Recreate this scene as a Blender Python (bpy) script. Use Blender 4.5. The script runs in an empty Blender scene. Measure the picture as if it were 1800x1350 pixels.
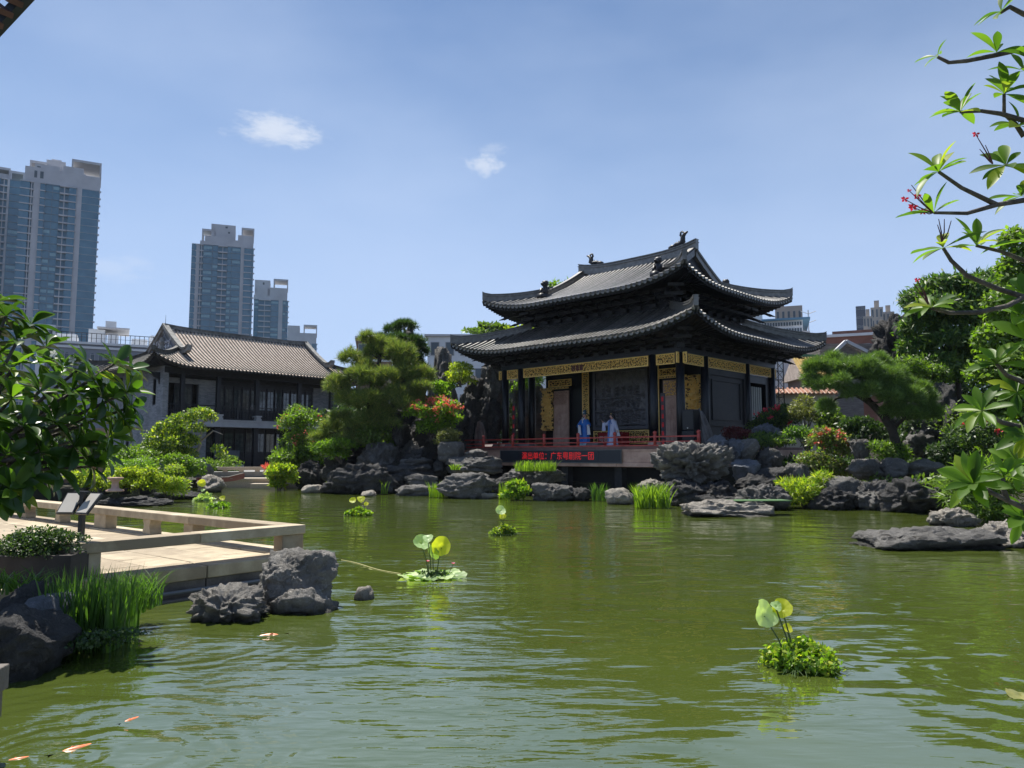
import bpy, bmesh, math, random
import numpy as np
from mathutils import Vector, Matrix, Euler
R = math.radians
SC = bpy.context.scene
COL = SC.collection
rng = np.random.default_rng(7)
random.seed(7)

# ------------------------------------------------------------------ camera, light, sky
CAM_H = 1.8
PITCH = math.atan(125.0/1350.0)
FPX = 1350.0
cam_d = bpy.data.cameras.new('camera'); cam = bpy.data.objects.new('camera', cam_d); COL.objects.link(cam)
cam.location = (0, 0, CAM_H); cam.rotation_euler = (math.pi/2+PITCH, 0, 0)
cam_d.sensor_width = 36; cam_d.lens = 36*FPX/1800.0; cam_d.clip_end = 6000; cam_d.clip_start = 0.05
SC.camera = cam

SUN_EL = R(65); SUN_AZ = R(-35)          # azimuth from +Y, positive to the right (+X)
sd = Vector((math.sin(SUN_AZ)*math.cos(SUN_EL), math.cos(SUN_AZ)*math.cos(SUN_EL), math.sin(SUN_EL)))
sun_d = bpy.data.lights.new('sun', 'SUN'); sun = bpy.data.objects.new('sun', sun_d); COL.objects.link(sun)
sun_d.energy = 5.0; sun_d.angle = R(0.5); sun_d.color = (1.0, 0.95, 0.86)
sun.rotation_euler = (-sd).to_track_quat('-Z', 'Y').to_euler()

W = bpy.data.worlds.new('World'); SC.world = W; W.use_nodes = True
nt = W.node_tree; nt.nodes.clear()
def N(t, typ, **kw):
    n = t.nodes.new(typ)
    for k, v in kw.items():
        if hasattr(n, k): setattr(n, k, v)
    return n
sky = N(nt, 'ShaderNodeTexSky'); sky.sky_type = 'NISHITA'; sky.sun_disc = False
sky.sun_elevation = SUN_EL; sky.sun_rotation = SUN_AZ; sky.altitude = 0
sky.air_density = 1.0; sky.dust_density = 0.1; sky.ozone_density = 4.0
bg = N(nt, 'ShaderNodeBackground'); bg.inputs[1].default_value = 0.071
wo = N(nt, 'ShaderNodeOutputWorld')
# small fair-weather clouds, placed by direction on the sky
tc = N(nt, 'ShaderNodeTexCoord')
def cloud(direction, width, height, seed, dens):
    d = Vector(direction).normalized()
    right = d.cross(Vector((0,0,1))).normalized(); up = right.cross(d).normalized()
    def dotp(v):
        n = N(nt, 'ShaderNodeVectorMath'); n.operation = 'DOT_PRODUCT'
        nt.links.new(tc.outputs['Generated'], n.inputs[0]); n.inputs[1].default_value = v; return n.outputs['Value']
    def mth(op, a, b=None):
        n = N(nt, 'ShaderNodeMath'); n.operation = op
        for i, x in enumerate((a, b)):
            if x is None: continue
            if isinstance(x, (int, float)): n.inputs[i].default_value = x
            else: nt.links.new(x, n.inputs[i])
        return n.outputs[0]
    r, u, f = dotp(right), dotp(up), dotp(d)
    x = mth('DIVIDE', mth('DIVIDE', r, f), width); y = mth('DIVIDE', mth('DIVIDE', u, f), height)
    cb = N(nt, 'ShaderNodeCombineXYZ'); nt.links.new(x, cb.inputs[0]); nt.links.new(y, cb.inputs[1]); cb.inputs[2].default_value = seed
    no = N(nt, 'ShaderNodeTexNoise'); no.inputs['Scale'].default_value = 1.5; no.inputs['Detail'].default_value = 9; no.inputs['Roughness'].default_value = 0.62
    nt.links.new(cb.outputs[0], no.inputs['Vector'])
    rr = mth('SQRT', mth('ADD', mth('MULTIPLY', x, x), mth('MULTIPLY', y, y)))
    v = mth('SUBTRACT', mth('MULTIPLY', no.outputs['Fac'], 2.3), mth('ADD', rr, 0.28))
    mr = N(nt, 'ShaderNodeMapRange'); mr.interpolation_type = 'SMOOTHSTEP'
    mr.inputs[1].default_value = -0.25; mr.inputs[2].default_value = 0.75; mr.inputs[3].default_value = 0; mr.inputs[4].default_value = dens
    nt.links.new(v, mr.inputs[0])
    front = mth('GREATER_THAN', f, 0.1)
    return mth('MULTIPLY', mr.outputs[0], front)
def pixdir(px, py):
    cx = (px-900)/FPX; cz = (675-py)/FPX
    return (cx, math.cos(PITCH)-cz*math.sin(PITCH), math.sin(PITCH)+cz*math.cos(PITCH))
cur = sky.outputs[0]
# broad thin haze over the whole dome, stronger near the horizon
hz = N(nt, 'ShaderNodeMix'); hz.data_type = 'RGBA'
nz = N(nt, 'ShaderNodeTexNoise'); nz.inputs['Scale'].default_value = 1.6; nz.inputs['Detail'].default_value = 5
mpn = N(nt, 'ShaderNodeMapping'); mpn.inputs['Scale'].default_value = (1, 1, 2.6)
nt.links.new(tc.outputs['Generated'], mpn.inputs[0]); nt.links.new(mpn.outputs[0], nz.inputs['Vector'])
mz = N(nt, 'ShaderNodeMapRange'); mz.inputs[1].default_value = 0.42; mz.inputs[2].default_value = 0.75; mz.inputs[3].default_value = 0.0; mz.inputs[4].default_value = 0.34
nt.links.new(nz.outputs['Fac'], mz.inputs[0]); nt.links.new(mz.outputs[0], hz.inputs[0])
nt.links.new(cur, hz.inputs[6]); hz.inputs[7].default_value = (6.2, 7.2, 9.0, 1); cur = hz.outputs[2]
# pale blue-grey air low over the city, all round the horizon
sxz = N(nt, 'ShaderNodeSeparateXYZ'); nt.links.new(tc.outputs['Generated'], sxz.inputs[0])
hm = N(nt, 'ShaderNodeMapRange'); hm.interpolation_type = 'SMOOTHSTEP'; hm.inputs[1].default_value = -.02; hm.inputs[2].default_value = 0.55; hm.inputs[3].default_value = 0.90; hm.inputs[4].default_value = 0.0
nt.links.new(sxz.outputs[2], hm.inputs[0])
hx = N(nt, 'ShaderNodeMix'); hx.data_type = 'RGBA'; nt.links.new(hm.outputs[0], hx.inputs[0]); nt.links.new(cur, hx.inputs[6]); hx.inputs[7].default_value = (4.3, 5.6, 8.3, 1); cur = hx.outputs[2]
for (px, py, w, h, s, dn) in ((486, 228, 0.052, 0.020, 3.7, 0.62), (850, 290, 0.024, 0.015, 8.4, 0.5), (866, 262, 0.020, 0.008, 5.2, 0.18), (200, 470, 0.05, 0.02, 9.7, 0.18)):
    mx = N(nt, 'ShaderNodeMix'); mx.data_type = 'RGBA'
    nt.links.new(cloud(pixdir(px, py), w, h, s, dn), mx.inputs[0]); nt.links.new(cur, mx.inputs[6]); mx.inputs[7].default_value = (7.6, 7.9, 8.4, 1)
    cur = mx.outputs[2]
nt.links.new(cur, bg.inputs[0]); nt.links.new(bg.outputs[0], wo.inputs[0])
vs = SC.view_settings; vs.view_transform = 'Standard'; vs.look = 'None'; vs.exposure = 0.75; vs.gamma = 1.0; vs.use_curve_mapping = False
SC.render.film_transparent = False
HAZE = 0.00010
SC.cycles.max_bounces = 6; SC.cycles.transparent_max_bounces = 12; SC.cycles.volume_bounces = 0

# ------------------------------------------------------------------ helpers
def P(px, py, Y):
    "world point seen at photo pixel (px,py) at forward distance Y"
    d = pixdir(px, py); t = Y/d[1]
    return Vector((d[0]*t, Y, CAM_H+d[2]*t))
def Wt(px, py, z=0.0):
    "world point on the horizontal plane z seen at photo pixel"
    d = pixdir(px, py); t = (z-CAM_H)/d[2]
    return Vector((d[0]*t, d[1]*t, z))
def tag(o, label=None, cat=None, group=None, kind=None):
    if label: o['label'] = label
    if cat: o['category'] = cat
    if group: o['group'] = group
    if kind: o['kind'] = kind
    return o
def empty(name, loc=(0,0,0), rz=0.0, label=None, cat=None, group=None, kind=None, parent=None):
    o = bpy.data.objects.new(name, None); COL.objects.link(o); o.location = loc; o.rotation_euler = (0,0,rz); o.empty_display_size = 0.2
    if parent: o.parent = parent
    return tag(o, label, cat, group, kind)
def link(name, me, parent=None, loc=None, rot=None, scale=None, **t):
    o = bpy.data.objects.new(name, me); COL.objects.link(o)
    if parent: o.parent = parent
    if loc is not None: o.location = loc
    if rot is not None: o.rotation_euler = rot
    if scale is not None: o.scale = scale
    return tag(o, **t)
def mesh_np(name, V, F, mat, smooth=False, quads=True):
    V = np.asarray(V, dtype=np.float32).reshape(-1,3)
    me = bpy.data.meshes.new(name)
    if isinstance(F, np.ndarray) and F.ndim == 2:
        n, k = F.shape
        me.vertices.add(len(V)); me.vertices.foreach_set('co', V.ravel())
        me.loops.add(n*k); me.loops.foreach_set('vertex_index', F.astype(np.int32).ravel())
        me.polygons.add(n); me.polygons.foreach_set('loop_start', np.arange(0, n*k, k, dtype=np.int32))
        me.update(calc_edges=True)
    else:
        me.from_pydata([tuple(map(float, v)) for v in V], [], [tuple(int(i) for i in f) for f in F]); me.update()
    if mat is not None: me.materials.append(mat)
    if smooth: me.polygons.foreach_set('use_smooth', np.ones(len(me.polygons), dtype=bool))
    return me
class MB:
    def __init__(s): s.v = []; s.f = []
    def box(s, x0, x1, y0, y1, z0, z1, M=None):
        b = len(s.v)
        for x, y, z in ((x0,y0,z0),(x1,y0,z0),(x1,y1,z0),(x0,y1,z0),(x0,y0,z1),(x1,y0,z1),(x1,y1,z1),(x0,y1,z1)):
            v = Vector((x,y,z)); s.v.append(M @ v if M else v)
        s.f += [tuple(b+i for i in q) for q in ((0,3,2,1),(4,5,6,7),(0,1,5,4),(1,2,6,5),(2,3,7,6),(3,0,4,7))]
        return s
    def prism(s, poly, h0, h1, axis='z', M=None):
        b = len(s.v); n = len(poly)
        for h in (h0, h1):
            for p in poly:
                v = Vector((p[0], p[1], h)) if axis == 'z' else (Vector((p[0], h, p[1])) if axis == 'y' else Vector((h, p[0], p[1])))
                s.v.append(M @ v if M else v)
        s.f.append(tuple(b+i for i in range(n))[::-1]); s.f.append(tuple(b+n+i for i in range(n)))
        for i in range(n): j = (i+1) % n; s.f.append((b+i, b+j, b+n+j, b+n+i))
        return s
    def tube(s, path, rad, n=6, cap=True, up=None):
        path = [Vector(p) for p in path]; b0 = len(s.v)
        if not hasattr(rad, '__len__'): rad = [rad]*len(path)
        pu = None
        for i, p in enumerate(path):
            t = (path[min(i+1, len(path)-1)] - path[max(i-1, 0)]).normalized()
            if pu is None: a = Vector((0,0,1)) if abs(t.z) < .9 else Vector((1,0,0)); pu = t.cross(a).normalized()
            pu = (pu - t*pu.dot(t)).normalized(); w = t.cross(pu)
            for k in range(n):
                an = 2*math.pi*k/n; s.v.append(p + (pu*math.cos(an) + w*math.sin(an))*rad[i])
        for i in range(len(path)-1):
            for k in range(n):
                a = b0+i*n+k; c = b0+i*n+(k+1) % n; s.f.append((a, c, c+n, a+n))
        if cap:
            s.f.append(tuple(b0+k for k in range(n))[::-1]); e = b0+(len(path)-1)*n; s.f.append(tuple(e+k for k in range(n)))
        return s
    def bar(s, a, b, w, h=None, up=(0,0,1)):
        a = Vector(a); b = Vector(b); h = h or w; t = (b-a); L = t.length; t.normalize(); u = Vector(up)
        if abs(t.dot(u)) > .98: u = Vector((1,0,0))
        sd_ = t.cross(u).normalized(); u = sd_.cross(t)
        M = Matrix((sd_, t, u)).transposed().to_4x4(); M.translation = a
        return s.box(-w/2, w/2, 0, L, -h/2, h/2, M)
    def lathe(s, prof, c=(0,0,0), n=12):
        b0 = len(s.v); c = Vector(c)
        for r, z in prof:
            for k in range(n): an = 2*math.pi*k/n; s.v.append(c+Vector((r*math.cos(an), r*math.sin(an), z)))
        for i in range(len(prof)-1):
            for k in range(n): a = b0+i*n+k; d = b0+i*n+(k+1) % n; s.f.append((a, d, d+n, a+n))
        s.f.append(tuple(b0+k for k in range(n))[::-1]); e = b0+(len(prof)-1)*n; s.f.append(tuple(e+k for k in range(n)))
        return s
    def mesh(s, name, mat, smooth=False): return mesh_np(name, [tuple(v) for v in s.v], s.f, mat, smooth)
    def build(s, name, mat, parent=None, smooth=False, bevel=0, **t):
        o = link(name, s.mesh(name, mat, smooth), parent, **t)
        if bevel:
            m = o.modifiers.new('bevel', 'BEVEL'); m.width = bevel; m.segments = 2; m.limit_method = 'ANGLE'
        return o

# ------------------------------------------------------------------ numpy noise
def _hash(ix, iy, iz, s):
    h = (ix.astype(np.int64)*374761393 + iy.astype(np.int64)*668265263 + iz.astype(np.int64)*2147483647 + s*974634777) & 0xffffffff
    h = ((h ^ (h >> 13))*1274126177) & 0xffffffff
    h = (h ^ (h >> 16)) & 0xffff
    return h/65535.0
def vnoise(p, s=0):
    i = np.floor(p).astype(np.int64); f = p-i; f = f*f*(3-2*f); r = 0
    for dx in (0,1):
        for dy in (0,1):
            for dz in (0,1):
                w = (f[:,0] if dx else 1-f[:,0])*(f[:,1] if dy else 1-f[:,1])*(f[:,2] if dz else 1-f[:,2])
                r = r + w*_hash(i[:,0]+dx, i[:,1]+dy, i[:,2]+dz, s)
    return r*2-1
def fbm(p, o=4, s=0, g=0.5):
    a = 1; r = 0; t = 0
    for k in range(o): r = r + a*vnoise(p*(2.03**k)+k*17.3, s+k); t += a; a *= g
    return r/t
def ridged(p, o=4, s=0):
    a = 1; r = 0; t = 0
    for k in range(o): r = r + a*(1-np.abs(vnoise(p*(2.1**k)+k*7.7, s+k)))**2; t += a; a *= 0.55
    return r/t

# ------------------------------------------------------------------ materials
_mc = {}
def M(name, c1, c2=None, scale=6.0, rough=0.7, bump=0.0, bscale=None, metal=0.0, spec=0.5, c3=None, detail=6, stretch=None, coat=0.0, coords='Object', island=False, orand=0.0):
    if name in _mc: return _mc[name]
    m = bpy.data.materials.new(name); m.use_nodes = True; t = m.node_tree; b = t.nodes['Principled BSDF']
    c2 = c2 or c1
    b.inputs['Roughness'].default_value = rough; b.inputs['Metallic'].default_value = metal; b.inputs['Specular IOR Level'].default_value = spec
    tcn = N(t, 'ShaderNodeTexCoord'); src = tcn.outputs[coords]
    if stretch:
        mp = N(t, 'ShaderNodeMapping'); mp.inputs['Scale'].default_value = stretch; t.links.new(src, mp.inputs[0]); src = mp.outputs[0]
    n1 = N(t, 'ShaderNodeTexNoise'); n1.inputs['Scale'].default_value = scale; n1.inputs['Detail'].default_value = detail; n1.inputs['Roughness'].default_value = 0.6
    t.links.new(src, n1.inputs['Vector'])
    cr = N(t, 'ShaderNodeValToRGB'); e = cr.color_ramp.elements
    e[0].position = 0.35; e[0].color = (*c1, 1); e[1].position = 0.65; e[1].color = (*c2, 1)
    if c3: x = e.new(0.78); x.color = (*c3, 1)
    fac = n1.outputs['Fac']
    if orand:
        oi = N(t, 'ShaderNodeObjectInfo'); mo = N(t, 'ShaderNodeMath'); mo.operation = 'MULTIPLY_ADD'; mo.inputs[1].default_value = orand; so = N(t, 'ShaderNodeMath'); so.operation = 'SUBTRACT'; so.inputs[1].default_value = .5
        t.links.new(oi.outputs['Random'], so.inputs[0]); t.links.new(so.outputs[0], mo.inputs[0]); t.links.new(fac, mo.inputs[2]); fac = mo.outputs[0]
    if island:
        g = N(t, 'ShaderNodeNewGeometry'); mm = N(t, 'ShaderNodeMath'); mm.operation = 'MULTIPLY_ADD'; mm.inputs[1].default_value = 0.45
        sb = N(t, 'ShaderNodeMath'); sb.operation = 'SUBTRACT'; sb.inputs[1].default_value = 0.5
        t.links.new(g.outputs['Random Per Island'], sb.inputs[0]); t.links.new(sb.outputs[0], mm.inputs[0]); t.links.new(fac, mm.inputs[2]); fac = mm.outputs[0]
    t.links.new(fac, cr.inputs[0]); t.links.new(cr.outputs[0], b.inputs['Base Color'])
    if bump:
        n2 = N(t, 'ShaderNodeTexNoise'); n2.inputs['Scale'].default_value = bscale or scale*4; n2.inputs['Detail'].default_value = 8
        t.links.new(src, n2.inputs['Vector'])
        bp = N(t, 'ShaderNodeBump'); bp.inputs['Strength'].default_value = bump; bp.inputs['Distance'].default_value = 0.05
        t.links.new(n2.outputs['Fac'], bp.inputs['Height']); t.links.new(bp.outputs[0], b.inputs['Normal'])
    _mc[name] = m; return m
def leafmat(name, c1, c2, trans=0.5, rough=0.5, c3=None, tcol=None, spec=0.5):
    "foliage: per-leaf colour variation, light passing through"
    if name in _mc: return _mc[name]
    m = bpy.data.materials.new(name); m.use_nodes = True; t = m.node_tree; b = t.nodes['Principled BSDF']; out = t.nodes['Material Output']
    g = N(t, 'ShaderNodeNewGeometry'); oi = N(t, 'ShaderNodeObjectInfo')
    ad = N(t, 'ShaderNodeMath'); ad.operation = 'ADD'; t.links.new(g.outputs['Random Per Island'], ad.inputs[0]); t.links.new(oi.outputs['Random'], ad.inputs[1])
    fr = N(t, 'ShaderNodeMath'); fr.operation = 'FRACT'; t.links.new(ad.outputs[0], fr.inputs[0])
    cr = N(t, 'ShaderNodeValToRGB'); e = cr.color_ramp.elements
    e[0].color = (*c1, 1); e[1].position = 0.85; e[1].color = (*c2, 1)
    if c3: x = e.new(0.97); x.color = (*c3, 1)
    t.links.new(fr.outputs[0], cr.inputs[0]); t.links.new(cr.outputs[0], b.inputs['Base Color'])
    b.inputs['Roughness'].default_value = rough; b.inputs['Specular IOR Level'].default_value = spec
    tr = N(t, 'ShaderNodeBsdfTranslucent')
    mm = N(t, 'ShaderNodeMix'); mm.data_type = 'RGBA'; mm.blend_type = 'MULTIPLY'; mm.inputs[0].default_value = 1
    t.links.new(cr.outputs[0], mm.inputs[6]); mm.inputs[7].default_value = (*(tcol or (2.2, 2.4, 0.8)), 1); t.links.new(mm.outputs[2], tr.inputs[0])
    ms = N(t, 'ShaderNodeMixShader'); ms.inputs[0].default_value = trans
    t.links.new(b.outputs[0], ms.inputs[1]); t.links.new(tr.outputs[0], ms.inputs[2]); t.links.new(ms.outputs[0], out.inputs[0])
    _mc[name] = m; return m
def emis(name, col, st):
    m = bpy.data.materials.new(name); m.use_nodes = True; b = m.node_tree.nodes['Principled BSDF']
    b.inputs['Base Color'].default_value = (*[c*.3 for c in col], 1); b.inputs['Emission Color'].default_value = (*col, 1); b.inputs['Emission Strength'].default_value = st
    return m
def rockmat(name, base, light, crev, moss=0.0, bump=0.9, scale=1.6):
    if name in _mc: return _mc[name]
    m = bpy.data.materials.new(name); m.use_nodes = True; t = m.node_tree; b = t.nodes['Principled BSDF']
    b.inputs['Roughness'].default_value = 0.85; b.inputs['Specular IOR Level'].default_value = 0.3
    tcn = N(t, 'ShaderNodeTexCoord'); oi = N(t, 'ShaderNodeObjectInfo')
    va = N(t, 'ShaderNodeVectorMath'); va.operation = 'ADD'; t.links.new(tcn.outputs['Object'], va.inputs[0]); t.links.new(oi.outputs['Location'], va.inputs[1]); src = va.outputs[0]
    def noise(sc, d=8, r=0.65):
        n = N(t, 'ShaderNodeTexNoise'); n.inputs['Scale'].default_value = sc; n.inputs['Detail'].default_value = d; n.inputs['Roughness'].default_value = r; t.links.new(src, n.inputs['Vector']); return n.outputs['Fac']
    cr = N(t, 'ShaderNodeValToRGB'); e = cr.color_ramp.elements; e[0].position = .3; e[0].color = (*base, 1); e[1].position = .7; e[1].color = (*light, 1)
    t.links.new(noise(scale), cr.inputs[0])
    # veins / cracks : thin dark lines
    vo = N(t, 'ShaderNodeTexVoronoi'); vo.feature = 'DISTANCE_TO_EDGE'; vo.inputs['Scale'].default_value = scale*2.6
    mp = N(t, 'ShaderNodeMapping'); mp.inputs['Scale'].default_value = (1, 1, 1.8)
    dv = N(t, 'ShaderNodeVectorMath'); dv.operation = 'ADD'; nn = N(t, 'ShaderNodeTexNoise'); nn.inputs['Scale'].default_value = scale*2; t.links.new(src, nn.inputs['Vector'])
    t.links.new(src, dv.inputs[0]); t.links.new(nn.outputs['Color'], dv.inputs[1]); t.links.new(dv.outputs[0], mp.inputs[0]); t.links.new(mp.outputs[0], vo.inputs['Vector'])
    mr = N(t, 'ShaderNodeMapRange'); mr.inputs[1].default_value = 0.0; mr.inputs[2].default_value = 0.045; mr.inputs[3].default_value = 0.35; mr.inputs[4].default_value = 0.0
    t.links.new(vo.outputs[0], mr.inputs[0])
    m1 = N(t, 'ShaderNodeMix'); m1.data_type = 'RGBA'; t.links.new(mr.outputs[0], m1.inputs[0]); t.links.new(cr.outputs[0], m1.inputs[6]); m1.inputs[7].default_value = (*crev, 1)
    # pale lichen flecks
    l2 = N(t, 'ShaderNodeMapRange'); l2.inputs[1].default_value = .56; l2.inputs[2].default_value = .68; l2.inputs[3].default_value = 0; l2.inputs[4].default_value = .8; t.links.new(noise(scale*5, 10, .8), l2.inputs[0])
    m2 = N(t, 'ShaderNodeMix'); m2.data_type = 'RGBA'; t.links.new(l2.outputs[0], m2.inputs[0]); t.links.new(m1.outputs[2], m2.inputs[6]); m2.inputs[7].default_value = (*[min(1, c*1.7+.05) for c in light], 1)
    last = m2.outputs[2]
    # wet, algae-dark tide band just above the water
    gp = N(t, 'ShaderNodeNewGeometry'); sz = N(t, 'ShaderNodeSeparateXYZ'); t.links.new(gp.outputs['Position'], sz.inputs[0])
    wz = N(t, 'ShaderNodeMath'); wz.operation = 'MULTIPLY_ADD'; wz.inputs[1].default_value = -.24; t.links.new(noise(1.3, 4), wz.inputs[0]); t.links.new(sz.outputs[2], wz.inputs[2])
    wr = N(t, 'ShaderNodeMapRange'); wr.inputs[1].default_value = -.12; wr.inputs[2].default_value = .02; wr.inputs[3].default_value = .8; wr.inputs[4].default_value = 0; t.links.new(wz.outputs[0], wr.inputs[0])
    mw = N(t, 'ShaderNodeMix'); mw.data_type = 'RGBA'; t.links.new(wr.outputs[0], mw.inputs[0]); t.links.new(last, mw.inputs[6]); mw.inputs[7].default_value = (.022, .024, .014, 1); last = mw.outputs[2]
    if moss:
        ms = N(t, 'ShaderNodeMapRange'); ms.inputs[1].default_value = .62-.25*moss; ms.inputs[2].default_value = .75-.2*moss; t.links.new(noise(scale*.9, 6, .7), ms.inputs[0])
        m3 = N(t, 'ShaderNodeMix'); m3.data_type = 'RGBA'; t.links.new(ms.outputs[0], m3.inputs[0]); t.links.new(last, m3.inputs[6]); m3.inputs[7].default_value = (.05, .075, .02, 1); last = m3.outputs[2]
    t.links.new(last, b.inputs['Base Color'])
    b1 = N(t, 'ShaderNodeBump'); b1.inputs['Strength'].default_value = bump; b1.inputs['Distance'].default_value = 0.30; t.links.new(noise(scale*4, 12, .72), b1.inputs['Height'])
    b2 = N(t, 'ShaderNodeBump'); b2.inputs['Strength'].default_value = .4; b2.inputs['Distance'].default_value = 0.06; b2.invert = True
    b3 = N(t, 'ShaderNodeBump'); b3.inputs['Strength'].default_value = .8; b3.inputs['Distance'].default_value = 0.05; t.links.new(noise(scale*14, 8, .75), b3.inputs['Height']); t.links.new(b1.outputs[0], b3.inputs['Normal'])
    t.links.new(mr.outputs[0], b2.inputs['Height']); t.links.new(b3.outputs[0], b2.inputs['Normal']); t.links.new(b2.outputs[0], b.inputs['Normal'])
    _mc[name] = m; return m
# ------------------------------------------------------------------ water and ground
wm = bpy.data.materials.new('pond_water'); wm.use_nodes = True; t = wm.node_tree; b = t.nodes['Principled BSDF']
b.inputs['Roughness'].default_value = 0.015; b.inputs['IOR'].default_value = 2.4; b.inputs['Specular IOR Level'].default_value = 0.5
tcn = N(t, 'ShaderNodeTexCoord')
def wn(scale, stretch, rot=0.0, detail=3, dist=0.0):
    mp = N(t, 'ShaderNodeMapping'); mp.inputs['Scale'].default_value = stretch; mp.inputs['Rotation'].default_value = (0,0,rot)
    n = N(t, 'ShaderNodeTexNoise'); n.inputs['Scale'].default_value = scale; n.inputs['Detail'].default_value = detail; n.inputs['Distortion'].default_value = dist; n.inputs['Roughness'].default_value = 0.5
    t.links.new(tcn.outputs['Object'], mp.inputs[0]); t.links.new(mp.outputs[0], n.inputs['Vector']); return n.outputs['Fac']
cr = N(t, 'ShaderNodeValToRGB'); e = cr.color_ramp.elements; e[0].position = .3; e[0].color = (0.045, 0.064, 0.011, 1); e[1].position = .75; e[1].color = (0.064, 0.086, 0.016, 1)
t.links.new(wn(0.35, (1, .7, 1), .3), cr.inputs[0]); t.links.new(cr.outputs[0], b.inputs['Base Color'])
def bump(h, strength, dist, prev=None):
    bp = N(t, 'ShaderNodeBump'); bp.inputs['Strength'].default_value = strength; bp.inputs['Distance'].default_value = dist
    t.links.new(h, bp.inputs['Height'])
    if prev is not None: t.links.new(prev, bp.inputs['Normal'])
    return bp.outputs[0]
# calmer and livelier patches of water
patch = N(t, 'ShaderNodeMapRange'); patch.inputs[1].default_value = .40; patch.inputs[2].default_value = .62; patch.inputs[3].default_value = .15; patch.inputs[4].default_value = 1.35
t.links.new(wn(0.23, (1, 1, 1), .9, 3, .5), patch.inputs[0])
def mul(a, bb):
    n = N(t, 'ShaderNodeMath'); n.operation = 'MULTIPLY'; t.links.new(a, n.inputs[0])
    if isinstance(bb, float): n.inputs[1].default_value = bb
    else: t.links.new(bb, n.inputs[1])
    return n.outputs[0]
def addn(a, bb):
    n = N(t, 'ShaderNodeMath'); n.operation = 'ADD'; t.links.new(a, n.inputs[0]); t.links.new(bb, n.inputs[1]); return n.outputs[0]
h1 = wn(0.9, (.75, 1.5, 1), .18, 2, .4)        # long soft swell
h2 = wn(4.2, (.5, 1.5, 1), -.12, 2, .3)       # ripples
h3 = wn(11.0, (.6, 1.5, 1), .10, 2)            # fine wind ripples
hh = addn(addn(mul(h1, .038), mul(mul(h2, patch.outputs[0]), .0095)), mul(mul(h3, patch.outputs[0]), .0022))
# rings spreading from where the fish turn
def rings(cx, cy, lam, reach, amp):
    vs_ = N(t, 'ShaderNodeVectorMath'); vs_.operation = 'DISTANCE'; wob = N(t, 'ShaderNodeVectorMath'); wob.operation = 'MULTIPLY_ADD'
    nn_ = N(t, 'ShaderNodeTexNoise'); nn_.inputs['Scale'].default_value = 1.1; nn_.inputs['Detail'].default_value = 3; t.links.new(tcn.outputs['Object'], nn_.inputs['Vector'])
    t.links.new(nn_.outputs['Color'], wob.inputs[0]); wob.inputs[1].default_value = (.9,.9,0); t.links.new(tcn.outputs['Object'], wob.inputs[2])
    t.links.new(wob.outputs[0], vs_.inputs[0]); vs_.inputs[1].default_value = (cx+.45, cy+.45, 0); d = vs_.outputs['Value']
    s = N(t, 'ShaderNodeMath'); s.operation = 'SINE'; t.links.new(mul(d, 6.2832/lam), s.inputs[0])
    f = N(t, 'ShaderNodeMapRange'); f.interpolation_type = 'SMOOTHSTEP'; f.inputs[1].default_value = .2; f.inputs[2].default_value = reach; f.inputs[3].default_value = amp; f.inputs[4].default_value = 0; t.links.new(d, f.inputs[0])
    return mul(s.outputs[0], f.outputs[0])
for rg in ((-3.6,7.6,.27,3.2,.0026),(-2.6,4.7,.21,2.4,.0026),(.6,8.6,.36,3.0,.0018),(4.2,6.2,.46,2.8,.0036),(3.0,9.5,.55,3.5,.0026)): hh = addn(hh, rings(*rg))
bp = N(t, 'ShaderNodeBump'); bp.inputs['Strength'].default_value = 1.0; bp.inputs['Distance'].default_value = 1.0; t.links.new(hh, bp.inputs['Height']); t.links.new(bp.outputs[0], b.inputs['Normal'])
def grid_plane(name, x0, x1, y0, y1, z, mat, **tg):
    me = mesh_np(name, [(x0,y0,z),(x1,y0,z),(x1,y1,z),(x0,y1,z)], [(0,1,2,3)], mat); return link(name, me, **tg)
grid_plane('water', -60, 60, -30, 70, 0, wm, kind='structure')
earth = M('earth', (.025,.024,.016), (.045,.042,.028), 1.2, .95, .5, 8, c3=(.03,.045,.015))
shore = [(-3.6,-20),(-3.6,3.0),(-6.2,6.8),(-8.5,9),(-13,14),(-24,22),(-20,31),(-15.5,31.5),(-17.5,42.5),(-13.3,45),(-9,43),(-5.4,41),(-1.2,39.5),(2.5,39),(5,37.5),(8,35.5),(10,32.5),(12,30),(14.6,27.5),(14.2,23),(12.6,18),(12.6,13),(14,6),(14,-20)]
def ground():
    V = []; F = []
    n = len(shore); cx, cy = 0, 18
    rings = []
    for k, (f, z) in enumerate(((0, -.6), (0, .45), (1.0, .55), (6, .8), (60, .8), (2500, .8))):
        for (x, y) in shore:
            d = math.hypot(x-cx, y-cy) or 1; V.append((x+(x-cx)/d*f, y+(y-cy)/d*f, z))
    for r in range(5):
        for i in range(n-1):
            a = r*n+i; F.append((a, a+1, a+1+n, a+n))
    # close the ring behind the camera
    for r in range(5):
        a = r*n+n-1; F.append((a, r*n, r*n+n, a+n))
    link('ground', mesh_np('ground', V, F, earth), kind='structure')
ground()
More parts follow.
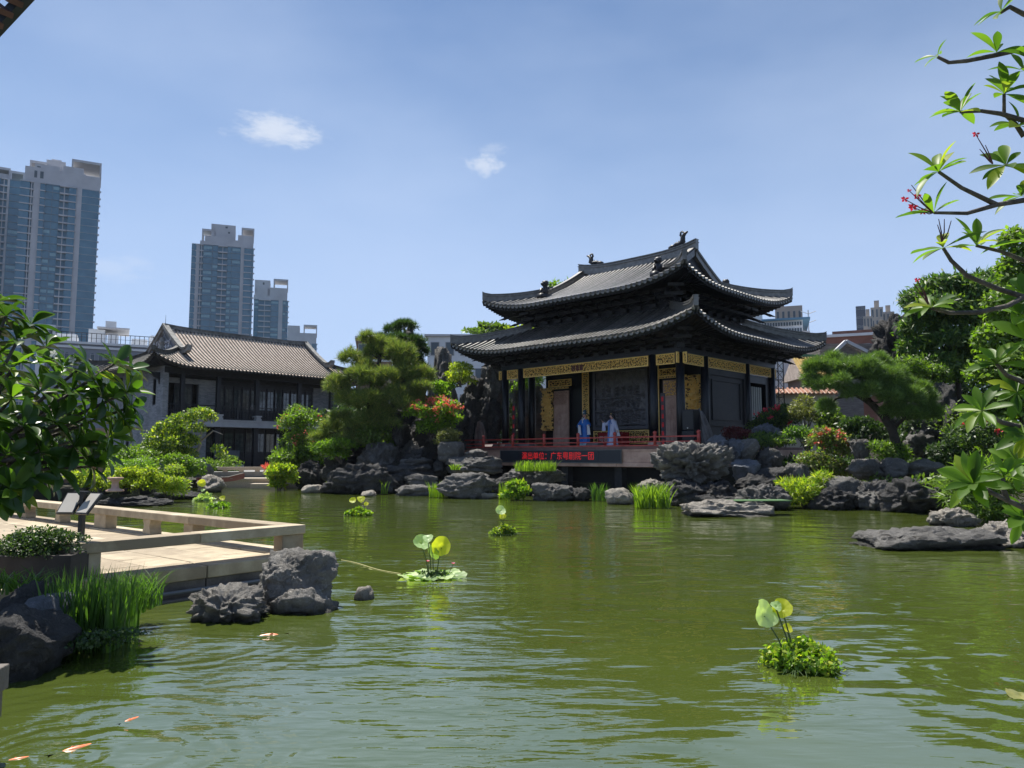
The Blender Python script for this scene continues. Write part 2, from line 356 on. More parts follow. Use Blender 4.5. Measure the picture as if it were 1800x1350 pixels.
# ------------------------------------------------------------------ the stage pavilion (black timber, two-tier tiled roof)
wood = M('black_timber', (.0035,.0045,.008), (.008,.009,.014), 2.0, .38, .05, spec=.4)
wood2 = M('black_timber_worn', (.009,.010,.015), (.018,.019,.024), 4.0, .5, .1)
tile_dk = M('grey_roof_tile', (.060,.056,.050), (.15,.142,.13), 5, .40, .12, 30, spec=1.0, c3=(.22,.21,.19), orand=.3)
pan_dk = M('grey_pan_tile', (.02,.019,.018), (.042,.04,.038), 5, .8, .4, 30)
gold = M('gilt_carving', (.85,.52,.13), (.95,.68,.24), 9, .40, .2, 40, metal=0)
gold_dk = M('gilt_recess_shade', (.05,.025,.008), (.11,.055,.015), 12, .7)  # dark backing colour stands in for shade in the carving's recesses
pink = M('pink_stone', (.38,.23,.18), (.56,.37,.29), 2.2, .6, .4, 14, c3=(.64,.47,.38), orand=.25)
slate = M('dark_slate_relief', (.08,.078,.086), (.16,.155,.165), 3, .36, .3, 25)
redp = M('red_painted_timber', (.32,.035,.03), (.46,.07,.055), 5, .45, .1)
def framed(C, ex_dir):
    a = math.atan2(ex_dir[1], ex_dir[0]); return a
PC = Vector((6.88, 42.2, 0)); PEX = Vector((.72, -.694, 0)).normalized(); PEY = Vector((.694, .72, 0)).normalized(); PRZ = math.atan2(PEX.y, PEX.x)
def plx(px, yl, C=PC, ex=PEX, ey=PEY):
    r = (px-900)/FPX*math.cos(PITCH); a = C+ey*yl
    return (r*a.y-a.x)/(ex.x-r*ex.y)
def ply(px, xl, C=PC, ex=PEX, ey=PEY):
    r = (px-900)/FPX*math.cos(PITCH); a = C+ex*xl
    return (r*a.y-a.x)/(ey.x-r*ey.y)
def pz(px, py, xl, yl, C=PC, ex=PEX, ey=PEY):
    w = C+ex*xl+ey*yl; return P(px, py, w.y).z
pav = empty('stage_pavilion', PC, PRZ, label='black timber opera stage pavilion with two-tier upswept tiled roof and gilded beams', cat='pavilion')

class Roof:
    def __init__(s, A, B, ze, zr, T, Lg, up, D, gl=.62): s.A, s.B, s.ze, s.H, s.T, s.Lg, s.up, s.D, s.gl = A, B, ze, zr-ze, T, Lg, up, D, gl
    def hz(s, along, half, t):
        q = t/s.T; u = max(0, (abs(along)-(half-s.D))/s.D); k = max(0, 1-t/s.D)
        return s.ze + s.H*(s.gl*q+(1-s.gl)*q*q) + s.up*(min(1.2, u/max(k, .25)) if k > 0 else 0)**2.4*k**2 if k > 0 else s.ze + s.H*(s.gl*q+(1-s.gl)*q*q)
    def xl(s, t): return max(s.A-t, s.Lg)
    def front(s, x, t, sg=-1): return Vector((x, sg*(s.B-t), s.hz(x, s.A, t)))
    def side(s, y, t, sg=1): return Vector((sg*(s.A-t), y, s.hz(y, s.B, t)))
    def build(s, parent, tile, pan, pitch=.30, r=.074, sides=('f','r','l','b'), soff=None, rows=8):
        root = empty('roof', (0,0,0), 0, parent=parent)
        NT, NX = 10, 44
        V, F = [], []
        def sheet(fn, lim, tmax):
            b = len(V)
            for j in range(NT+1):
                t = tmax*j/NT
                for i in range(NX+1): V.append(fn(-lim(t)+2*lim(t)*i/NX, t))
            for j in range(NT):
                for i in range(NX): a = b+j*(NX+1)+i; F.append((a, a+1, a+NX+2, a+NX+1))
        sheet(lambda x, t: s.front(x, t), s.xl, s.T); sheet(lambda x, t: s.front(x, t, 1), s.xl, s.T)
        ts = min(s.T, s.A-s.Lg)
        sheet(lambda y, t: s.side(y, t), lambda t: s.B-t, ts); sheet(lambda y, t: s.side(y, t, -1), lambda t: s.B-t, ts)
        link('pan_tiles', mesh_np('pan_tiles', V, F, pan), root)
        cnt = 0
        def row(fn, tmax):
            p = MB(); n = max(3, int(rows*tmax/s.T)+1); pts = [fn(tmax*i/n)+Vector((0,0,.035)) for i in range(n+1)]
            p.tube(pts, [r*1.18]+[r]*(n), 7); p.build('tile_row', tile, root)
            return pts
        for sg, key in ((-1,'f'),(1,'b')):
            if key in sides:
                n = int(2*s.A/pitch)
                for i in range(n):
                    x = -s.A+(i+.5)*2*s.A/n; tm = s.T if abs(x) <= s.Lg else min(s.T, s.A-abs(x))
                    if tm > .15: row(lambda t, x=x, sg=sg: s.front(x, t, sg), tm)
        for sg, key in ((1,'r'),(-1,'l')):
            if key in sides:
                n = int(2*s.B/pitch)
                for i in range(n):
                    y = -s.B+(i+.5)*2*s.B/n; tm = min(ts, s.B-abs(y))
                    if tm > .15: row(lambda t, y=y, sg=sg: s.side(y, t, sg), tm)
        # eave board + drip tiles (joined, too small to pick apart)
        eb, dt = MB(), MB()
        for sg in (-1, 1):
            n = int(2*s.A/pitch); pr = None
            for i in range(n+1):
                x = -s.A+i*2*s.A/n; q = s.front(x, 0, sg)
                if pr is not None:
                    b = len(eb.v); o = Vector((0, -sg*.10, 0))
                    eb.v += [pr+Vector((0,-sg*.02,-.01)), q+Vector((0,-sg*.02,-.01)), q+o+Vector((0,0,-.2)), pr+o+Vector((0,0,-.2))]; eb.f.append((b,b+1,b+2,b+3))
                if 0 < i < n and sg == -1:
                    dt.prism([(x+.1*math.cos(a), q.z-.005+.105*math.sin(a)) for a in np.linspace(math.pi, 2*math.pi, 6)], sg*s.B-.03, sg*s.B+.0, 'y')
                pr = q
            n = int(2*s.B/pitch); pr = None
            for i in range(n+1):
                y = -s.B+i*2*s.B/n; q = s.side(y, 0, sg)
                if pr is not None:
                    b = len(eb.v); o = Vector((-sg*.10, 0, 0))
                    eb.v += [pr+Vector((-sg*.02,0,-.01)), q+Vector((-sg*.02,0,-.01)), q+o+Vector((0,0,-.2)), pr+o+Vector((0,0,-.2))]; eb.f.append((b,b+1,b+2,b+3))
                if 0 < i < n and sg == 1:
                    dt.prism([(y+.1*math.cos(a), q.z-.005+.105*math.sin(a)) for a in np.linspace(math.pi, 2*math.pi, 6)], sg*s.A, sg*s.A+.03, 'x')
                pr = q
        eb.build('eave_board', wood, root); dt.build('drip_tiles', tile, root, kind='stuff')
        return root
    def hip(s, sx, sy, t0, t1, n=10, dz=0.0):
        out = []
        for i in range(n+1):
            t = t0+(t1-t0)*i/n; z = s.hz(s.A-t, s.A, max(t, 0)); out.append(Vector((sx*(s.A-t), sy*(s.B-t), z+dz)))
        return out

def ridge_band(pts, w, h, cap=.05):
    "box band following a path, with a wider rounded coping"
    m = MB()
    def sweep(w, z0, z1):
        b = len(m.v); n = len(pts)
        for i, p in enumerate(pts):
            t = (pts[min(i+1, n-1)]-pts[max(i-1, 0)]); t.z = 0; t.normalize(); sd_ = Vector((t.y, -t.x, 0))
            hh = h*(1+.25*(i/(n-1))) if False else h
            for (a, z) in ((-w/2, z0), (w/2, z0), (w/2, z1), (-w/2, z1)): m.v.append(p+sd_*a+Vector((0,0,z*hh)))
        for i in range(n-1):
            for k in range(4): a = b+i*4+k; c = b+i*4+(k+1) % 4; m.f.append((a, c, c+4, a+4))
        m.f.append((b+3,b+2,b+1,b)); e = b+(n-1)*4; m.f.append((e,e+1,e+2,e+3))
    sweep(w, -.1, .62); sweep(w*1.5, .62, .74); sweep(w*.8, .74, .9); sweep(w*1.3, .9, 1.0)
    return m

def lion(parent):
    m = MB()
    m.box(-.2,.2,-.42,.42,-.05,.30)
    m.lathe([(.15,.3),(.19,.42),(.2,.6),(.16,.8),(.13,.92),(.19,1.0),(.22,1.12),(.19,1.24),(.1,1.3)], (0,.08,0), 9)
    m.tube([(0,-.05,.95),(0,-.2,1.05),(0,-.27,1.02)], [.12,.11,.05], 7)
    for sx in (-1,1):
        m.tube([(sx*.12,-.1,.75),(sx*.13,-.2,.5),(sx*.13,-.24,.3)], [.09,.07,.08], 6)
        m.tube([(sx*.1,.1,1.2),(sx*.14,.1,1.32)], [.06,.02], 5)
    m.tube([(0,.28,.4),(0,.4,.6),(0,.34,.85),(0,.42,1.0)], [.08,.07,.08,.03], 6)
    return m.mesh('lion', wood2, True)
def dragon():
    m = MB()
    pts = [(-.75,0,.05),(-.4,0,.22),(-.1,0,.18),(.12,0,.35),(.10,0,.62),(.28,0,.85),(.5,0,.95)]
    m.tube(pts, [.07,.15,.19,.2,.15,.11,.05], 8)
    m.tube([(-.95,0,.02),(-.7,0,.1),(-.45,0,.14)], [.12,.17,.1], 7)
    m.tube([(.12,0,.6),(-.06,0,.8),(-.02,0,1.0),(.12,0,1.08)], [.09,.08,.06,.02], 6)
    m.tube([(.25,0,.85),(.12,0,1.0),(.05,0,.98)], [.07,.06,.02], 6)
    for k in range(6): x = -.6+k*.16; m.prism([(x,.2+.04*k),(x+.1,.2+.05*k),(x+.08,.36+.06*k)], -.02, .02, 'y')
    return m.mesh('ridge_dragon', wood2, True)
LION = lion(None); DRAG = dragon()

FZ = 2.2
lower = Roof(7.8, 6.83, 7.22, 8.84, 3.4, 0, .78, 4.6, .8)
upper = Roof(6.55, 5.58, 9.72, 12.3, 5.58, 3.7, .72, 4.2, .62)
r_lo = lower.build(pav, tile_dk, pan_dk, sides=('f','r','l')); r_up = upper.build(pav, tile_dk, pan_dk, sides=('f','r','l'))
for rf, root, t1 in ((lower, r_lo, 3.25), (upper, r_up, 2.85)):
    for sx in (-1, 1):
        for sy in (-1, 1):
            pts = rf.hip(sx, sy, t1, .12, 10)
            pts[-1].z += .06
            e = pts[-1]+(pts[-1]-pts[-2])*.35; e.z += .05; pts.append(e)
            ridge_band(pts, .2, .42).build('hip_ridge', tile_dk, root)
# gable verge ridges, lions
for sx in (-1, 1):
    for sy in (-1, 1):
        pts = [Vector((sx*3.72, sy*(5.58-t), upper.hz(0, 6.55, t))) for t in np.linspace(5.5, 2.3, 9)]
        ridge_band(pts, .22, .45).build('verge_ridge', tile_dk, r_up)
        p = Vector((sx*3.72, sy*3.45, upper.hz(0, 6.55, 2.12)+.05))
        link('ridge_lion', LION, r_up, loc=p, rot=(0,0,0 if sy < 0 else math.pi), scale=(.95,.95,.78))
    gz = [(0,12.35),(-2.9,upper.hz(0,6.55,2.68)),(2.9,upper.hz(0,6.55,2.68))]
    m = MB(); m.prism(gz, sx*3.6-.04, sx*3.6+.04, 'x'); m.build('gable_wall', wood2, r_up)
rp = [Vector((x, 0, 12.3+.30*(abs(x)/3.9)**3.5)) for x in np.linspace(-3.95, 3.95, 17)]
ridge_band(rp, .26, .5).build('main_ridge', tile_dk, r_up)
# carved pattern on ridge
for sx in (-1, 1):
    link('ridge_dragon', DRAG, r_up, loc=(sx*3.0, 0, 12.88), rot=(0,0,0 if sx > 0 else math.pi), scale=(.8,.8,.78) if sx > 0 else (.8,.8,.7))

# wall line of the upper storey, soffits and rafters
HX, HY = 5.6, 4.63
ub = MB(); ub.box(-HX+1.2, HX-1.2, -HY+1.2, HY-1.2, 8.7, 9.95); ub.build('upper_wall', wood, pav)
def band(root, name, rf, bx, by, zin, mat, zoff=-.2, back=.1):
    V = []; F = []; n = 36
    def strip(fn, wall):
        b = len(V)
        for i in range(n+1): u = -1+2*i/n; V.append(fn(u)); V.append(wall(u))
        for i in range(n): a = b+i*2; F.append((a, a+2, a+3, a+1))
    for sg in (-1, 1):
        strip(lambda u: rf.front(u*(rf.A-back), back, sg)+Vector((0,0,zoff)), lambda u: Vector((u*bx, sg*by, zin)))
        strip(lambda u: rf.side(u*(rf.B-back), back, sg)+Vector((0,0,zoff)), lambda u: Vector((sg*bx, u*by, zin)))
    link(name, mesh_np(name, V, F, mat), root)
band(pav, 'lower_soffit', lower, HX+.1, HY+.1, 7.45, wood); band(pav, 'upper_soffit', upper, HX-1.15, HY-1.15, 9.95, wood)
def rafters(rf, bx, by, zin):
    m = MB()
    for sg in (-1, 1):
        for u in np.linspace(-.985, .985, 62):
            a = rf.front(u*rf.A, .03, sg)+Vector((0,0,-.2)); c = Vector((u*bx, sg*by, zin-.02)); m.bar(c+(a-c)*.35, a, .07)
        for u in np.linspace(-.985, .985, 54):
            a = rf.side(u*rf.B, .03, sg)+Vector((0,0,-.2)); c = Vector((sg*bx, u*by, zin-.02)); m.bar(c+(a-c)*.35, a, .07)
    m.build('rafters', wood, pav, kind='stuff')
rafters(lower, HX, HY, 7.45); rafters(upper, HX-1.2, HY-1.2, 9.95)
# bracket sets
bm = MB()
bm.box(-.16,.16,-.18,.18,0,.16); bm.box(-.42,.42,-.07,.07,.16,.28); bm.box(-.6,.6,-.06,.06,.42,.53)
bm.box(-.06,.06,-.5,.2,.16,.27); bm.box(-.35,.35,-.52,-.42,.28,.38); bm.box(-.06,.06,-.85,.2,.40,.5); bm.box(-.3,.3,-.86,-.76,.5,.6)
for y0, z0 in ((-.5,.12),(-.88,.36)):
    bm.bar((0,y0+.35,z0+.22),(0,y0-.32,z0-.08),.08,.08)
    bm.tube([(0,y0-.25,z0-.04),(0,y0-.5,z0-.12)],[.055,.01],4)
BR = bm.mesh('bracket', wood2)
def brackets(hx, hy, z, nf, ns, sc):
    for i in range(nf):
        link('bracket', BR, pav, loc=(-hx+2*hx*i/(nf-1), -hy, z), scale=(sc,)*3)
    for i in range(1, ns):
        for sx in (-1, 1): link('bracket', BR, pav, loc=(sx*hx, -hy+2*hy*i/(ns-1), z), rot=(0,0,sx*math.pi/2), scale=(sc,)*3)
    for sx in (-1, 1):
        link('bracket', BR, pav, loc=(sx*hx, -hy, z), rot=(0,0,sx*math.pi/4), scale=(sc*1.1, sc*1.3, sc*1.25))
        link('bracket', BR, pav, loc=(sx*hx, hy, z), rot=(0,0,sx*math.pi*.75), scale=(sc*1.1, sc*1.3, sc*1.25))
brackets(HX, HY, 6.72, 13, 11, 1.05); brackets(HX-1.2, HY-1.2, 9.0, 11, 9, 1.15)
# beam under the brackets
m = MB()
for (w, z0, z1) in ((.17, 6.5, 6.74),):
    m.box(-HX-w, HX+w, -HY-w, -HY+w, z0, z1); m.box(-HX-w, HX+w, HY-w, HY+w, z0, z1)
    m.box(HX-w, HX+w, -HY+w, HY-w, z0, z1); m.box(-HX-w, -HX+w, -HY+w, HY-w, z0, z1)
m.build('top_beam', wood, pav)
# columns
XF = [-5.6, -4.36, 4.16, 5.6]; YS = [-4.63, -2.45, 1.75, 4.63]
cp = MB(); cp.lathe([(.30,0),(.32,.12),(.24,.24)], n=14); CB = cp.mesh('column_base', pink, True)
cm = MB(); cm.lathe([(.2,.2),(.205,1.5),(.19,4.32)], n=16); CM = cm.mesh('column', wood, True)
pts_ = [(x, -HY) for x in XF]+[(HX, y) for y in YS[1:]]+[(-HX, y) for y in YS[1:]]+[(x, HY) for x in XF[1:3]]
for (x, y) in pts_:
    c = link('column', CM, pav, loc=(x, y, FZ)); link('column_base', CB, c)
# gilded fretwork
def scrolls(w, h, n, rad=.018, seed=1, d=.03):
    r = random.Random(seed); m = MB(); 
    nx = max(1, int(round(math.sqrt(n*w/h)))); ny = max(1, int(round(n/nx)))
    for i in range(nx):
        for j in range(ny):
            cx = -w/2+(i+.5+r.uniform(-.25,.25))*w/nx; cz = -h/2+(j+.5+r.uniform(-.25,.25))*h/ny; s = min(w/nx, h/ny)*r.uniform(.42,.62)
            a0 = r.uniform(0, 6.28); dr = r.choice((-1,1)); pts = []
            for k in range(9):
                q = k/8; a = a0+dr*q*r.uniform(4.3,5.6); rr = s*(1-.72*q)
                x = min(w/2-.02, max(-w/2+.02, cx+math.cos(a)*rr)); z = min(h/2-.02, max(-h/2+.02, cz+math.sin(a)*rr)); pts.append((x, -d*(.4+.8*q), z))
            m.tube(pts, [rad*.6+rad*.8*q for q in np.linspace(0,1,9)], 4)
    return m
def gold_panel(parent, w, h, n, loc, rz, seed, name='gilded_beam', back=True, fr=.05, dk=None):
    m = MB()
    m.box(-w/2,w/2,0,.05,-h/2,h/2)
    o = m.build(name, dk or gold_dk, parent, loc=loc, rot=(0,0,rz))
    f = MB(); f.box(-w/2,w/2,-.045,0,-h/2,-h/2+fr); f.box(-w/2,w/2,-.045,0,h/2-fr,h/2); f.box(-w/2,-w/2+fr,-.045,0,-h/2+fr,h/2-fr); f.box(w/2-fr,w/2,-.045,0,-h/2+fr,h/2-fr)
    f.build('gilt_frame', gold, o)
    sc = scrolls(w-2*fr, h-2*fr, n, .02, seed).build('scrollwork', gold, o, kind='stuff')
    return o
zt = 6.24
for i in range(3):
    x0, x1 = XF[i]+.22, XF[i+1]-.22
    gold_panel(pav, x1-x0, .5, int((x1-x0)*34), ((x0+x1)/2, -HY-.06, zt), 0, 10+i)
for i in range(3):
    y0, y1 = YS[i]+.22, YS[i+1]-.22
    gold_panel(pav, y1-y0, .5, int((y1-y0)*34), (HX+.06, (y0+y1)/2, zt), math.pi/2, 20+i)
for (x, y, rz) in ((HX+.32, -HY-.06, 0), (HX+.06, -HY-.32, math.pi/2), (-HX-.32, -HY-.06, 0), (HX+.06, HY+.32, math.pi/2)):
    gold_panel(pav, .2, .5, 5, (x, y, zt), rz, 31, name='beam_end')
# central characters plaque on the front beam (three dark motifs)
m = MB()
for k in (-.26, 0, .26): m.box(-.1+k-.1+.05+.05, .1+k, -.115, -.10, -.14, .14)
m.build('beam_plaque', M('dark_red_lacquer', (.08,.012,.01), None, 5, .5), pav, loc=(-.35, -HY, zt))
# ---- stage back wall
YB = -1.6
m = MB(); m.box(-5.35, -3.0, YB+.1, YB+.3, FZ, 6.6); m.box(-3.0, 5.3, YB+.1, YB+.3, FZ, 6.6); m.box(-5.3, 5.3, YB+.3, HY-.4, 6.3, 6.6); m.build('back_wall', wood, pav)
xa, xb = -1.75, 1.85; za, zb = 3.17, 6.42
def relief(name, w, h, nx, nz, fn, mat, parent, loc, rz=0, depth=.08):
    X, Z = np.meshgrid(np.linspace(-w/2, w/2, nx), np.linspace(-h/2, h/2, nz)); p = np.stack([X.ravel(), Z.ravel(), np.zeros(X.size)], 1)
    d = fn(p[:,0], p[:,1]); edge = np.minimum(np.minimum(w/2-np.abs(p[:,0]), h/2-np.abs(p[:,1]))*20, 1)
    V = np.stack([p[:,0], -depth*d*edge, p[:,1]], 1); ii = np.arange(nx*nz).reshape(nz, nx)
    F = np.stack([ii[:-1,:-1].ravel(), ii[:-1,1:].ravel(), ii[1:,1:].ravel(), ii[1:,:-1].ravel()], 1)
    return link(name, mesh_np(name, V, F, mat, True), parent, loc=loc, rot=(0,0,rz))
def fig_scene(x, z):
    p = np.stack([x, z, np.zeros_like(x)], 1)
    d = .35*np.clip(ridged(p*3.2, 3, 5)-.45, 0, 1)*2
    r = random.Random(3)
    for row, (zc, hh, n) in enumerate(((-1.0,.62,10),(-.25,.55,8),(.35,.42,6))):
        for k in range(n):
            cx = -1.35+2.7*(k+.5)/n+r.uniform(-.06,.06); zz = zc+r.uniform(-.06,.06)
            body = np.exp(-(((x-cx)/(.085+.03*(zz-z)))**2)-(np.abs(z-zz)/(hh*.48))**4); head = np.exp(-((x-cx)**2+(z-zz-hh*.55)**2)/.0045)
            d = np.maximum(d, .9*body*(.8+.35*np.sin(z*38+cx*9))); d = np.maximum(d, head)
    arc = np.exp(-((np.hypot(x-.15, (z+.95)*1.1)-.95)/.05)**2)*(z > -.9); d = np.maximum(d, arc*.9)
    for zz in (-1.42, -.62, .1): d = np.maximum(d, .7*np.exp(-((z-zz-.05*np.sin(x*2))/.035)**2))
    return d
relief('stone_relief', xb-xa-.3, zb-za-.3, 130, 120, fig_scene, slate, pav, ((xa+xb)/2, YB+.02, (za+zb)/2), depth=.34)
m = MB()
for (a,b_,c,d_) in ((xa,xb,za,za+.16),(xa,xb,zb-.16,zb),(xa,xa+.16,za+.16,zb-.16),(xb-.16,xb,za+.16,zb-.16)): m.box(a,b_,YB-.1,YB+.1,c,d_)
m.build('relief_frame', M('dark_slate_frame', (.06,.06,.072), (.10,.10,.115), 3, .45), pav)
gold_panel(pav, xb-xa, .72, 90, ((xa+xb)/2, YB-.02, 2.75), 0, 41, 'gilded_base_panel')
gold_panel(pav, .46, 4.1, 150, (-2.26, YB-.06, 4.38), 0, 42, 'gilded_jamb'); gold_panel(pav, .46, 4.1, 150, (2.3, YB-.06, 4.38), 0, 43, 'gilded_jamb')
def bamboo(x, z):
    p = np.stack([x, z*.4, np.zeros_like(x)], 1); d = .25*fbm(p*6, 3, 9)
    for cx, s in ((-.12,.12),(.05,-.08),(.16,.05)): d = np.maximum(d, np.exp(-((x-cx-s*z*.3)/.03)**2)*(z < .5)*.8)
    d = np.maximum(d, .8*np.exp(-((np.hypot(x, z-.45)-.12)/.05)**2))
    return d
def doorpanel(xc, w, z1, seed):
    z0 = FZ; yy = YB-.05
    if xc < 0: yy = YB-.15
    m = MB(); m.box(-w/2-.05,w/2+.05,0,.08,0,z1-z0); o = m.build('carved_door', pink, pav, loc=(xc, yy, z0))
    relief('door_relief', w-.08, (z1-z0)*.7, 40, 90, bamboo, pink, o, (0,-.02,(z1-z0)*.40), depth=.07)
    g = scrolls(w-.04, .75, 36, .022, seed).build('door_tympanum', pink if xc < 0 else gold, o, loc=(0,-.03,(z1-z0)-.42), kind='stuff')
doorpanel(plx(986, YB-.15), 1.05, 5.45, 51); doorpanel(plx(1184, YB-.05), 1.0, 5.6, 52)
def figpanel(xc, yc, w, z0, z1, rz=0, seed=1):
    h = z1-z0
    def fn(x, z):
        q = z/(h/2); p = np.stack([x, z, np.zeros_like(x)], 1)
        body = np.clip(1-np.abs(x)/(.30*w*(1-.35*q)), 0, 1)**.5*(q < .55)*(q > -.75); head = np.exp(-((x/.09)**2+((z-h*.34)/.12)**2))
        return np.maximum(np.maximum(body*(.6+.45*np.sin(x*34+4*fbm(p*3, 2, 4)))*(.75+.35*np.sin(z*13+2*x)), head*1.2), 2.2*(ridged(p*6, 2, seed)-.50))-.12
    m = MB(); m.box(-w/2,w/2,0,.06,-h/2,h/2); o = m.build('gilded_figure_panel', gold_dk, pav, loc=(xc, yc, (z0+z1)/2), rot=(0,0,rz))  # dark board shows through low relief as painted recess shade
    relief('gilded_figure', w, h, 44, 110, fn, gold, o, (0,-.01,0), depth=.36)
    scrolls(w, h, int(w*h*30), .02, seed, .12).build('gilt_border_scrolls', gold, o, kind='stuff', loc=(0,0,0))
figpanel(plx(959.5, YB-.15)+.22, YB-.2, .85, 3.2, 5.55, 0, 61); figpanel(plx(1223, YB-.1), YB-.15, .98, 3.45, 5.75, 0, 62)
# gilded drapes under the beam, above the doors
gold_panel(pav, 1.7, .4, 30, (plx(985, YB-.5), YB-.5, 5.86), 0, 71, 'gilded_lintel'); gold_panel(pav, 2.1, .1, 8, (plx(975, YB-.5), YB-.5, 5.58), 0, 72, 'gilded_lintel', fr=.02)
gold_panel(pav, 1.3, .38, 22, (plx(1180, YB-.5), YB-.5, 5.95), 0, 73, 'gilded_lintel'); gold_panel(pav, 1.6, .1, 8, (plx(1185, YB-.5), YB-.5, 5.7), 0, 74, 'gilded_lintel', fr=.02)
# side (right) infill panels
def sidepanel(y0, y1, z0, z1, window=False):
    m = MB(); x = HX
    if not window:
        m.box(x-.12,x-.02,y0,y1,z0,z1)
        for a,b_,c,d_ in ((y0,y0+.18,z0,z1),(y1-.18,y1,z0,z1),(y0+.18,y1-.18,z0,z0+.3),(y0+.18,y1-.18,z1-.3,z1),(y0+.18,y1-.18,z0+1.0,z0+1.12)): m.box(x-.02,x+.06,a,b_,c,d_)
        for a,b_,c,d_ in ((y0+.45,y0+.52,z0+1.3,z1-.5),(y1-.52,y1-.45,z0+1.3,z1-.5),(y0+.52,y1-.52,z0+1.3,z0+1.37),(y0+.52,y1-.52,z1-.57,z1-.5)): m.box(x-.02,x+.03,a,b_,c,d_)
        m.build('timber_panel', wood2, pav)
    else:
        m.box(x-.12,x-.02,y0,y0+.18,z0,z1); m.box(x-.12,x-.02,y1-.45,y1,z0,z1); m.box(x-.12,x-.02,y0+.18,y1-.45,z0,z0+1.25); m.box(x-.12,x-.02,y0+.18,y1-.45,z1-.4,z1); m.build('timber_panel', wood, pav)
sidepanel(YS[1]+.2, YS[2]-.2, FZ, 5.98); sidepanel(YS[2]+.2, YS[3]-.2, FZ, 5.98, True)
m = MB(); m.box(-.03,.03,-.04,.04,0,2.15); WB = m.mesh('window_bar', M('pale_painted_bar', (.55,.55,.52), None, 5, .6))
wy0, wy1 = ply(1324, HX), ply(1339, HX)
for i in range(5): link('window_bar', WB, pav, loc=(HX+.03, wy0+(wy1-wy0)*i/4, 3.6), scale=(1,.9,.82))
# left wall: low panel and open above; rear posts
m = MB(); m.box(-HX-.05,-HX+.05,YS[2],YS[3],FZ,6.0); m.box(-HX, HX, HY-.1, HY, FZ, 6.0); m.build('rear_wall', wood, pav)
# ---- platform
PY0 = -HY-1.36
xl_, xr_ = plx(812, PY0), 6.9
m = MB(); m.box(xl_, xr_, PY0-.08, HY+.8, FZ-.13, FZ); m.build('stage_floor', M('stage_floor_stone', (.12,.06,.055), (.20,.10,.09), 3, .6, .2), pav)
m = MB(); m.box(xl_, xr_, PY0+.02, HY+.6, 1.25, FZ-.131); m.build('platform_core', pink, pav)
xx = xl_; k = 0; rr = random.Random(5)
while xx < xr_-.3:
    w = min(xr_-xx, rr.uniform(1.6, 2.3)); m = MB(); m.box(xx+.012, xx+w-.012, PY0-.04, PY0+.02, 1.47, FZ-.22); m.build('stone_panel', pink, pav, bevel=.008)
    m = MB(); m.box(xx+.01, xx+w-.01, PY0-.07, PY0+.02, FZ-.215, FZ-.135); m.build('edge_stone', pink, pav, bevel=.008)
    m = MB(); m.box(xx+.01, xx+w-.01, PY0-.09, PY0+.02, 1.27, 1.462); m.build('base_stone', pink, pav, bevel=.01); xx += w
m = MB(); m.box(xl_+.6, xr_-.2, PY0+1.2, HY, -.3, 1.25); m.build('foundation', M('dark_foundation', (.012,.012,.014), (.02,.02,.022), 2, .8), pav)
for x in np.linspace(xl_+.8, xr_-.8, 5): m = MB(); m.box(x-.2,x+.2,PY0+.25,PY0+.65,-.3,1.25); m.build('stone_pier', M('dark_pier', (.02,.02,.022), (.035,.035,.037), 3, .8), pav)
# railing
rail = empty('stage_railing', PC+PEX*0+PEY*PY0+Vector((0,0,FZ)), PRZ, label='low red timber railing along the front edge of the opera stage', cat='railing')
pm = MB(); pm.lathe([(.075,0),(.075,.5),(.055,.52),(.085,.55),(.09,.6),(.06,.66),(.01,.68)], n=10); PM = pm.mesh('railing_post', redp, True)
ppx = [850, 902, 958, 1020, 1086, 1156, 1229]; xs = [plx(p, PY0) for p in ppx]
d_ = (xs[-1]-xs[0])/6; xs = [xs[0]+d_*i for i in range(7)]; xs = [xs[0]-d_*.72]+xs
for x in xs[1:]: link('railing_post', PM, rail, loc=(x, 0, 0))
for i in range(7):
    for z, h in ((.20,.05),(.42,.06)):
        m = MB(); m.box(xs[i]+(.07 if i else 0), xs[i+1]-.07, -.035, .035, z-h/2, z+h/2); m.build('rail', redp, rail)
m = MB(); m.box(xs[0], xr_, -.09, .06, .0, .06); m.build('bottom_rail', redp, rail)
# floor monitors on the stage edge
for k, px in enumerate((862, 900, 926, 1045)):
    m = MB(); m.prism([(-.3,0),(.3,0),(.2,.22),(-.12,.22)], -.35, .35, 'x'); x = plx(px, PY0+.5)
    m.build('stage_wedge', M('grey_wedge', (.12,.10,.10), (.2,.17,.17), 3, .7), label=['low grey stone block left of the second railing post', 'low grey block behind the railing under the left letter board', 'low grey block beside the left stage column', 'low grey block between the two performers behind the railing'][k], cat='stage block', loc=PC+PEX*x+PEY*(PY0+.5)+Vector((0,0,FZ)), rot=(0,0,PRZ), group='low blocks along the stage front')
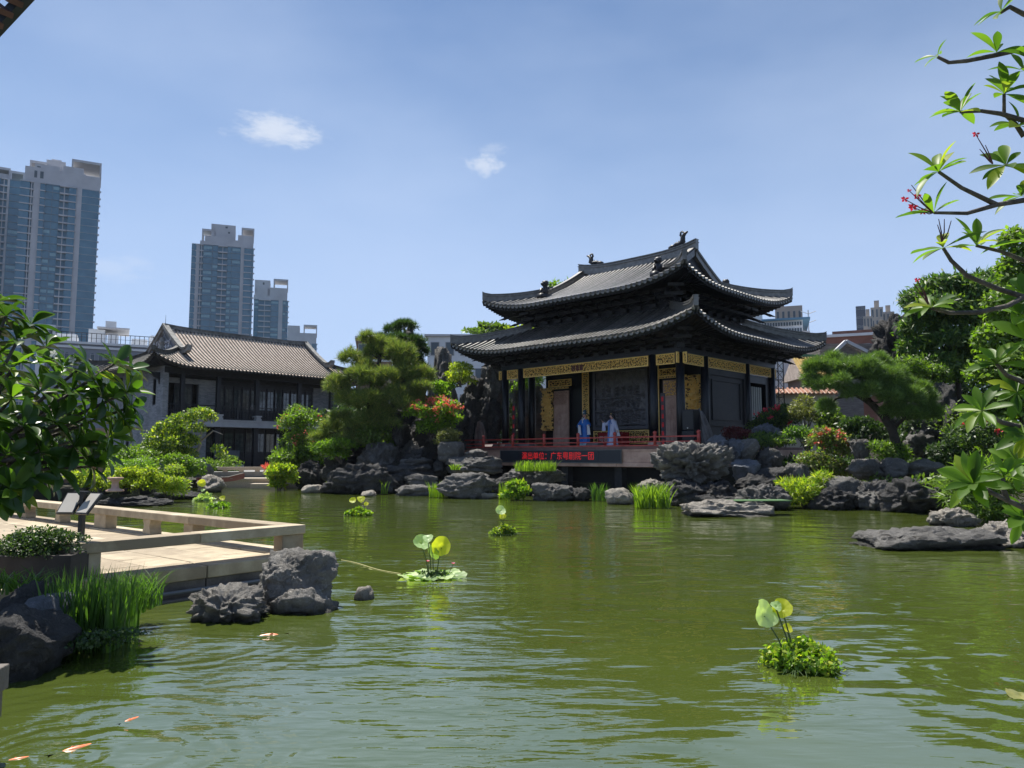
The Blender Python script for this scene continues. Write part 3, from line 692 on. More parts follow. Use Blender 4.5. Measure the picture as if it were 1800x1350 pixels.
# LED board with its running text
x0, x1 = plx(880, PY0-.12), plx(1092, PY0-.12); z1_, z0_ = pz(985, 791, (x0+x1)/2, PY0-.12), pz(985, 813.5, (x0+x1)/2, PY0-.12)
led = empty('led_display', PC+PEX*((x0+x1)/2)+PEY*(PY0-.10)+Vector((0,0,z0_)), PRZ, label='long dark display board with red running characters on the stage front', cat='display board')
h_ = z1_-z0_; w_ = x1-x0
n = 6
for i in range(n): m = MB(); m.box(-w_/2+i*w_/n+.004, -w_/2+(i+1)*w_/n-.004, -.03, .0, .03, h_-.03); m.build('display_module', M('led_module', (.012,.016,.026), (.02,.025,.036), 30, .45), led)
m = MB(); m.box(-w_/2-.03,w_/2+.03,-.05,-.01,-.01,.03); m.box(-w_/2-.03,w_/2+.03,-.05,-.01,h_-.03,h_+.01); m.box(-w_/2-.03,-w_/2,-.05,-.01,.03,h_-.03); m.box(w_/2,w_/2+.03,-.05,-.01,.03,h_-.03); m.build('display_frame', M('display_frame', (.12,.12,.12), None, 5, .5), led)
redled = emis('red_led', (1.0, .03, .03), .30); redled2 = emis('dim_red_led', (1.0, .03, .04), .15)
def text(s, size, parent, loc, mat, name, rot=(math.pi/2,0,0), sx=1.0, bold=0.0, align='CENTER', space=1.0):
    cu = bpy.data.curves.new(name, 'FONT'); cu.body = s; cu.size = size; cu.align_x = align; cu.align_y = 'CENTER'; cu.offset = bold; cu.space_character = space; cu.resolution_u = 2
    tmp = bpy.data.objects.new('tmp_text', cu); COL.objects.link(tmp); bpy.context.view_layer.update()
    me = bpy.data.meshes.new_from_object(tmp.evaluated_get(bpy.context.evaluated_depsgraph_get())); bpy.data.objects.remove(tmp); me.name = name
    me.materials.clear(); me.materials.append(mat)
    return link(name, me, parent, loc=loc, rot=rot, scale=(sx, 1, 1))
tx0, tx1 = plx(918, PY0-.12), plx(1044, PY0-.12)
tw = tx1-tx0; o = text('演出单位：广东粤剧院一团', .42, led, ((tx0+tx1)/2-(x0+x1)/2, -.036, h_*.5), redled, 'display_text', bold=-.002)
bb = [v.co.x for v in o.data.vertices]; wid = max(bb)-min(bb); o.scale = (tw/wid, min(1, h_*.62/.40), 1)
# two upright letter boards
for (px, top, nm, chars) in ((903.5, 709, 'left', 5), (1167, 691, 'right', 6)):
    x = plx(px, -HY+.6); zt_ = pz(px, top, x, -HY+.6)
    lb = empty('letter_board', PC+PEX*x+PEY*(-HY+.6)+Vector((0,0,FZ)), PRZ, label='tall narrow grey board with red lit characters %s' % ('between the two left stage columns' if nm == 'left' else 'beside the right carved stone door'), cat='display board', group='upright letter boards on the stage')
    m = MB(); m.box(-.11,.11,-.03,.03,.05,zt_-FZ); m.build('board', M('board_grey', (.055,.06,.075), (.08,.085,.1), 20, .5), lb)
    m = MB(); m.box(-.2,.2,-.15,.15,0,.05); m.build('board_foot', wood2, lb)
    H = zt_-FZ
    r2 = random.Random(chars)
    for k in range(chars):
        gl = MB()
        zc = H-.28-k*(H-.5)/(chars-1) if chars > 1 else H/2
        # illegible in the photograph: clusters of lit strokes
        for q in range(6):
            if q % 2: gl.box(-.055,.055,-.036,-.031,zc-.11+q*.04,zc-.098+q*.04)
            else: xx = -.05+.04*(q//2)+r2.uniform(-.01,.01); gl.box(xx,xx+.011,-.039,-.037,zc-.12,zc+.11*r2.uniform(.3,1))
        gl.build('lit_character', redled2, lb, kind='stuff')
# speakers
def speaker(px, xl, yl, w, d, h, label, rz=0.0, cloth=None, pz0=FZ, base=True):
    s = empty('loudspeaker', PC+PEX*xl+PEY*yl+Vector((0,0,pz0)), PRZ+rz, label=label, cat='loudspeaker')
    m = MB(); m.box(-w/2,w/2,-d/2,d/2,.0,h*.42); m.build('sub_cabinet', wood, s, bevel=.02)
    m = MB(); m.box(-w*.46,w*.46,-d/2,d/2,h*.43,h); m.build('cabinet', wood, s, bevel=.03)
    m = MB(); m.box(-w*.42,w*.42,-d/2-.015,-d/2,h*.46,h*.96); m.build('grille', M('speaker_grille', (.01,.011,.014), (.02,.021,.026), 60, .6), s)
    m = MB(); m.box(-w*.46,w*.46,-d/2-.012,-d/2,h*.02,h*.40); m.build('sub_grille', M('speaker_grille', (.01,.011,.014)), s)
    m = MB(); m.lathe([(.03,0),(.03,.01)], n=10); m.build('badge', M('pale_painted_bar', (.55,.55,.52)), s, loc=(0,-d/2-.02,h*.49), rot=(math.pi/2,0,0))
    return s
sx_, sy_ = plx(1216, -HY-.5), -HY-.5
speaker(1216, sx_, sy_, .62, .55, pz(1216, 720, sx_, sy_)-FZ, 'large black loudspeaker at the right front corner of the stage')
sx2, sy2 = plx(826, -HY-.9), -HY-.9
speaker(826, sx2, sy2, .42, .5, pz(826, 738, sx2, sy2)-FZ, 'black loudspeaker at the far left end of the stage beside the rocks')
clothm = M('grey_tarpaulin', (.10,.095,.10), (.22,.21,.21), 1.5, .8, .6, 7)
def drape(px, top_px, w, yl, label, lean, mat=clothm, x=None):
    xl = plx(px, yl); zt_ = pz(px, top_px, xl, yl); H = zt_-FZ; NX, NZ = 30, 16
    V = []; F = []
    for layer, off in ((0, 0), (1, .02)):
        for j in range(NZ+1):
            q = j/NZ
            for i in range(NX+1):
                u = i/NX-.5; wd = w*(.35+.75*(1-q)**.8)
                V.append((u*wd+lean*(1-q), off+.10*math.sin(u*34+2*q)*(1-q*.7)+.06*math.sin(u*13-4*q), H*q*(1-.12*abs(u)*2*q)))
    n1 = (NX+1)*(NZ+1)
    for j in range(NZ):
        for i in range(NX): a = j*(NX+1)+i; F.append((a, a+1, a+NX+2, a+NX+1)); F.append((n1+a, n1+a+NX+1, n1+a+NX+2, n1+a+1))
    me = mesh_np('draped_cover', V, F, mat, True)
    link('draped_cover', me, loc=PC+PEX*xl+PEY*yl+Vector((0,0,FZ)), rot=(0,0,PRZ), label=label, cat='cover')
drape(1230, 717, .95, -HY-.15, 'grey tarpaulin draped behind the right stage loudspeaker', .45); drape(843, 738, 1.1, -HY-.75, 'brown grey tarpaulin draped beside the left stage loudspeaker', .2, M('brown_tarpaulin', (.11,.085,.075), (.19,.15,.135), 1.5, .8, .6, 7))
# red-clothed table
tx = (plx(1058, YB-.9)+plx(1100, YB-.9))/2; tw = plx(1100, YB-.9)-plx(1058, YB-.9)
tb = empty('stage_table', PC+PEX*tx+PEY*(YB-.9)+Vector((0,0,FZ)), PRZ, label='stage table under a red cloth with pale characters between the performers', cat='table')
redc = M('red_cloth', (.25,.008,.01), (.36,.016,.018), 3, .75, .2)
m = MB(); m.box(-tw/2,tw/2,-.3,.3,.74,.78); m.build('tabletop', redc, tb)
V=[];F=[]
per = [(-tw/2,-.3),(tw/2,-.3),(tw/2,.3),(-tw/2,.3),(-tw/2,-.3)]; pts=[]
for a in range(4):
    for k in range(16): q=k/16; pts.append((per[a][0]*(1-q)+per[a+1][0]*q, per[a][1]*(1-q)+per[a+1][1]*q))
for j,(z,s) in enumerate(((.775,1.01),(.4,1.03),(.04,1.06))):
    for i,(x,y) in enumerate(pts): w = 1+.02*math.sin(i*1.9)*j; V.append((x*s*w,y*s*w,z))
n=len(pts)
for j in range(2):
    for i in range(n): a=j*n+i; b_=j*n+(i+1)%n; F.append((a,b_,b_+n,a+n))
link('tablecloth', mesh_np('tablecloth', V, F, redc, True), tb)
text('粤剧', .34, tb, (-tw*.24,-.335,.42), M('pale_thread', (.5,.35,.33), None, 5, .8), 'cloth_lettering', bold=.004)
# ------------------------------------------------------------------ the two-storey hall at the left
brick = bpy.data.materials.new('grey_brick'); brick.use_nodes = True; t = brick.node_tree; b = t.nodes['Principled BSDF']; b.inputs['Roughness'].default_value = .85
tcn = N(t, 'ShaderNodeTexCoord'); sp = N(t, 'ShaderNodeSeparateXYZ'); t.links.new(tcn.outputs['Object'], sp.inputs[0])
ad = N(t, 'ShaderNodeMath'); ad.operation = 'ADD'; t.links.new(sp.outputs[0], ad.inputs[0]); t.links.new(sp.outputs[1], ad.inputs[1])
cb = N(t, 'ShaderNodeCombineXYZ'); t.links.new(ad.outputs[0], cb.inputs[0]); t.links.new(sp.outputs[2], cb.inputs[1])
br = N(t, 'ShaderNodeTexBrick'); br.inputs['Scale'].default_value = 1.0; br.inputs['Brick Width'].default_value = .26; br.inputs['Row Height'].default_value = .075; br.inputs['Mortar Size'].default_value = .006
br.inputs['Color1'].default_value = (.20,.21,.23,1); br.inputs['Color2'].default_value = (.32,.325,.34,1); br.inputs['Mortar'].default_value = (.30,.30,.31,1); t.links.new(cb.outputs[0], br.inputs['Vector'])
no = N(t, 'ShaderNodeTexNoise'); no.inputs['Scale'].default_value = 1.1; no.inputs['Detail'].default_value = 8; t.links.new(tcn.outputs['Object'], no.inputs['Vector'])
mrr = N(t, 'ShaderNodeMapRange'); mrr.inputs[1].default_value = .3; mrr.inputs[2].default_value = .7; mrr.inputs[3].default_value = .72; mrr.inputs[4].default_value = 1.1; t.links.new(no.outputs['Fac'], mrr.inputs[0])
mx = N(t, 'ShaderNodeMix'); mx.data_type = 'RGBA'; mx.blend_type = 'MULTIPLY'; mx.inputs[0].default_value = 1; t.links.new(br.outputs['Color'], mx.inputs[6]); t.links.new(mrr.outputs[0], mx.inputs[7]); t.links.new(mx.outputs[2], b.inputs['Base Color'])
bpn = N(t, 'ShaderNodeBump'); bpn.inputs['Strength'].default_value = .5; bpn.inputs['Distance'].default_value = .02; bpn.invert = True; t.links.new(br.outputs['Fac'], bpn.inputs['Height']); t.links.new(bpn.outputs[0], b.inputs['Normal'])
pan_red = M('pinkish_pan_tile', (.38,.30,.25), (.54,.45,.39), 3, .85, .4, 25, c3=(.60,.54,.49))
tile_hall = M('dark_tile_row', (.05,.05,.045), (.11,.108,.10), 4, .8, .4, 25, c3=(.24,.235,.21))
plaster = M('grey_plaster', (.30,.31,.33), (.38,.39,.41), 2, .8, .1)
timber = M('hall_dark_timber', (.008,.009,.013), (.018,.019,.024), 3, .5)
glassm = M('old_window_glass', (.03,.04,.045), (.10,.12,.11), 3.5, .08, .05, 3, spec=.9)
granite = M('warm_granite', (.36,.30,.24), (.48,.41,.33), 18, .75, .15, 60, c3=(.52,.46,.38))
HC = Vector((-22.8, 50.0, 0)); HEX = Vector((.664,.748,0)).normalized(); HEY = Vector((-.748,.664,0)).normalized(); HRZ = math.atan2(HEX.y, HEX.x)
def hlx(px, yl): return plx(px, yl, HC, HEX, HEY)
def hz_(px, py, xl, yl): return pz(px, py, xl, yl, HC, HEX, HEY)
GZ = .87; LX, LY = 15.0, 8.0; SLAB = 4.15; EV = 7.35
hall = empty('brick_hall', HC, HRZ, label='two-storey grey brick hall with pinkish tiled gable roof and dark upper gallery', cat='hall')
m = MB()
# side (left) wall with openings, built as pieces round the windows
def wall_y(x0, x1, y0, y1, z0, z1, holes, mat, name='brick_wall', glass=True):
    "wall in the plane of constant x (thickness x0..x1) with rectangular holes (ya,yb,za,zb)"
    m = MB(); ys = sorted({y0, y1, *[h[0] for h in holes], *[h[1] for h in holes]})
    for a, c in zip(ys[:-1], ys[1:]):
        hs = sorted([h for h in holes if h[0] <= a+1e-6 and h[1] >= c-1e-6], key=lambda h: h[2]); z = z0
        for h in hs: m.box(x0, x1, a, c, z, h[2]); z = h[3]
        m.box(x0, x1, a, c, z, z1)
    o = m.build(name, mat, hall)
    for h in holes:
        f = MB(); w = .07
        f.box(x0+.05, x1-.05, h[0], h[0]+w, h[2], h[3]); f.box(x0+.05, x1-.05, h[1]-w, h[1], h[2], h[3]); f.box(x0+.05, x1-.05, h[0]+w, h[1]-w, h[2], h[2]+w); f.box(x0+.05, x1-.05, h[0]+w, h[1]-w, h[3]-w, h[3])
        fo = f.build('window', timber, hall); g = MB(); g.box((x0+x1)/2-.01, (x0+x1)/2+.01, h[0]+w, h[1]-w, h[2]+w, h[3]-w); g.build('pane', glassm, fo)
wall_y(0, .35, 0, LY, GZ-.3, EV+.3, [(1.05,1.55,5.1,6.9),(4.7,5.2,5.0,6.6),(5.0,5.5,1.3,2.8),(2.0,2.4,1.2,2.6)], brick)
m = MB(); m.box(LX-.35, LX, 0, LY, GZ-.3, EV+.3); m.build('brick_wall', brick, hall)
m = MB(); m.box(.35, LX-.35, LY-.35, LY, GZ-.3, EV+.3); m.build('brick_wall', brick, hall)
# front: gable piers flush with the front on the upper floor
for a_ in ((.35, 1.0, SLAB, EV+.3), (3.1, 4.4, SLAB, EV+.3), (1.003, 3.097, 6.7, EV+.3), (12.4, LX-.35, SLAB, EV+.3)): m = MB(); m.box(a_[0], a_[1], 1.4, 1.7, a_[2], a_[3]); m.build('gallery_brick_wall', brick, hall)
m = MB(); m.box(.1, LX-.1, -.25, LY-.4, SLAB-.42, SLAB); m.build('balcony_slab', plaster, hall)
m = MB(); m.box(0, LX, -.3, -.0, SLAB-.02, SLAB+.08); m.build('slab_coping', plaster, hall)
m = MB(); m.box(.35, 3.2, .3, .6, GZ-.3, SLAB-.42); m.build('ground_brick_wall', brick, hall)
# upper gallery screen of glazed door leaves
def leafdoor(x0, x1, z0, z1, y, glass_z0, name='door_leaf'):
    m = MB(); w = .07
    m.box(x0, x0+w, y, y+.06, z0, z1); m.box(x1-w, x1, y, y+.06, z0, z1); m.box(x0+w, x1-w, y, y+.06, z0, glass_z0); m.box(x0+w, x1-w, y, y+.06, z1-.25, z1)
    c = (x0+x1)/2; m.box(c-.015, c+.015, y+.01, y+.05, glass_z0, z1-.25)
    for q in (.33,.66): z = glass_z0+(z1-.25-glass_z0)*q; m.box(x0+w, x1-w, y+.01, y+.05, z-.012, z+.012)
    o = m.build(name, timber, hall); g = MB(); g.box(x0+w, x1-w, y+.025, y+.03, glass_z0, z1-.25); g.build('pane', glassm, o)
x = 4.4; 
while x < 12.35: leafdoor(x+.02, x+.64, SLAB, 6.75, 1.5, SLAB+.95); x += .667
leafdoor(1.4, 2.0, SLAB, 6.7, 1.5, SLAB+.9); leafdoor(2.02, 2.7, SLAB, 6.7, 1.5, SLAB+.9)
x = 3.3
while x < 13.5: leafdoor(x+.02, x+.78, GZ, 3.6, 1.2, GZ+1.15); x += .82
m = MB(); m.box(4.4, 12.4, 1.45, 1.75, 6.75, EV+.4); m.box(.4, LX-.4, 1.3, 1.4, EV-.3, EV+.2); m.box(.4,LX-.4,1.1,1.3,3.6,SLAB-.42); m.build('lintel', timber, hall)
# light shaft: open rear windows seen through the panes are left dark
cxs = [hlx(p, .1) for p in (316, 380, 448, 523, 580)]
for x in cxs:
    m = MB(); m.box(x-.13, x+.13, .0, .26, SLAB+.08, EV+.35); c = m.build('gallery_post', timber, hall)
    m = MB(); m.box(x-.2,x+.2,-.32,.3,SLAB+.081,SLAB+.22); m.box(x-.16,x+.16,-.28,.28,SLAB+.22,SLAB+.34); m.box(x-.22,x+.22,-.34,.3,SLAB+.34,SLAB+.44); m.build('post_base', plaster, c)
    m = MB(); m.box(x-.16, x+.16, .0, .3, GZ, SLAB-.42); m.build('ground_post', timber, hall)
m = MB(); m.box(.05, LX-.05, -.05, .3, EV-.15, EV+.25); m.build('eave_beam', timber, hall)
# railing panels
rx = [.15]+cxs+[LX-.1]
for a, c in zip(rx[:-1], rx[1:]):
    if c-a < .8: continue
    k = max(1, int((c-a)/1.4)); 
    for i in range(k):
        x0 = a+.15+(c-a-.3)*i/k; x1 = a+.15+(c-a-.3)*(i+1)/k; m = MB(); y0, y1 = .05, .11
        m.box(x0,x1,y0,y1,SLAB+.98,SLAB+1.06); m.box(x0,x1,y0,y1,SLAB+.14,SLAB+.22); m.box(x0,x0+.07,y0,y1,SLAB+.22,SLAB+1.22); m.box(x1-.07,x1,y0,y1,SLAB+.22,SLAB+1.22)
        m.box(x0+.07,x1-.07,y0+.01,y1-.01,SLAB+.72,SLAB+.76)
        n = 6
        for q in range(1, n): xx = x0+(x1-x0)*q/n; m.box(xx-.02,xx+.02,y0+.01,y1-.01,SLAB+.22,SLAB+.72 if q % 2 else SLAB+.98)
        for q in (.35,.5): m.box(x0+.2,x1-.2,y0+.015,y1-.015,SLAB+q,SLAB+q+.03)
        m.build('railing_panel', timber, hall)
# brackets under side eave, verandah braces
for y in (.6, 3.4, 6.6): m = MB(); m.prism([(-.75,EV-.1),(0,EV-.1),(0,EV-.9),(-.1,EV-.55),(-.35,EV-.45),(-.5,EV-.3)], y-.09, y+.09, 'y'); m.build('eave_bracket', timber, hall)
# roof
hr = Roof(LX/2+1.25, LY/2+1.25, 7.62, 10.75, LY/2+1.25, LX/2-1.75, .75, 3.0, .66)
pan_holder = empty('roof_frame', (LX/2, LY/2, 0), 0, parent=hall)
pan_holder.name = 'roof_seat'
hroot = hr.build(pan_holder, tile_hall, pan_red, pitch=.272, r=.046, sides=('f','l'))
bpy.context.view_layer.update()
hroot.parent = hall; hroot.location = (LX/2, LY/2, 0); bpy.data.objects.remove(pan_holder)
Lg = hr.Lg
verge = M('verge_mortar', (.13,.13,.125), (.28,.275,.26), 3, .85, .3, 20)
for sx in (-1, 1):
    for sy in (-1, 1):
        pts = [Vector((sx*(Lg+.03), sy*(hr.B-t), hr.hz(0, hr.A, t)+.02)) for t in np.linspace(hr.B, 2.5, 10)]
        e = pts[-1]; pts += [e+Vector((sx*.0, sy*.35, -.12)), e+Vector((-sx*.0, sy*.75, -.13)), e+Vector((0, sy*1.1, .02))]
        ridge_band(pts, .3, .36).build('verge', verge, hroot)
        pts = hr.hip(sx, sy, 2.9, .1, 8); e = pts[-1]+(pts[-1]-pts[-2])*.4; e.z += .12; pts.append(e); ridge_band(pts, .2, .26).build('hip_ridge', tile_hall, hroot)
    g = [(0, hr.hz(0,hr.A,hr.B)-.05)]
    tt = np.linspace(hr.B, 2.85, 8)
    left = [(-(hr.B-t), hr.hz(0,hr.A,t)-.05) for t in tt]; right = [((hr.B-t), hr.hz(0,hr.A,t)-.05) for t in tt[1:]]
    m = MB(); m.prism(left[::-1]+right, sx*Lg-.06, sx*Lg+.06, 'x'); m.build('gable_wall', M('gable_blue_grey', (.12,.13,.16), (.2,.21,.25), 3, .8), hroot)
# gable relief (white scrolls) and rim
gm = scrolls(3.6, 1.5, 26, .05, 77, .08).build('gable_relief', M('white_plaster_relief', (.45,.47,.52), (.62,.64,.68), 3, .8), hroot, kind='stuff', loc=(-Lg-.08, 0, 9.35), rot=(0,0,-math.pi/2))
gm.scale = (.8,1,.85)
m = MB()
for sy in (-1,1):
    pts = [(-Lg-.1, sy*(hr.B-t)*.86, hr.hz(0,hr.A,t)-.28) for t in np.linspace(hr.B, 2.9, 8)]; m.tube(pts, .05, 6)
m.build('gable_moulding', verge, hroot)
m = MB(); m.lathe([(.22,0),(.3,.35),(.2,.8),(.26,1.0),(.1,1.35)], n=8); m.build('gable_figure', verge, hroot, loc=(-Lg-.15,0,8.75))
rp = [Vector((x, 0, 10.72+.12*(abs(x)/Lg)**4)) for x in np.linspace(-Lg-.1, Lg+.1, 13)]
ridge_band(rp, .2, .26).build('main_ridge', verge, hroot)
m = MB(); m.tube([(0,0,0),(0,0,.75)], [.02,.008], 5); m.build('lightning_rod', timber, hroot, loc=(-Lg,0,11.0))
# soffit under the eaves
V=[];F=[];n=20
for sg in (-1,1):
    for fn, wl in ((lambda u: hr.front(u*(hr.A-.1),.1,sg), lambda u: Vector((u*LX/2, sg*LY/2, EV+.3))), (lambda u: hr.side(u*(hr.B-.1),.1,sg), lambda u: Vector((sg*LX/2, u*LY/2, EV+.3)))):
        b0=len(V)
        for i in range(n+1): u=-1+2*i/n; V.append(fn(u)+Vector((0,0,-.2))); V.append(wl(u))
        for i in range(n): a=b0+i*2; F.append((a,a+2,a+3,a+1))
link('soffit', mesh_np('soffit', V, F, timber), hroot)
# things in front of the hall on the ground floor
def hthing(px, yl, z=GZ): return HC+HEX*hlx(px, yl)+HEY*yl+Vector((0,0,z))
bn = empty('porch_bench', hthing(399, -.9), HRZ, label='grey slatted bench in front of the dark ground floor of the brick hall', cat='bench')
bl = M('bluish_bench', (.06,.075,.10), (.10,.12,.15), 5, .5)
m = MB(); m.box(-.9,.9,-.02,.03,.75,1.25); m.build('backrest', bl, bn); m = MB(); m.box(-.9,.9,-.5,0,.48,.53); m.build('seat', bl, bn)
for x in (-.8,.8): m = MB(); m.box(x-.04,x+.04,-.5,.03,0,.48); m.build('leg', bl, bn)
bx = link('utility_box', MB().box(-.28,.28,-.2,.2,0,.42).mesh('utility_box', M('pale_box', (.3,.33,.34), None, 5, .6)), loc=hthing(420, -1.8, .75), rot=(0,0,HRZ), label='small pale box on the landing edge before the hall', cat='box')
# landing stage with low balustrade and steps in front of the hall
ls = empty('landing_stage', P(440, 838, 43.0), R(6), label='warm granite landing stage with low balustrade before the brick hall', cat='landing stage')
ls.location.z = 0
m = MB(); m.box(-2.4, 2.6, 0, 1.6, -.3, .38); m.build('lower_step', granite, ls, bevel=.02)
m = MB(); m.box(-2.6, 3.0, -.06, 1.5, .382, .52); m.build('step_slab', granite, ls, bevel=.02)
m = MB(); m.box(-5.5, 5.0, 1.6, 9, -.3, .84); m.build('landing_floor', M('dark_paving', (.16,.16,.16), (.24,.235,.23), 2, .8, .2), ls)
for k in range(6): x = -1.8+k*.9; m = MB(); m.box(x-.12, x+.12, 1.62, 1.8, .521, .95); m.build('baluster', granite, ls)
m = MB(); m.box(-2.2, 3.2, 1.58, 1.86, .95, 1.12); m.build('balustrade_rail', granite, ls, bevel=.01)
m = MB(); m.box(.2, 2.0, -.9, -.1, -.3, .25); m.build('landing_block', granite, ls, bevel=.03)
# the small punt
V=[];F=[];n=14
for i in range(n+1):
    q=i/n; x=-1.9+3.9*q; w=.48*math.sin(math.pi*min(1,q*.9+.08))**.6*(1 if q<.75 else (1-(q-.75)*2.6)); z=.05+.28*max(0,(q-.6)/.4)**1.8+.05*(1-q)**2
    w=max(w,.03)
    for (a,h) in ((-1,.34),(-.75,0),(.75,0),(1,.34)): V.append((x,a*w,z+h+(.1*q if abs(a)==1 else 0)))
    V.append((x,.9*w,z+.33+.1*q)); V.append((x,.6*w,z+.06)); V.append((x,-.6*w,z+.06)); V.append((x,-.9*w,z+.33+.1*q))
for i in range(n):
    for k in range(8): a=i*8+k; c=i*8+(k+1)%8; F.append((a,c,c+8,a+8))
F.append(tuple(range(8))[::-1]); F.append(tuple(n*8+k for k in range(8)))
bo = empty('rowing_boat', P(387, 838, 40.5), R(5), label='small red-brown wooden boat moored beside the landing stage', cat='boat'); bo.location.z = .38; bo.scale = (.62,.62,.62)
link('hull', mesh_np('hull', V, F, M('boat_red', (.22,.06,.045), (.32,.12,.09), 2, .7)), bo)
m = MB()
for x in (-1,.1,1.0): m.box(x-.1,x+.1,-.38,.38,.25,.29)
for i,x in enumerate((-1,.1,1.0)): mm=MB(); mm.box(x-.1,x+.1,-.36,.36,.3,.34); mm.build('thwart', M('boat_wood', (.35,.3,.26)), bo)
m = MB(); m.tube([(-1.9,-.18,.42),(-.5,-.5,.42),(.8,-.47,.47),(1.9,-.05,.78)], .035, 5); m.tube([(-1.9,.18,.42),(-.5,.5,.42),(.8,.47,.47),(1.9,.05,.78)], .035, 5); m.build('gunwale', M('boat_wood', (.35,.3,.26)), bo)
# ------------------------------------------------------------------ buildings beyond the garden
conc = M('pale_concrete', (.44,.44,.46), (.54,.54,.56), .15, .8)
concw = M('warm_concrete', (.38,.33,.28), (.46,.40,.34), .2, .8)
glz = M('blue_green_glazing', (.03,.13,.21), (.06,.19,.28), .25, .22, spec=.7)
glz2 = M('dark_window_band', (.03,.05,.07), (.06,.09,.11), .4, .3, spec=.7)
white = M('white_render', (.60,.62,.64), (.72,.73,.74), .4, .8)
def far(px0, px1, Y, py=700): a = P(px0, py, Y); c = P(px1, py, Y); return (a.x+c.x)/2, c.x-a.x
def facing(px0, px1): return -math.atan(((px0+px1)/2-900)/FPX)
def hgt(py, Y): return P(900, py, Y).z
FL = 3.0
def facade(parent, x0, x1, yf, z0, z1, kind, side=None):
    "a vertical strip of facade at front plane y=yf, local coordinates"
    w = x1-x0
    if kind == 'wall': m = MB(); m.box(x0, x1, yf, yf+.5, z0, z1); m.build('wall_strip', conc, parent); return
    if kind == 'glass':
        m = MB(); m.box(x0, x1, yf+.2, yf+.5, z0, z1); m.build('glazing', glz, parent)
        s = MB(); z = z1
        while z > z0+FL: s.box(x0, x1, yf+.05, yf+.2, z-.35, z-.1); z -= FL
        k = max(1, int(w/2.2))
        for i in range(k+1): xx = x0+w*i/k; s.box(xx-.06, xx+.06, yf+.08, yf+.2, z0, z1)
        s.build('window_frames', M('frame_blue_grey', (.12,.17,.21), (.16,.21,.25), 1, .5), parent, kind='stuff')
        v = MB(); r = random.Random(int(x0*10)); z = z1-FL
        while z > z0:
            for i in range(k):
                if r.random() < .35: xa = x0+w*i/k+.25; v.box(xa, xa+w/k-.5, yf+.15, yf+.2, z+.9, z+2.1)
            z -= FL
        v.build('open_windows', M('pale_blind', (.16,.30,.36), (.25,.42,.47), 1, .3), parent, kind='stuff')
    if kind == 'balcony':
        m = MB(); m.box(x0, x1, yf+1.0, yf+1.4, z0, z1); m.build('recess_glazing', glz2, parent)
        s = MB(); z = z1
        while z > z0+FL: s.box(x0, x1, yf-.6, yf+1.0, z-.55, z-.0); z -= FL
        s.build('balcony_slabs', conc, parent, kind='stuff')
        s = MB(); s.box((x0+x1)/2-.15, (x0+x1)/2+.15, yf-.5, yf-.1, z0, z1); s.build('downpipe', conc, parent)
    if kind == 'bay':
        m = MB(); m.box(x0, x1, yf-.5, yf+.5, z0, z1); m.build('bay_glazing', glz, parent)
        s = MB(); z = z1
        while z > z0+FL: s.box(x0-.15, x1+.15, yf-.75, yf-.5, z-.5, z-.1); s.box(x1, x1+.25, yf-.75, yf+.5, z-.5, z-.1); z -= FL
        s.build('bay_slabs', conc, parent, kind='stuff')
    if kind == 'side':
        m = MB(); m.box(x0, x1, yf+.1, yf+.5, z0, z1); m.build('side_glazing', glz, parent)
        s = MB(); z = z1
        while z > z0+FL: s.box(x1-.3, x1+.5, yf-.2, yf+.5, z-.7, z-.1); s.box(x0, x1, yf, yf+.1, z-.2, z-.1); z -= FL
        s.build('side_ledges', conc, parent, kind='stuff')
def crown(parent, x0, x1, y0, y1, z0, z1, legs=True, t=.6):
    "open concrete frame on the roof"
    m = MB(); m.box(x0, x1, y0, y1, z1-1.0, z1); m.build('crown_slab', conc, parent)
    for (x, y) in ((x0,y0),(x1-t,y0),(x0,y1-t),(x1-t,y1-t)): m = MB(); m.box(x, x+t, y, y+t, z0, z1-1.0); m.build('crown_post', conc, parent)
def tower(label, pxs, kinds, top, Y, depth, rz, extra, group=None):
    "pxs: strip boundaries (photo px), kinds per strip, top: body top px"
    cx, w = far(pxs[0], pxs[-1], Y, top); fa = facing(pxs[0], pxs[-1]); root = empty('apartment_tower', (cx, Y, 0), fa*.94, label=label, cat='tower', group=group); w *= math.cos(fa)
    sc = w/(pxs[-1]-pxs[0]); X = lambda p: (p-pxs[0])*sc-w/2
    zt = hgt(top, Y)
    tops = [zt]*len(kinds)
    m = MB(); m.box(-w/2+.2, w/2-.2, .5, depth, -1, zt-.02); m.build('tower_body', M('tower_blue_wall', (.08,.19,.28), (.12,.24,.33), .1, .6), root)
    for i, k in enumerate(kinds): facade(root, X(pxs[i]), X(pxs[i+1]), 0, 0, zt, k)
    for e in extra:
        kind, p0, p1, t1, t0, y0, y1 = e
        z0, z1 = hgt(t0, Y), hgt(t1, Y)
        if kind == 'box': m = MB(); m.box(X(p0), X(p1), y0, y1, z0, z1); m.build('roof_block', conc, root)
        elif kind == 'frame': crown(root, X(p0), X(p1), y0, y1, z0, z1)
        elif kind == 'win': m = MB(); m.box(X(p0), X(p1), y0-.05, y0+.1, z0, z1); m.build('roof_window', glz2, root)
    return root
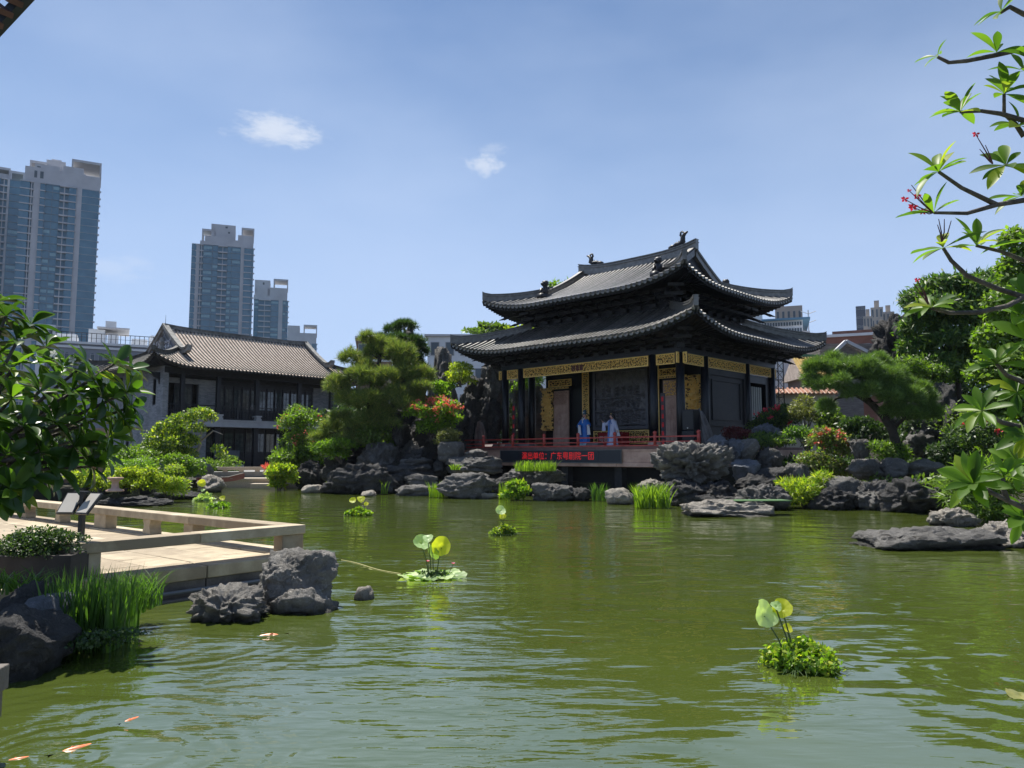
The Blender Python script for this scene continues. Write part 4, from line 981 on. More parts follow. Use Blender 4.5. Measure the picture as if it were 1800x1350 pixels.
tower('tallest blue-green apartment tower at the far left with concrete crown frames', [38,54,60,72,80,106,122,135,145,177], ['bay','balcony','wall','bay','glass','balcony','bay','wall','side'], 326, 300, 24, R(0),
      [('box',44,106,300,326,.5,12),('box',60,104,293,300,1,10),('frame',50,80,284,300,4,12),('box',78,112,276,300,6,16),('box',106,150,300,326,.3,18),('box',110,146,290,300,.6,14),
       ('frame',124,178,276,300,.2,16),('box',146,177,302,326,.2,20),('win',64,70,297,299,1,1),('box',86,104,271,276,8,12),('win',60,65,306,318,.5,.6),('win',70,76,306,318,.5,.6)])
tower('blue-green apartment tower cut by the left edge of the photo', [-60,-20,-8,2,14,18,38], ['glass','balcony','bay','balcony','wall','glass'], 310, 310, 22, R(0),
      [('frame',-30,18,290,310,1,14),('frame',18,44,294,312,.5,12),('box',-20,16,300,310,2,10)])
tower('second blue apartment tower behind the brick hall roof, taller of its pair', [338,346,352,358,374,384,400,408,424,430,442,447], ['side','wall','balcony','glass','glass','balcony','glass','glass','wall','bay','side'], 432, 360, 26, R(0),
      [('box',352,442,426,432,.1,20),('frame',354,378,402,424,3,12),('box',370,413,392,426,3,16),('win',395,399,395,398,3,3),('win',400,403,404,407,3,3),('box',360,410,416,426,.6,14),('frame',424,447,396,410,1,14),('box',418,446,410,432,.8,16),('box',408,424,420,432,.5,8)])
tower('shorter blue apartment tower right of the taller one behind the brick hall', [447,455,476,490,497,503,507], ['glass','balcony','glass','wall','glass','side'], 527, 420, 26, R(0),
      [('box',446,505,520,527,.1,20),('box',447,474,492,520,2,14),('win',461,464,496,500,2,2),('frame',480,506,489,505,1,12),('box',474,505,505,520,.6,14),('box',452,470,506,520,.3,5)])
tower('lowest of the blue apartment towers, its crown just above the brick hall ridge', [505,520,535,548,557], ['glass','balcony','wall','side'], 603, 480, 26, R(0),
      [('box',505,526,572,592,2,14),('frame',533,557,570,588,1,12),('box',526,556,585,603,.6,14),('box',505,530,590,603,.5,10)])
def block(name, label, px0, px1, top, Y, depth, mat, rows=0, cols=0, wmat=None, rz=0.0, ww=.55, wh=.5, roof=None, base=-1, arch=False, group=None, cat='building', ledges=None, row_h=3.2, top_off=1.0, sidewin=False):
    cx, w = far(px0, px1, Y, top); zt = hgt(top, Y); fa = facing(px0, px1) if Y > 60 else 0; w *= math.cos(fa); root = empty(name, (cx, Y, 0), fa, label=label, cat=cat, group=group)
    wm_ = wmat or glz2
    m = MB(); m.box(-w/2, w/2, 0, depth, base, zt); m.build('wall', mat, root)
    for j in range(rows):
        z1 = zt-top_off-j*row_h
        for i in range(cols):
            xc = -w/2+w*(i+.5)/cols; a = w/cols*ww/2; h = row_h*wh
            f = MB(); fr = min(.08, a*.2)
            f.box(xc-a, xc+a, -.09, .0, z1-h, z1-h+fr); f.box(xc-a, xc-a+fr, -.09, 0, z1-h+fr, z1); f.box(xc+a-fr, xc+a, -.09, 0, z1-h+fr, z1); f.box(xc-a, xc+a, -.09, 0, z1, z1+fr)
            if arch: f.lathe([(a,0),(a,.09)], n=14) if False else None
            fo = f.build('window', M('window_frame_grey', (.35,.36,.37), None, 3, .6), root)
            g = MB()
            if arch: g.prism([(xc+(a-fr)*math.cos(q), z1-.02+(a-fr)*math.sin(q)) for q in np.linspace(0, math.pi, 9)]+[(xc-a+fr, z1-h+fr), (xc+a-fr, z1-h+fr)], -.05, -.01, 'y')
            else: g.box(xc-a+fr, xc+a-fr, -.05, -.01, z1-h+fr, z1)
            g.build('pane', wm_, fo)
    if ledges:
        for z, d in ledges: m = MB(); m.box(-w/2-d, w/2+d, -d, depth+d, zt+z-.12, zt+z+.12); m.build('cornice', white if mat is not white else conc, root)
    if sidewin:
        for j in range(rows):
            z1 = zt-top_off-j*row_h
            for k in range(3):
                yc = depth*(k+.5)/3
                for sx in (-1,1): g = MB(); g.box(min(sx*w/2, sx*(w/2+.06)), max(sx*w/2, sx*(w/2+.06)), yc-depth*.1, yc+depth*.1, z1-row_h*wh, z1); g.build('side_window', wm_, root)
    return root, w, zt
greyb = M('blue_grey_render', (.20,.22,.26), (.25,.27,.31), .3, .8)
r, w, zt = block('villa_block', 'long blue-grey building with arched windows and roof railing behind the brick hall', 85, 330, 605, 82, 14, greyb, 1, 17, ww=.55, wh=.75, arch=True, ledges=[(-.55,.15),(-.1,.25)], top_off=1.3, row_h=2.2)
m = MB()
for i in range(30):
    mm = MB(); x = -w/2+w*i/29; mm.box(x-.03,x+.03,.2,.26,zt,zt+1.0); mm.build('railing_post', timber, r)
m.box(-w/2,w/2,.2,.26,zt+1.0,zt+1.06); m.box(-w/2,w/2,.21,.25,zt+.5,zt+.53); m.build('roof_railing', timber, r)
for (a,b_,h) in ((.05,.2,1.2),(.28,.40,1.9),(.42,.5,1.5),(.60,.72,1.1),(.74,.84,1.6),(.86,.95,1.2)): mm = MB(); mm.box(-w/2+w*a,-w/2+w*b_,3,7,zt,zt+h); mm.build('roof_unit', white, r)
mm = MB(); mm.box(-w/2+w*.34,-w/2+w*.58,2.4,8,zt+2.0,zt+2.15); mm.build('canopy', conc, r)
mm = MB(); mm.box(-w/2+w*.40,-w/2+w*.48,3,6,zt+2.151,zt+2.9); mm.build('roof_hut', white, r)
block('white_roof_house', 'small white box building in front of the left towers', 66, 98, 570, 130, 8, white, 2, 2, ww=.4, wh=.35)
brownb = M('brown_tiled_wall', (.16,.10,.075), (.22,.14,.11), .5, .8)
r, w, zt = block('brown_apartment_block', 'brown apartment block just right of the brick hall, behind the pine', 627, 690, 592, 95, 10, brownb, 3, 3, ww=.7, wh=.5, ledges=[(-.1,.2),(-3,.1)], row_h=3)
r, w, zt = block('white_apartment_block', 'long white building with roof garden behind the left pavilion eave', 752, 960, 588, 90, 12, white, 5, 8, ww=.6, wh=.5, ledges=[(-.15,.35)], row_h=3.1)
m = MB(); m.box(w*.0, w*.25, 2, 8, zt+.9, zt+1.1); m.build('roof_canopy', conc, r)
for x in (.01,.24): mm = MB(); mm.box(w*x-.05,w*x+.05,2.1,2.2,zt,zt+.9); mm.build('canopy_post', conc, r)
r, w, zt = block('grey_stepped_building', 'pale grey building with a blue-trimmed roof storey behind the right pavilion eave', 1300, 1420, 585, 75, 11, white, 0, 0, ledges=[(-.1,.15)])
for (p0,p1,t1,t0,y0,y1,mt) in ((1300,1345,545,585,0,8,white),(1346,1412,566,585,-.4,8,white)):
    cx, ww_ = far(p0,p1,75); mm = MB(); x = cx-r.location.x; mm.box(x-ww_/2,x+ww_/2,y0,y1,hgt(t0,75),hgt(t1,75)); mm.build('roof_storey', mt, r)
cx, ww_ = far(1344,1424,75); x = cx-r.location.x; mm = MB(); mm.box(x-ww_/2,x+ww_/2,-.9,9,hgt(566,75),hgt(566,75)+.18); mm.build('blue_roof_edge', M('blue_metal', (.10,.22,.33), None, 4, .5), r)
for k in range(14):
    p0 = 1349+k*4.5; cx, ww_ = far(p0,p0+2.6,75); x = cx-r.location.x
    for (t1,t0) in ((569,575),(580,587)): mm = MB(); mm.box(x-ww_/2,x+ww_/2,-.5,-.38,hgt(t0,75),hgt(t1,75)); mm.build('window', glz2, r)
for (p0,p1,t1,t0) in ((1378,1400,620,660),(1400,1425,628,675)): cx, ww_ = far(p0,p1,75); mm = MB(); x = cx-r.location.x; mm.box(x-ww_/2,x+ww_/2,-.6,0,hgt(t0,75),hgt(t1,75)); mm.build('balcony', white, r)
block('beige_flat_building', 'beige flats with a curved parapet peeping over the grey roof storey', 1362, 1410, 538, 140, 12, concw, 3, 5, ww=.5, wh=.5)
r = empty('roof_antenna', (P(1421,560,80).x, 80, hgt(590,80)), 0, label='thin metal aerial with cross arms above the grey building', cat='aerial')
z = hgt(545,80)-hgt(590,80); m = MB(); m.tube([(0,0,0),(0,0,z)], .06, 5); m.build('mast', conc, r)
for q in (.5,.85): m = MB(); m.tube([(-.8,0,z*q+.3),(0,0,z*q),(.8,0,z*q+.3)], .04, 4); m.build('arm', conc, r)
redb = M('red_brown_brick', (.20,.09,.065), (.28,.13,.10), .8, .85)
block('red_brick_house', 'low red brick house right of the pavilion behind the pine', 1418, 1535, 588, 68, 9, redb, 2, 4, ww=.5, wh=.45, ledges=[(-.1,.2)])
block('red_brick_tenement', 'dark red flats below the beige towers at the right', 1462, 1560, 580, 110, 9, redb, 3, 5, ww=.5, wh=.45)
block('dark_office_tower', 'slim dark blue office tower far off beside the beige flats', 1504, 1521, 538, 420, 12, M('deep_blue_glass', (.015,.03,.06), (.03,.05,.09), .1, .3), 12, 2, row_h=5, ww=.8, wh=.2)
for (p0,p1,tp,Y,lb) in ((1517,1534,556,330,'beige apartment tower, lower left of the far right cluster'),(1530,1552,540,350,'beige apartment tower, middle and tallest of the far right cluster'),(1550,1572,548,360,'beige apartment tower at the right of the cluster beside the dark rock peak'),(1513,1532,590,250,'short beige block at the foot of the far right towers'),(1545,1568,586,240,'short beige block against the dark rock peak')):
    r, w, zt = block('beige_tower', lb, p0, p1, tp, Y, 14, concw, 9, 3, row_h=5.2, ww=.5, wh=.7, sidewin=False)
    m = MB(); m.box(-w*.2,w*.2,2,8,zt,zt+3.5); m.build('roof_block', concw, r)
# timber gable roof and glazed-tile ridge house
r = empty('weathered_gable_roof', (P(1515,640,62).x, 62, 0), R(0), label='weathered grey plank roof with an open gable behind the right pine', cat='roof')
pl = M('weathered_planks', (.10,.09,.085), (.20,.18,.17), 2, .9, .3, stretch=(1,6,6))
cx, w = far(1455,1590,62); z0, z1 = hgt(645,62), hgt(603,62)
m = MB(); m.prism([(-w/2-.3,z0),(-w*.22,z1),(w*.0,z0+1.4),(w*.0,z0-6),(-w/2,z0-6)], 0, .4, 'y'); m.build('gable_wall', pl, r)
m = MB(); m.bar((-w/2-.6,-.3,z0-.1),(-w*.22,-.3,z1+.1),.4,.25); m.bar((-w*.22,-.3,z1+.1),(.3,-.3,z0+1.2),.4,.25); m.build('bargeboards', conc, r)
for k in range(9): mm = MB(); mm.box(-w/2+w*.05*k*0+(-w*.02),w/2,.3+.0,7-k*.6,z0+.0+k*.22,z0+.2+k*.22); mm.build('roof_plank', pl, r)
r = empty('glazed_tile_gatehouse', (P(1440,650,56).x, 56, 0), R(0), label='small gatehouse roof of yellow glazed tiles with a green ridge right of the pavilion', cat='roof')
yt = M('yellow_brown_glaze', (.38,.25,.07), (.5,.36,.13), 4, .4); cx, w = far(1418,1475,56); z0, z1 = hgt(660,56), hgt(618,56)
m = MB(); m.box(-w/2+.3,w/2-.3,.4,4,0,z0); m.build('wall', brownb, r)
for k in range(11): x = -w/2+w*(k+.5)/11; mm = MB(); mm.tube([(x,0,z0-.1),(x,1.0,z0+.6),(x,2.2,z1-.1)], .11, 6); mm.build('tile_row', yt, r)
m = MB(); m.prism([(0,z0-.15),(2.2,z1-.15),(4.4,z0-.15)], -w/2, w/2, 'x'); m.build('roof', pan_red, r)
m = MB(); m.bar((-w/2,2.2,z1),(w/2+.8,2.2,z1-.2),.25,.3); m.build('green_ridge', M('green_glaze', (.03,.12,.05), (.06,.18,.08), 4, .3), r)
# tiled garden wall behind
def tiled_wall(px0, px1, top, Y, label, wallm):
    cx, w = far(px0, px1, Y); r = empty('tiled_garden_wall', (cx, Y, 0), 0, label=label, cat='wall'); z = hgt(top, Y)
    m = MB(); m.box(-w/2,w/2,.1,.5,.5,z-.35); m.build('wall', wallm, r)
    m = MB(); m.prism([(-.35,z-.34),(.3,z),(.95,z-.34)], -w/2, w/2, 'x'); m.build('coping', pan_red, r)
    n = int(w/.28)
    tm = MB(); tm.tube([(0,-.42,-.36),(0,.3,.03)], [.10,.09], 6); TM = tm.mesh('coping_tile', M('terracotta_tile', (.30,.13,.08), (.42,.22,.15), 4, .8))
    for i in range(n): link('coping_tile', TM, r, loc=(-w/2+(i+.5)*w/n, 0, z))
tiled_wall(1352, 1470, 683, 50, 'pale garden wall with terracotta tile coping right of the pavilion', M('cream_wall', (.40,.38,.32), (.5,.47,.40), .5, .85))
# lattice mast (scaffold) beside the pavilion
r = empty('lattice_mast', (P(1366,700,44).x, 44, 0.6), R(12), label='dark metal lattice mast standing at the right rear corner of the pavilion', cat='mast')
H = hgt(628,44)-.6; s = .28
for (x,y) in ((-s,-s),(s,-s),(s,s),(-s,s)): m = MB(); m.tube([(x,y,0),(x,y,H)], .03, 5); m.build('leg', timber, r)
k = 0; z = 0
while z < H-.5:
    m = MB()
    for a, c in (((-s,-s),(s,-s)),((s,-s),(s,s)),((s,s),(-s,s)),((-s,s),(-s,-s))): m.bar((*a,z),(*c,z+.5),.025); m.bar((*a,z),(*c,z),.025)
    m.build('brace', timber, r); z += .5
# eave corner of the near building above the camera (top left)
r = empty('near_eave_corner', P(0, 0, 4.0), 0, label='dark serrated tile eave corner hanging in at the top left of the photo', cat='eave')
r.location = P(10,0,4.0)
A_ = P(-8, 42, 4.0)-r.location; B_ = P(52, -22, 4.0)-r.location; dirn = (B_-A_); L_ = dirn.length; dirn.normalize(); up_ = Vector((-dirn.z, 0, dirn.x))
et = M('reddish_eave_tile', (.07,.03,.02), (.12,.05,.035), 6, .7)
n = 12; st = (B_-A_).length/3.4
for i in range(-1, 7):
    c = A_+dirn*(i*st)
    m = MB(); m.bar(c+Vector((0,0,0)), c+up_*.55+Vector((0,.3,0)), st*.96, .03); m.build('eave_tile', et, r)
m = MB(); m.bar(A_-dirn*1+up_*.07+Vector((0,.1,.0)), B_+dirn*2+up_*.07+Vector((0,.1,0)), .06, .05); m.build('eave_batten', timber, r)

# ------------------------------------------------------------------ air between the garden and the city
hzm = bpy.data.materials.new('haze'); hzm.use_nodes = True; ht = hzm.node_tree; ht.nodes.clear()
pv = N(ht, 'ShaderNodeVolumePrincipled'); pv.inputs['Color'].default_value = (.80,.88,1,1); pv.inputs['Density'].default_value = HAZE; pv.inputs['Anisotropy'].default_value = 0.0
ho = N(ht, 'ShaderNodeOutputMaterial'); ht.links.new(pv.outputs[0], ho.inputs['Volume'])
link('haze', MB().box(-700, 700, -60, 640, -2.5, 190).mesh('haze', hzm), kind='stuff')
# ------------------------------------------------------------------ rocks
rk_dark = rockmat('dark_garden_rock', (.04,.04,.043), (.115,.112,.108), (.018,.018,.02))
rk_grey = rockmat('grey_garden_rock', (.10,.098,.094), (.26,.25,.235), (.04,.038,.036))
rk_pale = rockmat('pale_garden_rock', (.26,.24,.21), (.50,.46,.40), (.07,.06,.05))
rk_moss = rockmat('mossy_rock', (.05,.05,.048), (.12,.12,.11), (.012,.012,.012), moss=.9)
rk_blue = rockmat('blue_grey_rock', (.13,.145,.17), (.28,.30,.34), (.035,.038,.045))
def unit_(v): return v/np.maximum(np.linalg.norm(v, axis=-1, keepdims=True), 1e-6)
_ico = {}
def ico(k):
    if k not in _ico:
        bm_ = bmesh.new(); bmesh.ops.create_icosphere(bm_, subdivisions=k, radius=1); bm_.verts.ensure_lookup_table()
        _ico[k] = (np.array([v.co[:] for v in bm_.verts]), np.array([[v.index for v in f.verts] for f in bm_.faces])); bm_.free()
    return _ico[k]
ST = {  # superquadric power, planes, cut range, ridge amp (m per m of size), ridge freq, strata amp, taper
 'boulder': (2.8, 14, (.64,1.0), .11, 1.6, .02, 0),
 'slab':    (5.0, 14, (.76,1.1), .12, 1.9, .10, 0),
 'crag':    (2.8, 12, (.66,1.0), .26, 1.5, .03, .15),
 'holey':   (3.0, 8, (.8,1.1), .20, 1.6, .0, -.30),
 'cliff':   (3.2, 16, (.66,1.05), .22, 1.2, .06, .22),
 'near':    (4.2, 18, (.70,1.06), .14, 1.9, .05, -.04),
 'block':   (7.0, 6, (.95,1.2), .03, 2.0, .03, 0),
}
def rock_mesh(size, style, seed, k=4):
    p, npl, cr, amp, fr, strata, taper = ST[style]; r_ = np.random.default_rng(seed)
    d, F = ico(k); sx, sy, sz = [s/2 for s in size]
    a = np.abs(d); r = 1/((a**p).sum(1))**(1/p)
    for i in range(npl):
        n = r_.normal(size=3); n /= np.linalg.norm(n); c = r_.uniform(*cr); q = d@n; r = np.where(q*r > c, c/np.maximum(q, 1e-3), r)
    v = d*r[:,None]
    v[:,:2] *= (1-taper*(v[:,2:3]))
    mx = np.abs(v).max(0); v /= mx
    v = v*np.array([sx, sy, sz]); S = (sx*sy*sz)**(1/3)*2; off = r_.uniform(0, 50, 3)
    f = fr/max(S, .5)*1.6; q = v*f+off; st = q.copy()
    if style in ('crag', 'cliff', 'holey'):
        ang = r_.uniform(-.5,.5); q = np.stack([q[:,0], q[:,1], q[:,2]*.6+q[:,0]*ang], 1)
    h = (ridged(q*1.3, 5, seed)-.5)*2
    if style == 'holey': h = -np.abs(vnoise(q*1.6, seed))*1.2+.45+.6*(ridged(q*2.6, 3, seed+2)-.5)
    big = fbm(v*f*.6+off, 3, seed+5)
    h = .62*h+.8*(ridged(q*3.4+3, 4, seed+21)-.5)*2*(.45 if style in ('slab','block','boulder','near') else 1)
    if style == 'holey':
        nb = 420; pd = unit_(r_.normal(size=(nb, 3))); pr = r_.uniform(.035, .10, nb); dd = unit_(d+.12*np.stack([fbm(d*4, 2, 1), fbm(d*4, 2, 2), fbm(d*4, 2, 3)], 1))
        for i in range(nb): h = h-1.15*pr[i]/.10*np.exp(-((1-dd@pd[i])*2/pr[i]**2)**1.5)
    nd = d*np.array([1, 1, .8])
    v = v+nd*(amp*S*h*.7+.14*S*big*(1 if style != 'block' else .15))[:,None]
    if strata:
        zz = v[:,2]/(2*sz); w = zz*(2.6 if sz > .6 else 1.9)+.6*fbm(v*f*.5+off, 2, seed+9); saw = w-np.floor(w); v[:,:2] *= (1+strata*(np.where(saw < .78, .5, -.9))*1.0)[:,None]
    fine = ridged(v*5+off, 4, seed+3)-.5; v = v+d*(fine*(.075 if style in ('near','boulder') else .13)*min(S, 1.6))[:,None]
    return v, F
_rs = [100]
def rock(name, label, px0, px1, py0, py1, Y, style='crag', mat=None, depth=None, k=4, cat='rock', rz=0.0, sink=.0, group=None, tilt=None, seed=None):
    _rs[0] += 1; seed = seed or _rs[0]
    if 'waterline' in label or 'in the water' in label or 'in the water' in label: Y = min(Y, 2430.0/(py1-800)+.15)
    a, c = P(px0, py1, Y), P(px1, py0, Y); w = c.x-a.x; h = c.z-a.z+sink; dp = depth or w*.8
    v, F = rock_mesh((w, dp, h), style, seed, k)
    # keep the silhouette inside the wanted box
    for ax, s in ((0, w), (2, h)): e = (v[:,ax].max()-v[:,ax].min()); v[:,ax] = (v[:,ax]-(v[:,ax].max()+v[:,ax].min())/2)*s/e
    return link(name, mesh_np(name, v, F, mat or rk_dark), loc=((a.x+c.x)/2, Y+dp*.35, a.z-sink+h/2), rot=tilt or (0,0,rz), label=label, cat=cat, group=group)
G = rk_grey; D = rk_dark; L = rk_pale; B = rk_blue; TH = rockmat('pitted_grey_rock', (.16,.155,.145), (.36,.345,.32), (.03,.03,.028), scale=2.6); MO = rk_moss; NR = rockmat('brown_grey_rock', (.20,.19,.175), (.42,.40,.37), (.05,.045,.04), scale=3.0)
ROCKS = [
 # left rockery hill behind the pine
 ('rock_peak','tall dark rock peak with shrubs on top, left of the two highest rock spires',672,752,566,790,47,'cliff',D,6,5),
 ('rock_peak','ridged dark rock spire just right of the shrub-topped peak',742,806,603,790,45,'cliff',G,4.5,5),
 ('rock_cliff','dark mossy rock face below the left tip of the lower pavilion roof',790,860,655,790,43.5,'cliff',D,4.5,5),
 ('rock_peak','light grey pitted rock beside the leftmost stage column, under the eave',838,892,632,716,44.5,'crag',G,3,5),
 ('rock_peak','dark hollowed rock standing left of the stage end above the loudspeaker',834,886,695,786,43.3,'holey',D,2.2,5),
 ('rock_peak','rock seen between the leftmost stage columns',878,968,640,800,50,'crag',G,3,4),
 ('rock_cliff','broad dark rock wall behind the red-flowering shrub',700,836,700,806,41.5,'cliff',D,3.5,5),
 ('rock_cliff','grey standing rock below the pine, left of the red-flowering shrub',665,724,718,806,39.8,'cliff',D,2.5,5),
 ('rock_cliff','dark rock shoulder under the left pine, beside its trunk base',606,676,742,810,40.5,'cliff',D,3,5),
 ('garden_rock','rounded grey rock hump below the pine, with a pale top edge',618,702,776,838,38.6,'crag',G,2.2,5),
 ('garden_rock','dark rock hump right of the rounded grey one, below the flowering shrub',700,772,782,834,38.6,'crag',D,2,5),
 ('garden_rock','dark leaning rock at the water behind the yellow-green shrub',512,572,806,868,41.2,'crag',D,2.4,5),
 ('garden_rock','dark rock mass left of the overhanging ledge with leafy cover above',556,628,782,850,40.2,'cliff',D,2,5),
 ('rock_ledge','long dark ledge overhanging the water, left part',562,655,822,872,38.2,'slab',D,2.2,5),
 ('rock_ledge','long arched dark ledge over the water in the middle of the left rockery',640,768,815,870,37.0,'slab',D,2.4,5),
 ('rock_ledge','thin grey ledge slab halfway up behind the long arched ledge',698,760,802,820,38.0,'slab',G,1.5,4),
 ('stepping_rock','flat pale stone at the waterline below the long arched ledge',630,664,862,872,36.5,'slab',L,1.0,4),
 ('stepping_rock','low flat stepped rock at the waterline left of the smooth boulder',690,772,852,871,35.6,'slab',G,1.4,4),
 ('garden_rock','small layered rocks stacked above the low stepped rock',708,770,832,854,36.4,'slab',G,1.0,4),
 ('rock_ledge','upper block of the stacked rocks at the left end of the stage, pale flat top',768,815,775,812,37.6,'block',G,1.8,4),
 ('garden_rock','lumpy rock column under the pale flat-topped block',756,786,800,838,37.4,'crag',D,1.3,4),
 ('rock_ledge','big layered slab jutting out below the left end of the stage',778,884,800,832,36.6,'slab',G,2.4,5),
 ('rock_ledge','thin slab of rock just under the left end of the railing',812,858,789,803,37.2,'slab',G,1.3,4),
 ('boulder','large smooth grey boulder standing in the water under the jutting slab',764,872,830,876,35.8,'near',G,1.8,5),
 ('stepping_rock','thin flat waterline rock between the smooth boulder and the grasses',838,884,866,876,34.4,'slab',L,.8,4),
 ('garden_rock','slanting ribbed rock with grass on top in front of the display board',884,1000,818,852,34.6,'crag',G,1.8,5),
 ('garden_rock','dark low rock supporting the grass-topped one',905,960,848,874,34.6,'crag',D,1.5,4),
 ('garden_rock','layered grey rock at the waterline right of the low leafy plant',934,1014,848,880,33.4,'slab',G,1.5,5),
 ('garden_rock','small rough dark rock right of the layered waterline rock',1004,1044,856,880,33.2,'holey',D,1.0,4),
 ('boulder','low brown-topped boulder at the waterline left of the big grass clump',1064,1118,858,886,31.4,'near',L,1.1,4),
 ('garden_rock','pale rock behind the low brown-topped boulder',1120,1176,840,872,31.9,'crag',L,1.0,4),
 # the big overhanging Taihu rock and what carries it
 ('taihu_rock','big pale pitted scholar rock overhanging the water at the right end of the stage',1148,1302,772,852,28.4,'holey',TH,2.6,6),
 ('garden_rock','dark layered stack of rock carrying the big pitted scholar rock',1168,1242,838,892,27.6,'slab',D,1.8,5),
 ('garden_rock','dark smooth rock right of the layered stack below the pitted scholar rock',1228,1312,842,892,27.6,'crag',D,1.9,5),
 ('garden_rock','dark recessed rock deep under the pitted scholar rock',1190,1330,850,898,30.6,'cliff',D,1.8,4),
 ('boulder','small blue-grey boulder at the right end of the red railing',1247,1286,762,796,31.2,'crag',B,1.0,4),
 ('boulder','tilted blue-grey boulder right of the small one by the railing end',1278,1316,769,812,31.0,'crag',B,1.2,4),
 ('boulder','upright rounded grey boulder below the red-leaved shrub',1300,1338,770,812,30.8,'near',G,1.3,4),
 ('boulder','broad grey boulder at the right of the boulder row under the green shrubs',1334,1384,784,828,30.6,'crag',G,1.4,4),
 ('boulder','rounded blue-grey boulder below the upright one, near the pitted scholar rock',1292,1346,806,854,29.9,'near',B,1.5,4),
 ('boulder','dark square-shouldered boulder right of the lower rounded one',1338,1410,820,862,29.4,'block',D,1.6,4),
 ('boulder','blue-grey twin-topped rock among the shrubs right of the pavilion',1322,1378,742,775,33.2,'crag',B,1.3,4),
 ('rock_slab','flat pale jagged slab lying at the waterline right of the scholar rock',1204,1368,878,907,26.0,'slab',L,1.7,5),
 ('garden_rock','dark low layered rock behind the flat pale jagged slab',1220,1330,868,896,27.0,'slab',D,1.5,5),
 ('garden_rock','pale-topped broad rock at the waterline left of the yellow-green bamboo shrub',1306,1400,850,896,26.8,'crag',G,2.0,5),
 # right bank wall of rocks
 ('rock_block','squared grey rock block on the right bank wall, left end under the bent pine',1505,1560,806,844,27.2,'near',G,1.8,4),
 ('rock_block','squared grey rock block on the right bank wall, middle under the bent pine',1556,1600,804,842,26.8,'near',G,1.8,4),
 ('rock_block','long squared rock block on the right bank wall, right end below the dark cliff',1596,1672,806,846,26.8,'near',G,2.0,4),
 ('garden_rock','light grey rock at the waterline right of the bamboo shrub',1452,1512,836,880,26.2,'block',G,1.6,4),
 ('rock_cliff','dark creviced rock at the waterline under the squared blocks',1498,1590,842,896,25.8,'crag',G,2.2,5),
 ('rock_cliff','black-shadowed rock mass at the waterline at the right end of the bank wall',1570,1682,838,902,25.4,'cliff',D,2.4,5),
 ('garden_rock','small bleached upright rock among plants left of the bent pine trunk',1500,1532,770,812,28.2,'holey',G,.8,4),
 ('garden_rock','bleached hollow rock in the shade under the bent pine crown',1600,1645,760,800,29.5,'holey',G,1.2,4),
 ('rock_cliff','tall dark flat-faced rock wall right of the bent pine',1628,1712,668,812,31,'cliff',D,3,5),
 ('rock_peak','jagged dark rock pinnacle rising right of the far beige towers',1558,1622,548,700,40,'holey',D,3,5),
 ('rock_peak','dark lower shoulder of the jagged pinnacle behind the bent pine',1575,1660,640,760,38,'cliff',D,3,5),
 ('rock_slab','long flat dark-edged slab lying in the water at the right bank',1524,1784,929,964,18.4,'slab',G,1.7,5),
 ('garden_rock','rough pale rock on the right bank just behind the long flat slab',1648,1736,892,928,19.6,'crag',L,.9,5),
 ('garden_rock','pale rock at the right edge of the photo beside the long flat slab',1738,1830,914,962,15.4,'crag',L,1.2,5),
 # far left bank
 ('rock_slab','pale beaked rock slab reaching over the water beside the rowing boat',338,392,834,864,37.5,'crag',L,1.4,4),
 ('boulder','tall rounded dark boulder at the foot of the pale tree trunk',328,368,803,838,40.5,'boulder',B,1.2,4),
 ('stepping_rock','two-part pale stone block at the far waterline',529,564,852,866,38.8,'block',L,.7,4),
 ('garden_rock','dark layered bank rock under the potted hedge, left part',130,292,872,898,27.5,'slab',D,1.6,5),
 ('garden_rock','dark layered bank rock under the hedge, right part reaching the pale slab',268,350,862,884,31.5,'slab',D,1.4,4),
 # shaded rock behind the gaps
 ('rock_cliff','dark shaded rock deep behind the left ledges, above the waterline',556,700,812,868,39.4,'cliff',D,1.5,5),
 ('rock_cliff','dark shaded rock behind the low stepped rock and the long arched ledge',680,800,822,872,38.2,'cliff',D,1.5,5),
 ('rock_cliff','dark rock in the shadow right of the smooth boulder under the stage',862,940,828,874,35.8,'cliff',D,1.5,4),
 ('rock_cliff','dark rock filling the shade between the boulder row and the pale-topped broad rock',1290,1440,830,890,28.8,'cliff',D,1.5,5),
 ('garden_rock','dark jagged rock at the waterline between the bamboo shrub and the right bank wall',1430,1520,855,896,26.6,'crag',D,1.2,5),
 ('garden_rock','pale jagged rock on the bank above the pale-topped broad rock',1384,1440,812,848,28.6,'crag',G,1.2,4),
 ('rock_cliff','rock face under the pine between the two dark rock shoulders',690,742,770,812,40.2,'crag',G,1.6,5),
 # near rocks
 ('garden_rock','large two-tiered grey rock standing in the water at the deck corner',434,588,970,1062,9.2,'near',NR,.8,6),
 ('garden_rock','dark undercut base of the two-tiered rock at the deck corner',452,592,1034,1084,9.0,'slab',NR,.6,5),
 ('garden_rock','tilted brown-grey rock in the water left of the two-tiered rock',306,458,1036,1092,8.6,'crag',NR,.7,5),
 ('boulder','big dark smooth boulder in the lower left shade at the water',-60,78,1075,1180,6.3,'near',D,.8,5),
 ('garden_rock','dark layered rock behind the big smooth boulder at the left edge',-30,62,1030,1120,7.2,'slab',D,1.0,5),
 ('garden_rock','flat bluish rock between the layered rock and the arrowhead plants',36,100,1048,1130,7.1,'block',B,.8,4),
 ('stepping_rock','small pale rock just breaking the water right of the deck corner',622,656,1032,1046,9.8,'slab',L,.25,4),
]
for r_ in ROCKS:
    n_, lb, x0, x1, y0, y1, Y, st, mt, dp, k = r_
    rock(n_, lb, x0, x1, y0, y1, Y, st, mt, dp, k, sink=.25 if 'waterline' in lb or 'water' in lb or 'base' in lb else .1)
